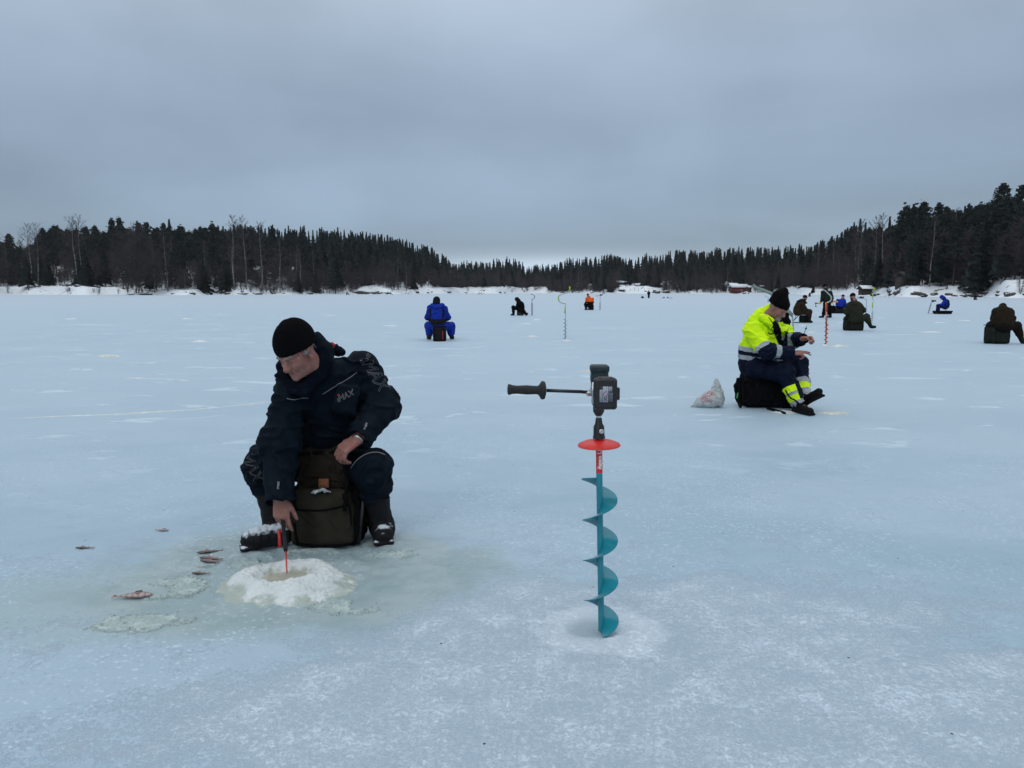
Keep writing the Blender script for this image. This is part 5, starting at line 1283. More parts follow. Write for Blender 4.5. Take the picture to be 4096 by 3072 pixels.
def bf2(root, i):
    a = J2['an'][i]; tq = J2['toe'][i]; k = J2['kn'][i]; sh = nrm(k - a); f = nrm(tq - a); S = SDF(*bbox([a, tq, a + sh*.1], .14), .007)
    S.chain([a + sh*.08, a], [.060, .060], .02); heel = a - sh*.045 - f*.03
    if i == 0: heel = GX(3186, 8.86, .05); tq = GX(3240, 8.62, .05); f = nrm(tq - heel)
    Rb = frame(f, sh if i else (0, 0, 1)); S.chain([heel, heel*.4 + tq*.6, tq], [.050, .046, .042], .03); dn_ = -Rb[:, 2]
    S.box((heel + tq)/2 + dn_*.030, (.098, np.linalg.norm(tq - heel) + .09, .026), Rb, .012, .01)
    S.plane((0, 0, .003), (0, 0, -1), .004)
    sdf_obj('shoe', S, [mat('black_leather', (.004, .004, .005), .65, spec=.1)], root, 1, folds(.003, 20))
hv = person('bearded man in yellow hi vis jacket and pointed black hat sitting on a black backpack', J2, dict(trousers=C_wnavy, jacket=C_hv, boots=C_rubber, hat=C_black), vb=.0065, vc=.009, arms=(.105, .095, .070), legs=(.125, .112, .078), torso=(.21, .225, .20),
    hands=[g0_, g1_], hs=1.10, collar=False, hat=None, hat_fn=hat2, boots_fn=bf2, jacket_fn=jf2, hem=.86, fold=.017, jm=[C_hv, C_wnavy, C_tape, C_navy2], jpaint=jp2, tm=[C_wnavy, C_hv, C_tape], tpaint=tp2)
jn = [o.name for o in hv.children if o.name.startswith('jacket')][0]; tn = [o.name for o in hv.children if o.name.startswith('trousers')][0]
pxstrip('cord', [(3075, 1270), (3085, 1284), (3093, 1300), (3085, 1318)], .0045, C_blk2, hv, jn, Yy)
pxstrip('pocket_flap', [(3072, 1330), (3082, 1336), (3096, 1334)], .007, C_blk2, hv, jn, Yy)
pxstrip('pocket_seam', [(3080, 1345), (3092, 1352), (3112, 1338)], .003, mat('seam_yellow', (.25, .36, .008), .8), hv, jn, Yy)
pxstrip('pocket_flap', [(3138, 1325), (3152, 1333)], .008, C_blk2, hv, jn, Yy)
pxstrip('leg_strap', [(3142, 1560), (3160, 1590), (3180, 1602), (3210, 1625)], .010, C_blk2, hv, tn, Yy)
# backpack he sits on
bp = empty('backpack_stool', GX(3060, 9.45), 'large black backpack stool under the man in the yellow jacket', 'backpack')
S = SDF((GX(2960, 9.3)[0] - .12, 9.05, -.02), (GX(3180, 9.3)[0] + .12, 9.75, .55), .009); xm = GX(3062, 9.35)[0]
S.box((xm, 9.38, .215), (.56, .40, .43), None, .07, .02, taper=.06, bulge=.03); S.box((xm + .20, 9.32, .15), (.26, .36, .30), None, .06, .03); S.plane((0, 0, .003), (0, 0, -1), .004)
sdf_obj('bag', S, [C_blk2], bp, 1, folds(.026, 7, seed=9))
S = SDF((GX(2930, 9.3)[0] - .05, 9.1, -.02), (GX(2990, 9.3)[0] + .1, 9.6, .5), .008)
S.chain([P(2962, 1628, 9.22), P(2954, 1590, 9.24), P(2950, 1545, 9.26), P(2958, 1518, 9.28)], [.020, .040, .042, .030], .02)
sdf_obj('side_pocket', S, [C_blk2], bp, 1, folds(.010, 10, seed=3))
mb = MB(); mb.tube(spline([GX(3068, 9.08, .02), GX(3092, 8.98, .014), GX(3120, 8.84, .012), GX(3142, 8.72, .010)], 6), [.016]*18 + [.010], 6); mb.build('strap', C_blk2, bp, True)
mb = MB(); mb.tube(spline([P(2950, 1512, 9.2), P(2948, 1530, 9.18), P(2958, 1560, 9.16), P(2955, 1600, 9.15), GX(2962, 9.12, .02)], 5), .012, 6); mb.build('strap', C_blk2, bp, True)
mb = MB(); mb.box(P(2953, 1583, 9.19), (.035, .02, .07), frame((0, -1, 0), (.2, 0, 1)), .005); mb.build('green_badge', mat('green_print', (.05, .30, .06), .6), bp)
# thin rod in his fist
r0_, r1_ = P(3212, 1345, 8.97), P(3228, 1303, 8.95)
rd = empty('fishing_rod', r0_, 'thin short rod tip rising from the fist of the man in yellow', 'fishing rod'); mb = MB(); mb.tube([r0_, r1_], [.004, .0025], 6); mb.build('blank', C_blk2, rd); mb = MB(); mb.lathe(P(3224, 1314, 8.955), nrm(r1_ - r0_), [(-.012, .003), (-.004, .010), (.004, .010), (.012, .003)], 10); mb.build('float', C_blk2, rd, True)
# white carrier bag
bagm = bpy.data.materials.new('thin_white_plastic'); bagm.use_nodes = True; t = NT(bagm.node_tree); bagm.node_tree.nodes.clear()
_p = t.n('ShaderNodeNewGeometry').outputs['Position']; _n = t.noise(_p, 22, 4, .6, 1.0)
_b1 = t.n('ShaderNodeBsdfPrincipled', {'Base Color': t.mix(t.ramp(_n, .35, .65), (.46, .50, .51), (.60, .63, .63)), 'Roughness': .35, 'Normal': t.n('ShaderNodeBump', {'Strength': .8, 'Distance': .02, 'Height': _n}).outputs[0]}); _b2 = t.n('ShaderNodeBsdfTranslucent', {'Color': (.6, .65, .65, 1)})
t.n('ShaderNodeOutputMaterial', {'Surface': t.n('ShaderNodeMixShader', {0: .3, 1: _b1.outputs[0], 2: _b2.outputs[0]}).outputs[0]})
cb = empty('plastic_bag', GX(2830, 9.3), 'white plastic carrier bag with red print lying beside the black backpack', 'plastic bag')
S = SDF(GX(2740, 9.15) - [.05, .1, .02], GX(2910, 9.6, .45), .006)
yb = G(2830, 1634)[1] + .12; B_ = lambda px, py, dy=0: P(px, py, yb + dy)
S.chain([B_(2768, 1626), B_(2800, 1612), B_(2835, 1600), B_(2868, 1600)], [.018, .055, .095, .085], .05)
S.chain([B_(2872, 1600), B_(2876, 1570), B_(2870, 1540), B_(2864, 1518)], [.070, .050, .032, .018], .03); S.cone(B_(2840, 1585), B_(2862, 1530), .04, .012, .05)
S.plane((0, 0, .003), (0, 0, -1), .004)
bo = sdf_obj('bag', S, [bagm], cb, 1, folds(.014, 14, seed=12))
M_rprint = mat('red_print', (.46, .16, .18), .6)
for pts in ([(2796, 1597), (2818, 1591), (2848, 1600)], [(2800, 1601), (2822, 1596), (2848, 1605)], [(2808, 1607), (2826, 1602), (2846, 1609)], [(2806, 1590), (2830, 1586), (2846, 1578), (2846, 1570), (2836, 1566), (2828, 1572)]): pxstrip('print_line', pts, .0035, M_rprint, cb, bo.name, yb)
ray_text('bag_lettering', 'HOK', .065, (2834, 1580), 14, bo.name, M_rprint, cb, Y=yb, bold=.001)
# ================================================================ THE OTHER ANGLERS ON THE LAKE
def Yof(py): return float(G(2048, py)[1])
def stool_bag(label, px0, px1, py0, py1, Y, m, depth=.30, seat=None, stripe=None, taper=.0, rad=.03, group=None, name='backpack_stool', cat='backpack', rot=0.0):
    a, b = GX(px0, Y), GX(px1, Y); h = P(px0, py0, Y)[2]; h2 = max(0, P(px0, py1, Y)[2]); c = ((a[0] + b[0])/2, Y + depth/2, 0); wd = b[0] - a[0]
    root = empty(name, c, label, cat, group); v = max(.006, min(.014, Y * .0007)); S = SDF((c[0] - wd*.7, Y - .06, -.02), (c[0] + wd*.7, Y + depth + .08, h + .08), v)
    S.box((c[0], c[1], h/2), (wd, depth, h), None, rad, .02, taper=taper, bulge=.01); S.box((c[0], Y - .005, h*.36), (wd*.72, .06, h*.5), None, .02, .015); S.plane((0, 0, .002), (0, 0, -1), .004)
    sdf_obj('bag', S, [m], root, 1, folds(.012, 9, seed=px0 % 7))
    mb = MB(); mb.box((c[0], c[1], h + .008), (wd*1.02, depth*.95, .02), None, .006); mb.build('seat', C_blk2, root)
    if stripe is not None:
        mb = MB(); mb.box((c[0] + wd*.30, Y - .045, h*.42), (.016, .006, h*.62), None, .001); mb.build('stripe', stripe, root)
    for sx in (-1, 1):
        mb = MB(); mb.tube([(c[0] + sx*wd*.36, Y - .012, h*.95), (c[0] + sx*wd*.36, Y - .045, h*.6), (c[0] + sx*wd*.34, Y - .03, h*.1)], .008, 5); mb.build('strap', C_blk2, root, True)
    return root
def px2m(px, Y): return px / F * Y
C_blue = cloth('royal_blue', (.006, .022, .22), .7, col2=(.008, .032, .30), vscale=9); C_grey = cloth('charcoal_fabric', (.012, .012, .015), .85); C_brown = cloth('brown_fabric', (.022, .014, .008), .85, col2=(.026, .017, .0095), vscale=5)
C_oliv = cloth('olive_green_fabric', (.020, .021, .014), .85, col2=(.025, .026, .0175), vscale=5); C_dgreen = cloth('dark_green_fabric', (.010, .014, .011), .85, col2=(.016, .021, .016), vscale=9); C_orange = cloth('signal_orange', (.72, .11, .012), .7, var=.1)
C_gboot = cloth('green_rubber', (.008, .012, .008), .5)
M_green = mat('lime_green_plastic', (.28, .48, .02), .45); M_wht = mat('white_enamel', (.34, .40, .39), .4); M_orp = mat('orange_paint', (.60, .085, .015), .4); M_tl2 = mat('light_teal_paint', (.02, .16, .18), .45)
# -- man in blue, back to the camera
Yb = Yof(1362) + .15
Jb = jp(Yb, head=(1747, 1207, .10), fwd=(.02, .93, -.36), up=(0, .34, .94), neck=(1747, 1226, .06), chest=(1749, 1248, .04), pelvis=(1752, 1294, .02), sh=[(1722, 1239, .04), (1778, 1239, .04)], el=[(1713, 1268, .15), (1790, 1268, .15)], wr=[(1728, 1280, .42), (1775, 1280, .42)],
    hip=[(1735, 1302, .05), (1772, 1302, .05)], kn=[(1716, 1304, .48), (1803, 1305, .48)], an=[(1718, 1350, .30), (1806, 1345, .38)], toe=[(1712, 1352, .48), (1812, 1347, .58)])
Jb['an'][0][2] = .09; Jb['toe'][0][2] = .05; Jb['an'][1][2] = .09; Jb['toe'][1][2] = .05
def jfb(S):
    S.chain([P(1712, 1229, Yb + .02), P(1730, 1222, Yb - .03), P(1748, 1230, Yb - .10), P(1768, 1222, Yb - .03), P(1784, 1229, Yb + .02)], [.035, .065, .09, .065, .035], .03)
def jpb(C):
    mi = np.zeros(len(C), int); q = C - Jb['pelvis']; mi[(q[:, 2] < .13) & (np.abs(q[:, 0]) < .36) & (q[:, 1] < .2)] = 1
    sx = np.abs(C[:, 0] - Jb['chest'][0]); zz = C[:, 2] - Jb['chest'][2]; mi[(sx > .155 + .10*np.clip(-zz, -1, 1)*0) & (sx < .215) & (zz > -.20) & (zz < .10) & (C[:, 1] < Jb['chest'][1] - .02)] = 1; return mi
blue = person('man in royal blue snowsuit with grey panels seated with his back to the camera', Jb, dict(trousers=C_blue, jacket=C_blue, boots=C_rubber, hat=C_navy), vb=.012, vc=.012, arms=(.095, .095, .07), legs=(.13, .125, .095), torso=(.23, .215, .20), jacket_fn=jfb, jm=[C_blue, C_grey], jpaint=jpb, hem=.75, fold=.014, hat='hood')
stool_bag('small dark cooler bag stool with red stripe under the man in blue', 1732, 1782, 1308, 1368, Yof(1366), C_grey, .28, stripe=mat('red_stripe', (.35, .02, .03), .6))
# -- man in black, left of the pale auger
Yk = Yof(1262)
Jk = jp(Yk, head=(2067, 1199, 0), fwd=(-.85, .1, -.5), up=(-.45, 0, .88), neck=(2076, 1206, .02), chest=(2083, 1217, .03), pelvis=(2086, 1237, .05), sh=[(2072, 1212, -.16), (2080, 1210, .2)], el=[(2068, 1227, -.2), (2072, 1226, .22)], wr=[(2060, 1229, -.08), (2060, 1229, .10)],
    hip=[(2083, 1240, -.08), (2083, 1240, .14)], kn=[(2053, 1229, -.10), (2094, 1244, -.30)], an=[(2054, 1257, -.05), (2103, 1256, -.35)], toe=[(2045, 1262, -.05), (2110, 1254, -.40)])
Jk['an'][0][2] = .09; Jk['toe'][0][2] = .05
person('hooded man all in black seated side on at the left of a thin dark auger', Jk, dict(trousers=C_blk2, jacket=C_blk2, boots=C_rubber, hat=C_blk2), vb=.018, vc=.020, hat='hood', arms=(.09, .08, .06), legs=(.12, .10, .075), torso=(.19, .19, .18))
stool_bag('olive grey box stool with black lid under the man in black', 2068, 2094, 1239, 1265, Yk, cloth('olive_grey', (.045, .042, .034), .8), .34)
# -- man in orange and black
Yo = Yof(1240)
Jo = jp(Yo, head=(2352, 1182, 0), fwd=(-.35, .75, -.5), up=(-.15, .35, .92), neck=(2357, 1189, 0), chest=(2358, 1201, .03), pelvis=(2363, 1222, .05), sh=[(2347, 1194, -.02), (2370, 1195, .02)], el=[(2345, 1208, .12), (2371, 1210, .15)], wr=[(2342, 1214, .38), (2360, 1216, .4)],
    hip=[(2358, 1226, 0), (2368, 1226, .08)], kn=[(2341, 1217, .25), (2366, 1220, .50)], an=[(2345, 1234, .10), (2357, 1234, .5)], toe=[(2340, 1238, .10), (2350, 1236, .6)])
for i in (0, 1): Jo['an'][i][2] = .09; Jo['toe'][i][2] = .05
person('man in orange and black jacket sitting on a dark stool near the far shore', Jo, dict(trousers=C_blk2, jacket=C_orange, boots=C_rubber, hat=C_blk2), vb=.018, vc=.022, jm=[C_orange, C_blk2], jpaint=lambda C: (C[:, 2] < P(2355, 1207, Yo)[2]).astype(int), arms=(.10, .09, .07), legs=(.12, .10, .08), torso=(.20, .21, .20))
stool_bag('dark upright stool bag under the man in orange', 2357, 2375, 1219, 1241, Yo, C_grey, .3)
# -- brown man on a folding chair
Yn = Yof(1291)
Jn = jp(Yn, head=(3219, 1193, 0), fwd=(.85, .25, -.40), up=(.38, .1, .92), neck=(3211, 1205, .02), chest=(3201, 1221, .02), pelvis=(3192, 1245, .04), sh=[(3207, 1216, -.19), (3210, 1214, .2)], el=[(3216, 1237, -.2), (3220, 1236, .2)], wr=[(3234, 1246, -.14), (3236, 1246, .12)],
    hip=[(3194, 1248, -.10), (3194, 1248, .14)], kn=[(3235, 1249, -.12), (3238, 1247, .14)], an=[(3238, 1280, -.10), (3228, 1280, .12)], toe=[(3247, 1288, -.12), (3238, 1287, .12)])
for i in (0, 1): Jn['an'][i][2] = .09; Jn['toe'][i][2] = .05
def jfn2(S): S.chain([P(3190, 1206, Yn), P(3204, 1204, Yn - .06), P(3218, 1208, Yn - .10), P(3226, 1212, Yn - .04)], [.05, .085, .06, .04], .04)
person('man in brown jacket and black cap seated left of the orange auger', Jn, dict(trousers=C_brown, jacket=C_brown, boots=C_gboot, hat=C_blk2), vb=.013, vc=.015, jacket_fn=jfn2, jm=[C_brown, C_blk2], jpaint=lambda C: ((np.linalg.norm(C - P(3206, 1205, Yn), axis=1) < .20) & (C[:, 2] > P(0, 1212, Yn)[2])).astype(int), arms=(.10, .09, .065), legs=(.14, .12, .10), torso=(.22, .22, .20), hem=.45)
fs = empty('folding_stool', GX(3188, Yn), 'low dark folding stool with tubular frame under the man in brown', 'stool')
for y_ in (-.16, .20):
    mb = MB(); mb.tube([P(3177, 1256, Yn + y_), P(3184, 1268, Yn + y_), GX(3172, Yn + y_, .05), GX(3172, Yn + y_, .014), GX(3200, Yn + y_, .014)], .012, 6); mb.tube([P(3177, 1256, Yn + y_), P(3200, 1258, Yn + y_)], .012, 6); mb.tube([P(3199, 1258, Yn + y_), GX(3170, Yn + y_, .05)], .012, 6); mb.build('frame', C_gboot, fs, True)
mb = MB(); mb.box(P(3190, 1257, Yn + .02), (px2m(30, Yn), .40, .02), None, .006); mb.build('seat', C_gboot, fs); mb = MB(); mb.box((P(3215, 1270, Yn)[0], Yn + .06, .17), (px2m(30, Yn), .22, .33), None, .05); mb.build('bag', C_gboot, fs)
# -- the man walking with a drill and a duffel
Yw = Yof(1271)
Jw = jp(Yw, head=(3300, 1147, 0), fwd=(-.75, -.55, -.25), up=(-.05, -.05, 1), neck=(3303, 1160, 0), chest=(3305, 1177, 0), pelvis=(3308, 1210, 0), sh=[(3291, 1169, -.04), (3322, 1170, .05)], el=[(3289, 1192, -.08), (3328, 1192, .05)], wr=[(3284, 1208, -.15), (3326, 1207, -.10)],
    hip=[(3302, 1216, -.05), (3314, 1216, .05)], kn=[(3298, 1242, -.10), (3315, 1244, .08)], an=[(3292, 1266, -.10), (3322, 1264, .12)], toe=[(3278, 1271, -.14), (3310, 1270, .06)])
for i in (0, 1): Jw['an'][i][2] = .09; Jw['toe'][i][2] = .05
hw = [dict(d=(-.9, -.3, -.3), n=(0, .3, -.9), side=1, curls=[(.9, 1., .7)]*4), dict(d=(-.1, -.3, -1), n=(-.7, 0, 0), side=-1, curls=[(.9, 1., .7)]*4)]
wk = person('standing man in dark green clothes carrying a drill and a duffel bag', Jw, dict(trousers=C_blk2, jacket=C_dgreen, boots=C_rubber, hat=C_blk2), vb=.012, vc=.014, hands=hw, arms=(.095, .085, .065), legs=(.12, .095, .085), torso=(.19, .21, .20), hem=.7)
L_ = frame(Jw['fwd'], Jw['up']); hc = Jw['head']; mb = MB(); mb.box(hc + L_ @ np.array([0, .115, .035]), (.13, .09, .014), L_, .004); mb.build('cap_peak', C_blk2, wk)
M_yel = mat('yellow_plastic', (.55, .36, .02), .5)
dr_ = empty('cordless_drill', P(3272, 1216, Yw - .2), 'yellow and black cordless drill held low in the hand of the standing man', 'drill'); p0 = P(3280, 1213, Yw - .2)
mb = MB(); mb.tube([P(3284, 1213, Yw - .2), P(3268, 1213, Yw - .2)], [.045, .040], 10); mb.build('motor_housing', M_yel, dr_, auto=40); mb = MB(); mb.tube([P(3268, 1213, Yw - .2), P(3260, 1212, Yw - .2)], [.035, .028], 10); mb.tube([P(3263, 1213, Yw - .2), P(3263, 1224, Yw - .2)], .018, 8); mb.box(P(3264, 1226, Yw - .2), (.07, .07, .035), None, .008); mb.build('chuck_and_battery', M_bpl, dr_, auto=40)
df_ = empty('duffel_bag', P(3325, 1250, Yw - .1), 'black duffel bag with carry handles hanging from the hand of the standing man', 'bag')
S = SDF(P(3304, 1256, Yw - .3) - .05, P(3348, 1216, Yw + .15) + .05, .012); S.box(P(3325, 1236, Yw - .05), (px2m(33, Yw), .28, px2m(27, Yw)), None, .07, .02); sdf_obj('bag', S, [C_blk2], df_, 1, folds(.02, 8)); mb = MB(); mb.tube(spline([P(3315, 1224, Yw - .1), P(3322, 1208, Yw - .1), P(3328, 1209, Yw - .1), P(3336, 1222, Yw - .1)], 6), .011, 6); mb.build('handle', C_blk2, df_, True)
# -- man in a blue jacket behind
Yj = Yof(1254)
Jj = jp(Yj, head=(3372, 1187, .05), fwd=(.55, .7, -.3), up=(.1, .2, .95), neck=(3370, 1197, .03), chest=(3364, 1208, .02), pelvis=(3358, 1224, .02), sh=[(3352, 1202, -.05), (3376, 1202, .1)], el=[(3349, 1216, .0), (3380, 1216, .1)], wr=[(3358, 1226, .3), (3378, 1226, .35)],
    hip=[(3356, 1228, 0), (3366, 1228, .06)], kn=[(3360, 1228, .42), (3380, 1228, .40)], an=[(3366, 1248, .4), (3384, 1248, .4)], toe=[(3372, 1252, .5), (3390, 1252, .5)])
for i in (0, 1): Jj['an'][i][2] = .09; Jj['toe'][i][2] = .05
person('man in bright blue jacket seated facing away behind the olive clad angler', Jj, dict(trousers=C_blk2, jacket=C_blue, boots=C_rubber, hat=C_blk2), vb=.015, vc=.018, arms=(.10, .10, .07), legs=(.12, .10, .08), torso=(.22, .21, .18))
sl = empty('sled', GX(3368, Yj), 'long black sled box with green lid under the man in bright blue', 'sled'); a, b = GX(3330, Yj), GX(3390, Yj); h = P(3360, 1232, Yj)[2]
mb = MB(); mb.box(((a[0]+b[0])/2, Yj + .15, h*.45), (b[0]-a[0], .42, h*.88), None, .04); mb.build('box', C_grey, sl, auto=40); mb = MB(); mb.box((P(3368, 1229, Yj)[0], Yj + .15, h*.95), (px2m(36, Yj), .38, .05), None, .02); mb.build('lid', mat('dark_green_plastic', (.01, .12, .07), .5), sl, auto=40)
og = empty('orange_auger_guard', P(3340, 1206, Yj - .3), 'yellow orange blade guard of an auger tucked under the arm of the standing man', 'blade guard'); mb = MB(); mb.tube(spline([P(3326, 1204, Yw), P(3336, 1206, Yw), P(3346, 1207, Yw), P(3352, 1208, Yw)], 4), [.02] + [.045]*6 + [.040]*5 + [.02], 8); mb.build('guard', mat('orange_yellow_plastic', (.60, .26, .02), .5), og, auto=50)
# -- olive man on a pack
Yl = Yof(1323)
Jl = jp(Yl, head=(3411, 1188, .08), fwd=(-.25, .90, -.35), up=(-.05, .33, .94), neck=(3415, 1203, .05), chest=(3419, 1228, .04), pelvis=(3424, 1272, .05), sh=[(3399, 1222, .0), (3437, 1222, .05)], el=[(3386, 1247, .08), (3452, 1240, .1)], wr=[(3393, 1262, .35), (3440, 1258, .4)],
    hip=[(3412, 1280, .02), (3440, 1276, .05)], kn=[(3388, 1276, .40), (3465, 1268, .12)], an=[(3385, 1310, .25), (3481, 1302, .02)], toe=[(3377, 1318, .20), (3500, 1308, -.05)])
Jl['an'][0][2] = .09; Jl['toe'][0][2] = .05; Jl['toe'][1][2] = .14
def jfl(S): S.chain([P(3402, 1212, Yl - .02), P(3417, 1216, Yl - .10), P(3432, 1212, Yl - .02)], [.06, .09, .06], .04)
person('broad man in olive green suit and black cap, right leg stretched out', Jl, dict(trousers=C_oliv, jacket=C_oliv, boots=C_gboot, hat=C_blk2), vb=.010, vc=.012, jacket_fn=jfl, arms=(.105, .10, .07), legs=(.14, .115, .085), torso=(.235, .225, .22), hem=.55, fold=.010)
stool_bag('dark green backpack stool under the olive clad man', 3386, 3456, 1278, 1325, Yl, C_dgreen, .36, rad=.05)
# -- man in blue on the sled, further right
Yr = Yof(1256)
Jr = jp(Yr, head=(3767, 1190, 0), fwd=(-.75, .1, -.65), up=(-.5, 0, .85), neck=(3777, 1197, .02), chest=(3785, 1208, .02), pelvis=(3784, 1226, .03), sh=[(3778, 1204, -.18), (3784, 1203, .18)], el=[(3770, 1217, -.2), (3772, 1217, .2)], wr=[(3756, 1219, -.1), (3757, 1219, .1)],
    hip=[(3780, 1230, -.10), (3780, 1230, .12)], kn=[(3752, 1223, -.10), (3754, 1223, .12)], an=[(3749, 1244, -.1), (3753, 1244, .1)], toe=[(3744, 1249, -.1), (3747, 1249, .1)])
for i in (0, 1): Jr['an'][i][2] = .12; Jr['toe'][i][2] = .09
person('man in blue snowsuit bent forward on a stool in a black sled', Jr, dict(trousers=cloth('dark_blue_fabric', (.004, .010, .05), .8), jacket=C_blue, boots=C_rubber, hat=C_blue), vb=.016, vc=.018, hat='hood', arms=(.09, .08, .06), legs=(.11, .10, .08), torso=(.18, .19, .17), jm=[C_blue, MATS['dark_blue_fabric']], jpaint=lambda C: ((C[:, 0] > P(3784, 1200, Yr)[0]) | (C[:, 2] > P(0, 1200, Yr)[2]) & (C[:, 0] > P(3778, 0, Yr)[0])).astype(int))
def sled(label, px0, px1, Y, hgt=.20, m=C_blk2, wid=.55):
    a, b = GX(px0, Y)[0], GX(px1, Y)[0]; root = empty('sled', ((a+b)/2, Y, 0), label, 'sled'); mb = MB(); V = []; o_ = [(0, 0), (1, 0), (1, 1), (0, 1)]
    def ringq(ins, z, dz=0): return [(a + ins, Y - wid/2 + ins*.5, z), (b - ins, Y - wid/2 + ins*.5, z), (b - ins, Y + wid/2 - ins*.5, z), (a + ins, Y + wid/2 - ins*.5, z)]
    V = ringq(.08, .004) + ringq(.0, hgt) + ringq(.03, hgt) + ringq(.10, .03)
    Fc = [(0, 3, 2, 1), (12, 13, 14, 15)]
    for r in range(3):
        for k in range(4): k1 = (k+1) % 4; Fc.append((r*4+k, r*4+k1, (r+1)*4+k1, (r+1)*4+k))
    mb.add(V, Fc); mb.build('tray', m, root); mb = MB(); mb.tube(spline([(a + .02, Y - .05, hgt), (a - .12, Y - .05, hgt*.6), (a - .22, Y - .1, .02)], 4), .008, 5); mb.build('tow_rope', C_blk2, root, True); return root
sled('black plastic sled tray holding the boots of the blue clad man on the right', 3737, 3802, Yr)
xs = empty('folding_stool', GX(3786, Yr), 'light metal folding stool inside the black sled', 'stool')
for y_ in (-.13, .15):
    mb = MB(); mb.tube([P(3772, 1230, Yr + y_), GX(3794, Yr + y_, .05)], .010, 6); mb.tube([P(3793, 1228, Yr + y_), GX(3774, Yr + y_, .05)], .010, 6); mb.build('legs', mat('dull_aluminium', (.25, .27, .30), .5, metal=.5), xs, True)
mb = MB(); mb.box(P(3783, 1229, Yr), (px2m(22, Yr), .34, .018), None, .005); mb.build('seat', C_blk2, xs)
# -- hunched brown man at the right edge
Ye = Yof(1376)
Je = jp(Ye, head=(4013, 1233, .30), fwd=(.05, .75, -.70), up=(0, .6, .75), neck=(4010, 1238, .22), chest=(4010, 1256, .14), pelvis=(4010, 1298, .06), sh=[(3986, 1249, .16), (4037, 1249, .16)], el=[(3982, 1275, .26), (4045, 1275, .26)], wr=[(3992, 1287, .5), (4030, 1287, .5)],
    hip=[(3996, 1304, .05), (4026, 1302, .05)], kn=[(3966, 1302, .40), (4066, 1304, .22)], an=[(3960, 1350, .20), (4088, 1352, .10)], toe=[(3942, 1363, .12), (4105, 1364, .06)])
for i in (0, 1): Je['an'][i][2] = .10; Je['toe'][i][2] = .05
person('hunched man in dark brown jacket and brown cap at the right edge', Je, dict(trousers=cloth('dark_brown_fabric', (.010, .0075, .006), .85), jacket=cloth('dark_brown_jacket', (.013, .0095, .006), .85, col2=(.020, .0145, .009)), boots=C_gboot, hat=C_brown), vb=.010, vc=.012, arms=(.11, .11, .08), legs=(.14, .115, .085), torso=(.245, .24, .225), hem=.7, fold=.011)
stool_bag('big dark green backpack stool under the hunched man at the right edge', 3966, 4044, 1304, 1379, Ye - .02, C_dgreen, .42, rad=.08)
# ================================================================ AUGERS STANDING ON THE ICE
def crank_auger(label, base, top_z, crank, grip_segs, m_shaft, m_grip, flight=(0.04, .5), r=.05, shaft_r=.012, extra=None, m_fl=None, m_crank=None, tilt=None):
    """base on the ice, top_z shaft height; crank: list of 3-D points from the shaft top; grip_segs: (i, j) point pairs in the crank carrying grips"""
    root = empty('ice_auger', (base[0], base[1], 0), label, 'ice auger'); top = np.array([base[0], base[1], top_z]) if tilt is None else tilt; ax = nrm(top - base)
    mb = MB(); mb.tube([base, top], shaft_r, 8); mb.build('shaft', m_shaft, root, True)
    L = np.linalg.norm(top - base); o = helix('flighting', base, ax, flight[0], flight[1]*L, .11, shaft_r, r, 2.6, m_fl or m_shaft, root, t=.002, n=14)
    if crank: mb = MB(); mb.tube(spline(crank, 5), max(.016, shaft_r*.9), 7); mb.build('crank', m_crank or m_shaft, root, True)
    for a, b, rr in grip_segs: mb = MB(); mb.tube([a, b], rr, 10); mb.build('grip', m_grip, root, True)
    if extra: extra(root)
    return root
# pale one with lime grips, middle of the picture
Yg = Yof(1356); bg = G(2261, 1356); tg = P(2261, 1214, Yg); Q = lambda a, b, dy=0: P(a, b, Yg + dy)
crank_auger('white hand auger with lime green grips standing alone in the middle of the lake', bg, tg[2], [tg, Q(2249, 1213), Q(2238, 1206), Q(2234, 1196), Q(2234, 1186), Q(2240, 1180), Q(2262, 1172), Q(2276, 1168), Q(2279, 1160), Q(2279, 1148)],
    [(Q(2261, 1225), Q(2260, 1253), .021), (Q(2234, 1202), Q(2235, 1186), .019), (Q(2279, 1163), Q(2279, 1146), .022)], M_wht, M_green, (0.02, .56), .055)
Yd = Yof(1262); bd = G(2128, 1262); td = P(2127, 1197, Yd); Q = lambda a, b: P(a, b, Yd)
crank_auger('thin dark red hand auger with bent crank right of the man in black', bd, td[2], [td, Q(2134, 1196), Q(2138, 1190), Q(2138, 1184), Q(2130, 1178), Q(2121, 1175)], [(Q(2138, 1190), Q(2138, 1184), .02)], mat('dark_purple_paint', (.045, .008, .02), .4), M_bpl, (.02, .75), .065, .016, m_crank=M_bpl)
def powerhead(px, py, Y, pxh, pyh, sc=1.0, parts=True):
    def f(root):
        c = P(px, py, Y); mb = MB(); mb.box(c, (.10*sc, .16*sc, .13*sc), None, .02); mb.tube([c + [.03, -.05, .0], c + [.16*sc, -.08, .02]], .045*sc, 8); mb.build('drill', M_bpl, root, auto=40)
        mb = MB(); mb.tube([c, P(pxh, pyh, Y)], [.012, .014], 6); mb.tube([P(pxh, pyh, Y), P(pxh, pyh, Y) + [-.12, 0, 0]], .022, 8); mb.build('side_handle', M_bpl, root, True)
    return f
Yp = Yof(1239); bpp = G(2400, 1239)
crank_auger('pale auger with black drill on top right of the man in orange', bpp, P(2402, 1183, Yp)[2], None, [], mat('grey_paint', (.16, .18, .20), .5), M_bpl, (.02, .5), .075, .015, powerhead(2402, 1180, Yp, 2390, 1184))
Yq = Yof(1379); bq = G(3303, 1379); tq_ = P(3304, 1212, Yq); Q = lambda a, b: P(a, b, Yq)
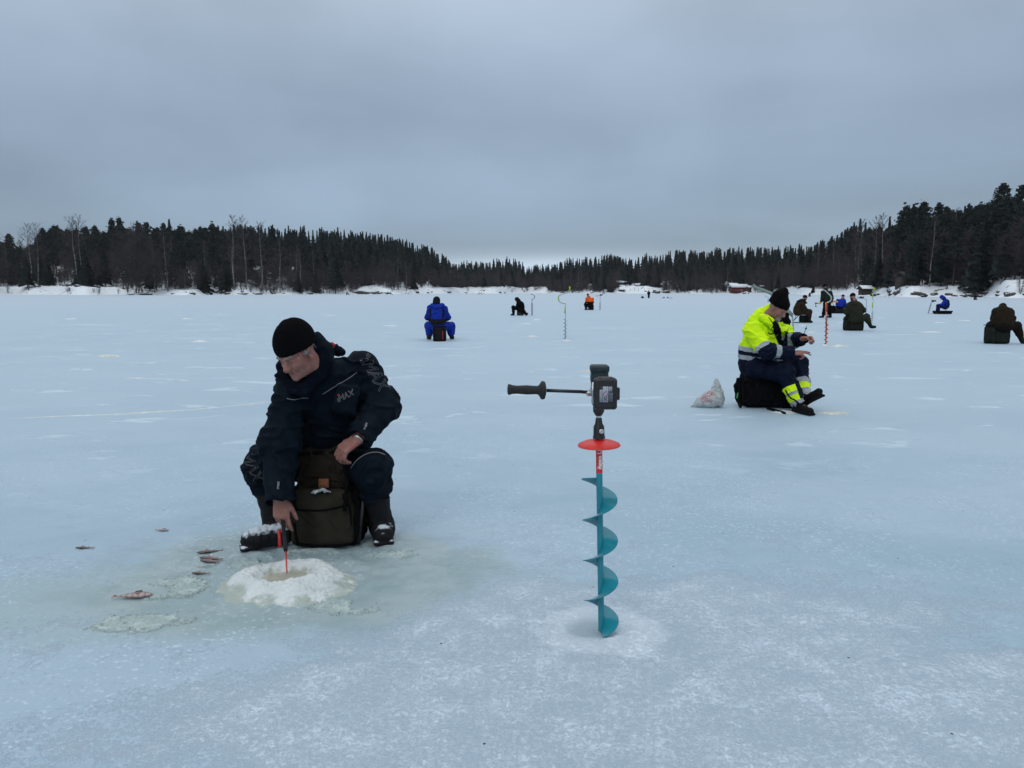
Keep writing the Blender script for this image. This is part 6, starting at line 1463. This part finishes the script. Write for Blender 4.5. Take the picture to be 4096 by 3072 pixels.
crank_auger('orange hand auger with red spiral and pale crank near the duffel bag', bq, tq_[2], [tq_, Q(3310, 1210), Q(3320, 1205), Q(3325, 1196), Q(3324, 1186), Q(3311, 1172), Q(3298, 1160)],
    [(Q(3304.3, 1209), Q(3304, 1242), .020), (Q(3304, 1242), Q(3303.5, 1281), .0135)], mat('black_paint', (.008, .008, .01), .4), M_orp, (.02, .55), .052, .011, m_fl=M_orp, m_crank=M_wht)
bpy.data.objects['ice_auger'].name
o_ = [o for o in bpy.data.objects if o.get('label', '').startswith('orange hand auger')][0]
for c in o_.children:
    if c.name.startswith('grip') and c.data.vertices[0].co.z < P(3304, 1241, Yq)[2] - .01 and max(v.co.z for v in c.data.vertices) < P(3304, 1240, Yq)[2]: c.data.materials[0] = MATS['black_paint']; c.name = 'sleeve'
mb = MB(); mb.tube([bq + [0, 0, .02], Q(3303.5, 1281)], .0128, 8); mb.build('lower_shaft', M_orp, o_, True)
Yt = Yof(1258); bt = G(3463, 1258)
crank_auger('teal auger with black drill behind the olive clad man', bt, P(3463, 1197, Yt)[2], [P(3463, 1197, Yt), P(3455, 1196, Yt), P(3447, 1193, Yt)], [], M_tl2, M_bpl, (.02, .45), .065, .014, powerhead(3443, 1190, Yt, 3436, 1192))
Yu = Yof(1294); bu = G(3487, 1294); tu = P(3493, 1202, Yu); Q = lambda a, b: P(a, b, Yu)
crank_auger('tall white hand auger with lime grips leaning right of the olive clad man', bu, 0, [tu, Q(3494, 1200), Q(3490, 1194), Q(3490, 1186), Q(3493, 1172), Q(3497, 1166), Q(3497, 1152)], [(Q(3490, 1230), Q(3491, 1210), .024), (Q(3490, 1190), Q(3491, 1176), .018), (Q(3497, 1164), Q(3497, 1150), .028)], M_wht, M_green, (.10, .5), .06, tilt=tu)
Yv = Yof(1254); bv = G(3713, 1254); tv = P(3727, 1207, Yv)
crank_auger('tilted auger with black drill left of the man in the black sled', bv, 0, None, [], mat('blue_grey_paint', (.03, .10, .16), .5), M_bpl, (.05, .85), .06, .014, powerhead(3731, 1204, Yv, 3741, 1203), tilt=tv)
Yx = Yof(1210); bx = G(3072, 1210); Q = lambda a, b: P(a, b, Yx)
crank_auger('distant thin hand auger left of the pointed black hat', bx, Q(3072, 1189)[2], [Q(3072, 1189), Q(3064, 1187), Q(3061, 1186), Q(3061, 1181)], [], mat('grey_paint', (.16, .18, .20), .5), M_bpl, (.05, .5), .08, .03)
# ski standing up behind the hi-vis man
Yi = 12.5; sk = empty('ski', GX(3150, Yi), 'curved pale green ski tip sticking up behind the black pointed hat', 'ski')
pts = spline([P(3170, 1262, Yi), P(3100, 1186, Yi), P(3060, 1163, Yi), P(3030, 1152, Yi), P(3020, 1146, Yi), P(3012, 1139, Yi)], 6); V = []; Fc = []
for i, p in enumerate(pts):
    u = i / (len(pts) - 1); wv = .050 - .018*u; hh = .016
    for a_, b_ in ((-1, -1), (1, -1), (1, 1), (-1, 1)): V.append(p + np.array([a_*hh*.4 + 0, b_*hh*.5, 0]) + np.array([.35, -.2, .9]) * a_ * wv * .5)
for i in range(len(pts) - 1):
    for j in range(4): j1 = (j+1) % 4; Fc.append((i*4+j, i*4+j1, (i+1)*4+j1, (i+1)*4+j))
Fc += [(3, 2, 1, 0), tuple(len(V) - 4 + j for j in range(4))]
obj('blade', V, Fc, mat('pale_green_lacquer', (.20, .26, .23), .5), sk); mb = MB(); mb.tube([P(3170, 1262, Yi), GX(3185, Yi, -.02)], .012, 6); mb.build('tail', mat('pale_green_lacquer', (.2, .26, .23)), sk, True)
# ================================================================ TINY FIGURES NEAR THE FAR SHORE
def tiny_seated(label, px, py, hpx, face=(-1, 0), m=C_brown, extra=None, fig='person', leg_out=.35, stool=True):
    """small seated angler: simplified clothing volumes, real proportions"""
    Y = Yof(py); b = G(px, py); f = nrm([face[0], face[1], 0]); s = hpx / F * Y / 1.18; o = lambda a, z, l=0: b + f*a*s + np.array([-f[1], f[0], 0])*l*s + np.array([0, 0, z*s])
    Jt = dict(head=o(.14, 1.06), fwd=nrm(f + [0, 0, -.4]), up=np.array([0, 0, 1.]), neck=o(.08, .94), chest=o(.05, .78), pelvis=o(-.08, .50), sh=[o(.05, .86, -.18), o(.05, .86, .18)], el=[o(.16, .62, -.22), o(.16, .62, .22)], wr=[o(.36, .58, -.10), o(.36, .58, .10)],
        hip=[o(-.04, .46, -.1), o(-.04, .46, .1)], kn=[o(.36, .50, -.14), o(.38, .46, .14)], an=[o(.38 + leg_out*.4, .09, -.14), o(.45 + leg_out, .09, .14)], toe=[o(.55 + leg_out*.4, .05, -.14), o(.62 + leg_out, .07, .14)])
    v = max(.03, Y * .00022)
    p = person(label, Jt, dict(trousers=m, jacket=m, boots=C_rubber, hat=C_blk2), vb=max(.022, v*.8), vc=v, arms=(.09*s, .08*s, .06*s), legs=(.11*s, .09*s, .07*s), torso=(.18*s, .19*s, .17*s), hs=s, base=b)
    if stool: st = empty('stool', b - f*.08*s, 'low dark stool under ' + label[:60].replace('small ', 'the '), 'stool'); mb = MB(); mb.box(o(-.10, .20), (.36*s, .34*s, .38*s), None, .05); mb.build('seat_box', C_blk2, st)
    return p
tiny_seated('brown clad angler far off by the left shore', 768, 1178, 23, (.9, -.4), C_brown)
Ya = Yof(1178); crank_auger('tiny auger beside the brown clad angler at the left shore', G(750, 1178), P(750, 1158, Ya)[2], [P(750, 1158, Ya), P(752, 1156, Ya)], [], M_bpl, M_bpl, (.05, .4), .09, .05)
tiny_seated('dark angler far off at the foot of the birch slope', 1388, 1180, 14, (.9, .2), C_blk2)
tiny_seated('dark angler near the snowy mound, left of two close together', 1553, 1178, 12, (-.8, .2), C_blk2, stool=False)
tiny_seated('dark angler near the snowy mound, right of two close together', 1562, 1179, 12, (.8, .2), C_blk2, stool=False)
tiny_seated('tiny dark angler right of the blue suited man by the far shore, left of two', 1917, 1178, 8, (-.8, .2), C_blk2, stool=False)
tiny_seated('tiny dark angler right of the blue suited man by the far shore, right of two', 1924, 1178, 8, (.8, .2), C_blk2, stool=False)
tiny_seated('dark angler in front of the small snow mound behind the brown man', 3239, 1187, 17, (-.6, -.6), C_blk2, leg_out=.1)
tiny_seated('dark angler by the rocky shore under the broad black spruce', 3899, 1200, 20, (.1, -.9), C_blk2, leg_out=0)
# standing far man
Ys = Yof(1193); o = lambda a, b, c=0: P(a, b, Ys + c); sc_ = 33 / F * Ys / 1.8
Js = dict(head=o(2595, 1163.5), fwd=np.array([-.2, .9, -.1]), up=np.array([0, 0, 1.]), neck=o(2595, 1167), chest=o(2595, 1171), pelvis=o(2595, 1177.5), sh=[o(2591.5, 1168.5), o(2598.5, 1168.5)], el=[o(2590.5, 1173), o(2600, 1173)], wr=[o(2591.5, 1177), o(2599, 1177)], hip=[o(2593.5, 1178.5), o(2596.5, 1178.5)], kn=[o(2593.3, 1185), o(2596.7, 1185)], an=[GX(2593.2, Ys, .1), GX(2596.8, Ys, .1)], toe=[GX(2593, Ys - .15, .06), GX(2597, Ys - .15, .06)])
person('lone man in dark clothes standing far out in front of the cottage', Js, dict(trousers=C_blk2, jacket=C_blk2, boots=C_rubber, hat=C_blk2), vb=.03, vc=.035, arms=(.11, .10, .08), legs=(.14, .11, .09), torso=(.22, .24, .22))
bb = empty('backpack', GX(2571, Ys), 'small dark pack on the ice left of the lone standing man', 'backpack'); S = SDF(GX(2564, Ys, 0) - [0, .3, .05], GX(2579, Ys, .5) + [0, .3, 0], .03); S.ell(GX(2570, Ys, .16), (.30, .25, .20), None, .02); S.ell(GX(2569, Ys, .32), (.16, .16, .12), None, .1); sdf_obj('bag', S, [C_blk2], bb)
for a, b, hx_, lb in ((2646, 2658, 2656, 'dark auger lying flat on the ice right of the lone standing man, nearer to him'), (2669, 2690, 2670, 'dark auger lying flat on the ice right of the lone standing man, farther from him')):
    r = empty('ice_auger', GX(a, Ys), lb, 'ice auger'); mb = MB(); mb.tube([GX(a, Ys, .07), GX(b, Ys + .3, .05)], .045, 6); mb.build('shaft', M_bpl, r, True); mb = MB(); mb.box(GX(hx_, Ys, .16), (.22, .20, .28), None, .04); mb.build('drill', M_bpl, r)
# ================================================================ SNOW HEAPS ON THE ICE
M_heap = snow_mat('drill_snow', (.56, .62, .66), (.66, .71, .745), (.50, .55, .54), 30); M_yheap = snow_mat('stained_slush', (.52, .55, .52), (.62, .65, .62), (.44, .49, .44), 30)
def heapf(seed, amp, off=.15):
    def f(u, v, r, x, y):
        p = np.stack([u*2.2, v*2.2, x*0 + seed], 1); n1 = fbm(p, 4); return amp * (np.clip(1 - r**1.5, 0, 1) * (n1*1.6 - .25) + .25*np.clip(fbm(p*4, 3) - .5, -1, 1)*(r < .95)) - .004 - .02*(r > .95)
    return f
HP = [(2130, 1349, 26, .11, 'white heap left of the lime gripped auger'), (2268, 1363, 22, .06, 'white heap at the foot of the lime gripped auger'), (2148, 1281, 18, .12, 'small white heap behind the thin dark auger'),
 (2105, 1296, 30, .05, 'flat snow patch left of the lime gripped auger'), (435, 1426, 55, .07, 'flat lumpy slush heap at the left, nearer'), (800, 1367, 45, .06, 'flat lumpy slush heap at the left, farther'), (285, 1277, 30, .07, 'low white heap at far left'), (750, 1276, 28, .08, 'low white heap ahead of the beanie of the seated man'),
 (1320, 1263, 30, .06, 'thin white heap left of the man in blue'), (2380, 1484, 75, .05, 'slush heap on the ice behind the black drill'), (3355, 1386, 50, .06, 'slush heap right of the orange auger'), (3300, 1382, 16, .05, 'white heap at the foot of the orange auger'), (3250, 1330, 26, .06, 'pale heap in front of the seated man in brown'),
 (3210, 1303, 22, .04, 'thin snow patch in front of the folding stool'), (3370, 1291, 25, .05, 'thin snow patch behind the stretched boot'), (3520, 1272, 22, .05, 'thin snow streak right of the tall white auger'), (3760, 1291, 30, .05, 'snow streak in front of the black sled, left of two'), (3860, 1283, 30, .05, 'snow streak in front of the black sled, right of two'),
 (3720, 1329, 50, .05, 'long low snow streak between the sled and the edge'), (3335, 1652, 70, .05, 'churned pale slush at the shoes of the man in yellow'), (3140, 1650, 60, .04, 'thin slush under the strap of the black backpack'), (1560, 1304, 40, .05, 'low snow streak left of the man in blue, nearer')]
for i, (px, py, hw_, amp, lb) in enumerate(HP):
    c = G(px, py); wx = hw_ / F * c[1]; heap('snow_heap', c, wx, max(.10, wx*.62), heapf(i*3.3, amp), M_yheap if i in (4, 9, 10, 19, 12) else M_heap, lb if len(lb.split()) > 3 else lb + ' on ice', 'snow heap', None, n=64)
# trodden wet ridge lines in the left ice
def ridge(pts, w, hgt, lb, seed):
    q = spline([G(a, b) for a, b in pts], 24); V = []; n = 7
    for i, p in enumerate(q):
        t_ = q[min(i+1, len(q)-1)] - q[max(i-1, 0)]; s_ = nrm(np.cross(t_, [0, 0, 1.])); e = math.sin(math.pi * i / (len(q)-1))**.4; jit = (fbm(np.array([[p[0]*2.5, p[1]*2.5, seed]]), 3)[0] - .1)
        for k in range(n): u = k / (n-1) * 2 - 1; V.append(p + s_ * u * w * e * (.4 + jit) + [0, 0, hgt * (1 - u*u) * e * jit * 1.6 - .006])
    ob = obj('snow_ridge', V, grid_faces(len(q), n), M_heap); tag(ob, lb, 'snow ridge')
ridge([(-60, 1680), (200, 1667), (500, 1655), (750, 1640), (1000, 1618), (1120, 1606)], .035, .018, 'long thin line of refrozen snow running from the left edge to the seated man', 1)
ridge([(460, 1510), (560, 1514), (680, 1516), (770, 1526)], .04, .02, 'thin white snow ridge on the ice at the left', 2)
ridge([(935, 1553), (1000, 1560), (1090, 1566)], .014, .012, 'short thin white scratch line left of the jacket shoulder', 3)
# ================================================================ SHORE ROCKS, BUILDINGS
def rock_mat():
    m = bpy.data.materials.new('snowy_rock'); m.use_nodes = True; t = NT(m.node_tree); m.node_tree.nodes.clear(); g = t.n('ShaderNodeNewGeometry'); up = t.n('ShaderNodeSeparateXYZ', {0: g.outputs['Normal']}).outputs[2]; n_ = t.noise(g.outputs['Position'], 1.6, 5, .65)
    f = t.ramp(t.math('ADD', up, t.math('MULTIPLY', t.math('SUBTRACT', n_, .5), 1.2)), .80, .95)
    b = t.n('ShaderNodeBsdfPrincipled', {'Base Color': t.mix(f, t.mix(n_, (.030, .026, .024), (.10, .09, .08)), (.62, .68, .73)), 'Roughness': .9, 'Specular IOR Level': .2}); t.n('ShaderNodeOutputMaterial', {'Surface': b.outputs[0]}); return m
M_rock = rock_mat(); rmesh = []
for i in range(5):
    S = SDF((-1.2, -1.2, -.8), (1.2, 1.2, 1.1), .09); S.ell((0, 0, .1), (.9, .7, .55), None, .1); S.ell((.3*math.cos(i*2), .3*math.sin(i*2), .25), (.6, .5, .5), frame((1, i*.5 + .1, 0), (.3, 0, 1)), .1); V, Q = S.mesh(1, lambda V, N: .35*(fbm(V*1.5 + i*7, 3) - .5))
    rmesh.append(mesh_np('rock', V, Q, M_rock))
rr = np.random.default_rng(5)
def rock(px, s, sz, lb, k=0, sq=1.0):
    p = shore_pt(px, s); o = link(bpy.data.objects.new('shore_rock', rmesh[k % 5])); o.location = p + [0, 0, .05*sz]; o.scale = (sz*(1 + .4*rr.random()), sz, sz*(.55 + .35*rr.random())*sq); o.rotation_euler = (0, 0, rr.random()*6); tag(o, lb, 'rock', 'rocks along the shoreline')
rock(600, .3, 2.4, 'flat dark rock under the broad leafless tree', 1, .45); rock(545, 0.5, 1.8, 'low rock ledge left of the broad leafless tree', 2, .4); rock(985, 1.5, 2.2, 'dark flat rock like an upturned boat on the left shore', 3, .5); rock(1045, .5, 2.2, 'dark rock at the foot of the three tall birches', 4, .55); rock(925, 1.5, 1.6, 'dark rock below the squat spruces', 0, .6)
rock(1445, 1.2, 3.0, 'dark rock face at the left foot of the snowy mound', 1); rock(1478, 1.2, 2.6, 'dark rock face at the middle foot of the snowy mound', 2); rock(1512, 1.5, 2.0, 'dark rock at the right foot of the snowy mound', 3); rock(2620, 1.5, 3.0, 'dark boulder right of the cottage shore', 4); rock(2655, 2, 2.4, 'dark boulder beyond the lone standing man', 0); rock(3860, 1.0, 1.8, 'big rock at the foot of the broad black spruce', 1); rock(3480, .8, 1.4, 'dark rock under the small gabled shelter', 2)
for (a, b, lb, n_) in ((600, 1400, 'small dark rock on the left shoreline', 14), (1520, 2080, 'small dark rock on the snowy middle shoreline', 16), (2180, 3180, 'small dark rock on the far shoreline', 16), (3500, 4140, 'snow capped rock on the right shoreline', 30), (180, 520, 'boulder among tree trunks above the left snow bank', 16)):
    for i in range(n_): q = rr.uniform(a, b); rock(q, rr.uniform(.2, 6) if a != 180 else rr.uniform(12, 20), rr.uniform(.4, 1.2) * (1.1 if a > 3400 else 1.3), lb, i)
M_redw = mat('red_boards', (.10, .014, .012), .85, var=.25, vscale=2); M_brw = mat('brown_boards', (.030, .018, .013), .9, var=.25, vscale=2); M_roofsnow = mat('roof_snow', (.68, .73, .78), .9, bump=.02, bscale=3); M_whw = mat('white_boards', (.55, .57, .58), .8); M_glass = mat('dark_window', (.01, .012, .018), .1); M_gryw = mat('grey_boards', (.12, .125, .13), .85, var=.15, vscale=2)
def hut(name, px0, px1, s, h, depth, mw, label, roof=.5, base_y=None, windows=(), cat='hut', snow=.35, over=.5, flat=False, posts=False):
    p0, p1 = shore_pt((px0+px1)/2, s), None; Y = p0[1]; x0, x1 = column(px0)*Y, column(px1)*Y; zb = p0[2] - .3 if base_y is None else P(0, base_y, Y)[2]; root = empty(name, ((x0+x1)/2, Y, zb), label, cat); w_ = x1 - x0; cx_ = (x0+x1)/2
    if posts:
        for sx in (-1, 1):
            for sy in (0, 1): mb = MB(); mb.box((cx_ + sx*(w_/2 - .15), Y + sy*depth, zb + h/2), (.16, .16, h)); mb.build('post', mw, root)
    else:
        mb = MB(); mb.box((cx_, Y + depth/2, zb + h/2), (w_, depth, h)); mb.build('wall', mw, root)
        mb = MB()
        for i in range(int(w_/.35)): mb.box((x0 + .17 + i*.35, Y - .012, zb + h/2), (.04, .03, h - .02))
        mb.build('battens', mw, root)
    rise = 0.02 if flat else roof; V = [(x0 - over, Y - over, zb + h), (x1 + over, Y - over, zb + h), (x1 + over, Y + depth/2, zb + h + rise), (x0 - over, Y + depth/2, zb + h + rise), (x0 - over, Y + depth + over, zb + h), (x1 + over, Y + depth + over, zb + h)]
    def roofm(nm, dz, th, m, ins=0):
        A = [np.array(v) + [ins*(1 if k in (0, 3, 4) else -1), 0, dz] for k, v in enumerate(V)]; B = [a + [0, 0, th] for a in A]; k = 6; Fc = [(0, 3, 2, 1), (3, 4, 5, 2), (6, 7, 8, 9), (9, 8, 11, 10), (0, 1, 7, 6), (1, 2, 8, 7), (2, 5, 11, 8), (5, 4, 10, 11), (4, 3, 9, 10), (3, 0, 6, 9)]
        return obj(nm, A + B, Fc, m, root, smooth=False)
    roofm('roof', .0, .16, M_brw); snow > .03 and roofm('roof_snow', .165, snow, M_roofsnow, .08)
    for (fx, fz, fw, fh) in windows:
        mb = MB(); c = (x0 + w_*fx, Y - .06, zb + h*fz)
        for a_, b_, c_, d_ in ((-fw/2, 0, .1, fh), (fw/2, 0, .1, fh), (0, -fh/2, fw + .1, .1), (0, fh/2, fw + .1, .1)): mb.box((c[0] + a_, c[1], c[2] + b_), (c_, .06, d_))
        wf = mb.build('window', M_whw, root); mb = MB(); mb.box((c[0], c[1] + .035, c[2]), (fw, .02, fh)); mb.build('pane', M_glass, wf)
    return root
hut('cottage', 2465, 2498, 20, 3.0, 5, M_brw, 'brown two storey cottage with white snowy roof high on the far shore', .5, 1150, [(.45, .55, 1.6, 1.0)], 'cottage', .8)
hut('balcony_house', 2472, 2493, 14, 3.4, 3, M_whw, 'white lower storey under the brown cottage on the far shore', .2, 1166, [(.5, .5, 1.6, .8)], 'house', .4, .2)
hut('red_shed', 2470, 2492, 4, 2.2, 3, M_redw, 'small red shed at the waterline below the cottage', .5, 1174, [(.3, .5, .6, .8), (.7, .5, .6, .8)], 'shed', .25)
hut('lake_pavilion', 2498, 2530, 12, 2.0, 3, M_gryw, 'low grey veranda with pale walls right of the cottage', .25, 1161, [(.25, .5, 1.2, .9), (.75, .5, 1.2, .9)], 'veranda', .12)
hut('red_boathouse', 2916, 2976, 2.5, 3.0, 5, M_redw, 'long red boathouse with thick white snow roof on the far shore', .9, 1173, [(.62, .5, .8, .9)], 'boathouse', 1.0)
hut('annex_shed', 2908, 2938, 9, 3.6, 4, M_brw, 'dark low annex with thin snowy roof behind the red boathouse', .9, 1166, [], 'shed', .2)
hut('pump_shed', 2982, 2992, 5, 2.2, 3, M_brw, 'tiny snow capped shed right of the red boathouse', .5, 1168, [], 'shed', .6)
hut('long_shelter', 3032, 3062, 9, 2.0, 3, M_brw, 'dark shelter with thin white roof right of the red boathouse', .2, 1162, [], 'shelter', .3)
hut('gabled_shelter', 3432, 3468, 2.5, 2.3, 3, M_brw, 'brown open gabled shelter on the right shore behind the anglers', .9, 1190, [], 'shelter', .12, .5)
hut('forest_cabin', 3595, 3655, 15, 3.2, 5, M_brw, 'dark brown cabin with white framed windows among the right pines', 1.2, 1158, [(.36, .5, .5, 2.2), (.5, .5, .5, 2.2), (.64, .5, .5, 2.2)], 'cabin', .02)
mb = MB(); fr_ = empty('jetty_fence', shore_pt(2560, 8), 'dark deck railing on the snowy slope right of the cottage', 'railing')
for px in (2514, 2531, 2547, 2569): p = shore_pt(px, 5); mb = MB(); mb.box(p + [0, 0, .7], (.12, .12, 2.6)); mb.build('post', M_brw, fr_)
a, b = shore_pt(2528, 10), shore_pt(2575, 10); mb = MB(); mb.box((a + b)/2 + [0, 0, .7], (b[0]-a[0], .15, .5)); mb.build('deck', M_brw, fr_)
# ================================================================ AIR
mh = bpy.data.materials.new('haze'); mh.use_nodes = True; t = NT(mh.node_tree); mh.node_tree.nodes.clear()
v = t.n('ShaderNodeVolumePrincipled', {'Color': (.80, .86, .95, 1), 'Density': .00008, 'Anisotropy': .2}); t.n('ShaderNodeOutputMaterial', {'Volume': v.outputs[0]})
lo = np.array([1e9]*3); hi = -lo
for o in scene.objects:
    if o.type == 'MESH' and o.parent is None:
        n_ = len(o.data.vertices); a_ = np.empty(n_*3, np.float32); o.data.vertices.foreach_get('co', a_); a_ = a_.reshape(-1, 3) * np.array(o.scale) + np.array(o.location); lo = np.minimum(lo, a_.min(0)); hi = np.maximum(hi, a_.max(0))
lo = lo - [20, 20, 1.0]; hi = hi + [20, 20, 8]
mb = MB(); mb.box((lo + hi)/2, hi - lo); hz = mb.build('haze', mh); tag(hz, 'thin cold haze over the lake', 'haze', kind='stuff'); print('HAZE', lo, hi)
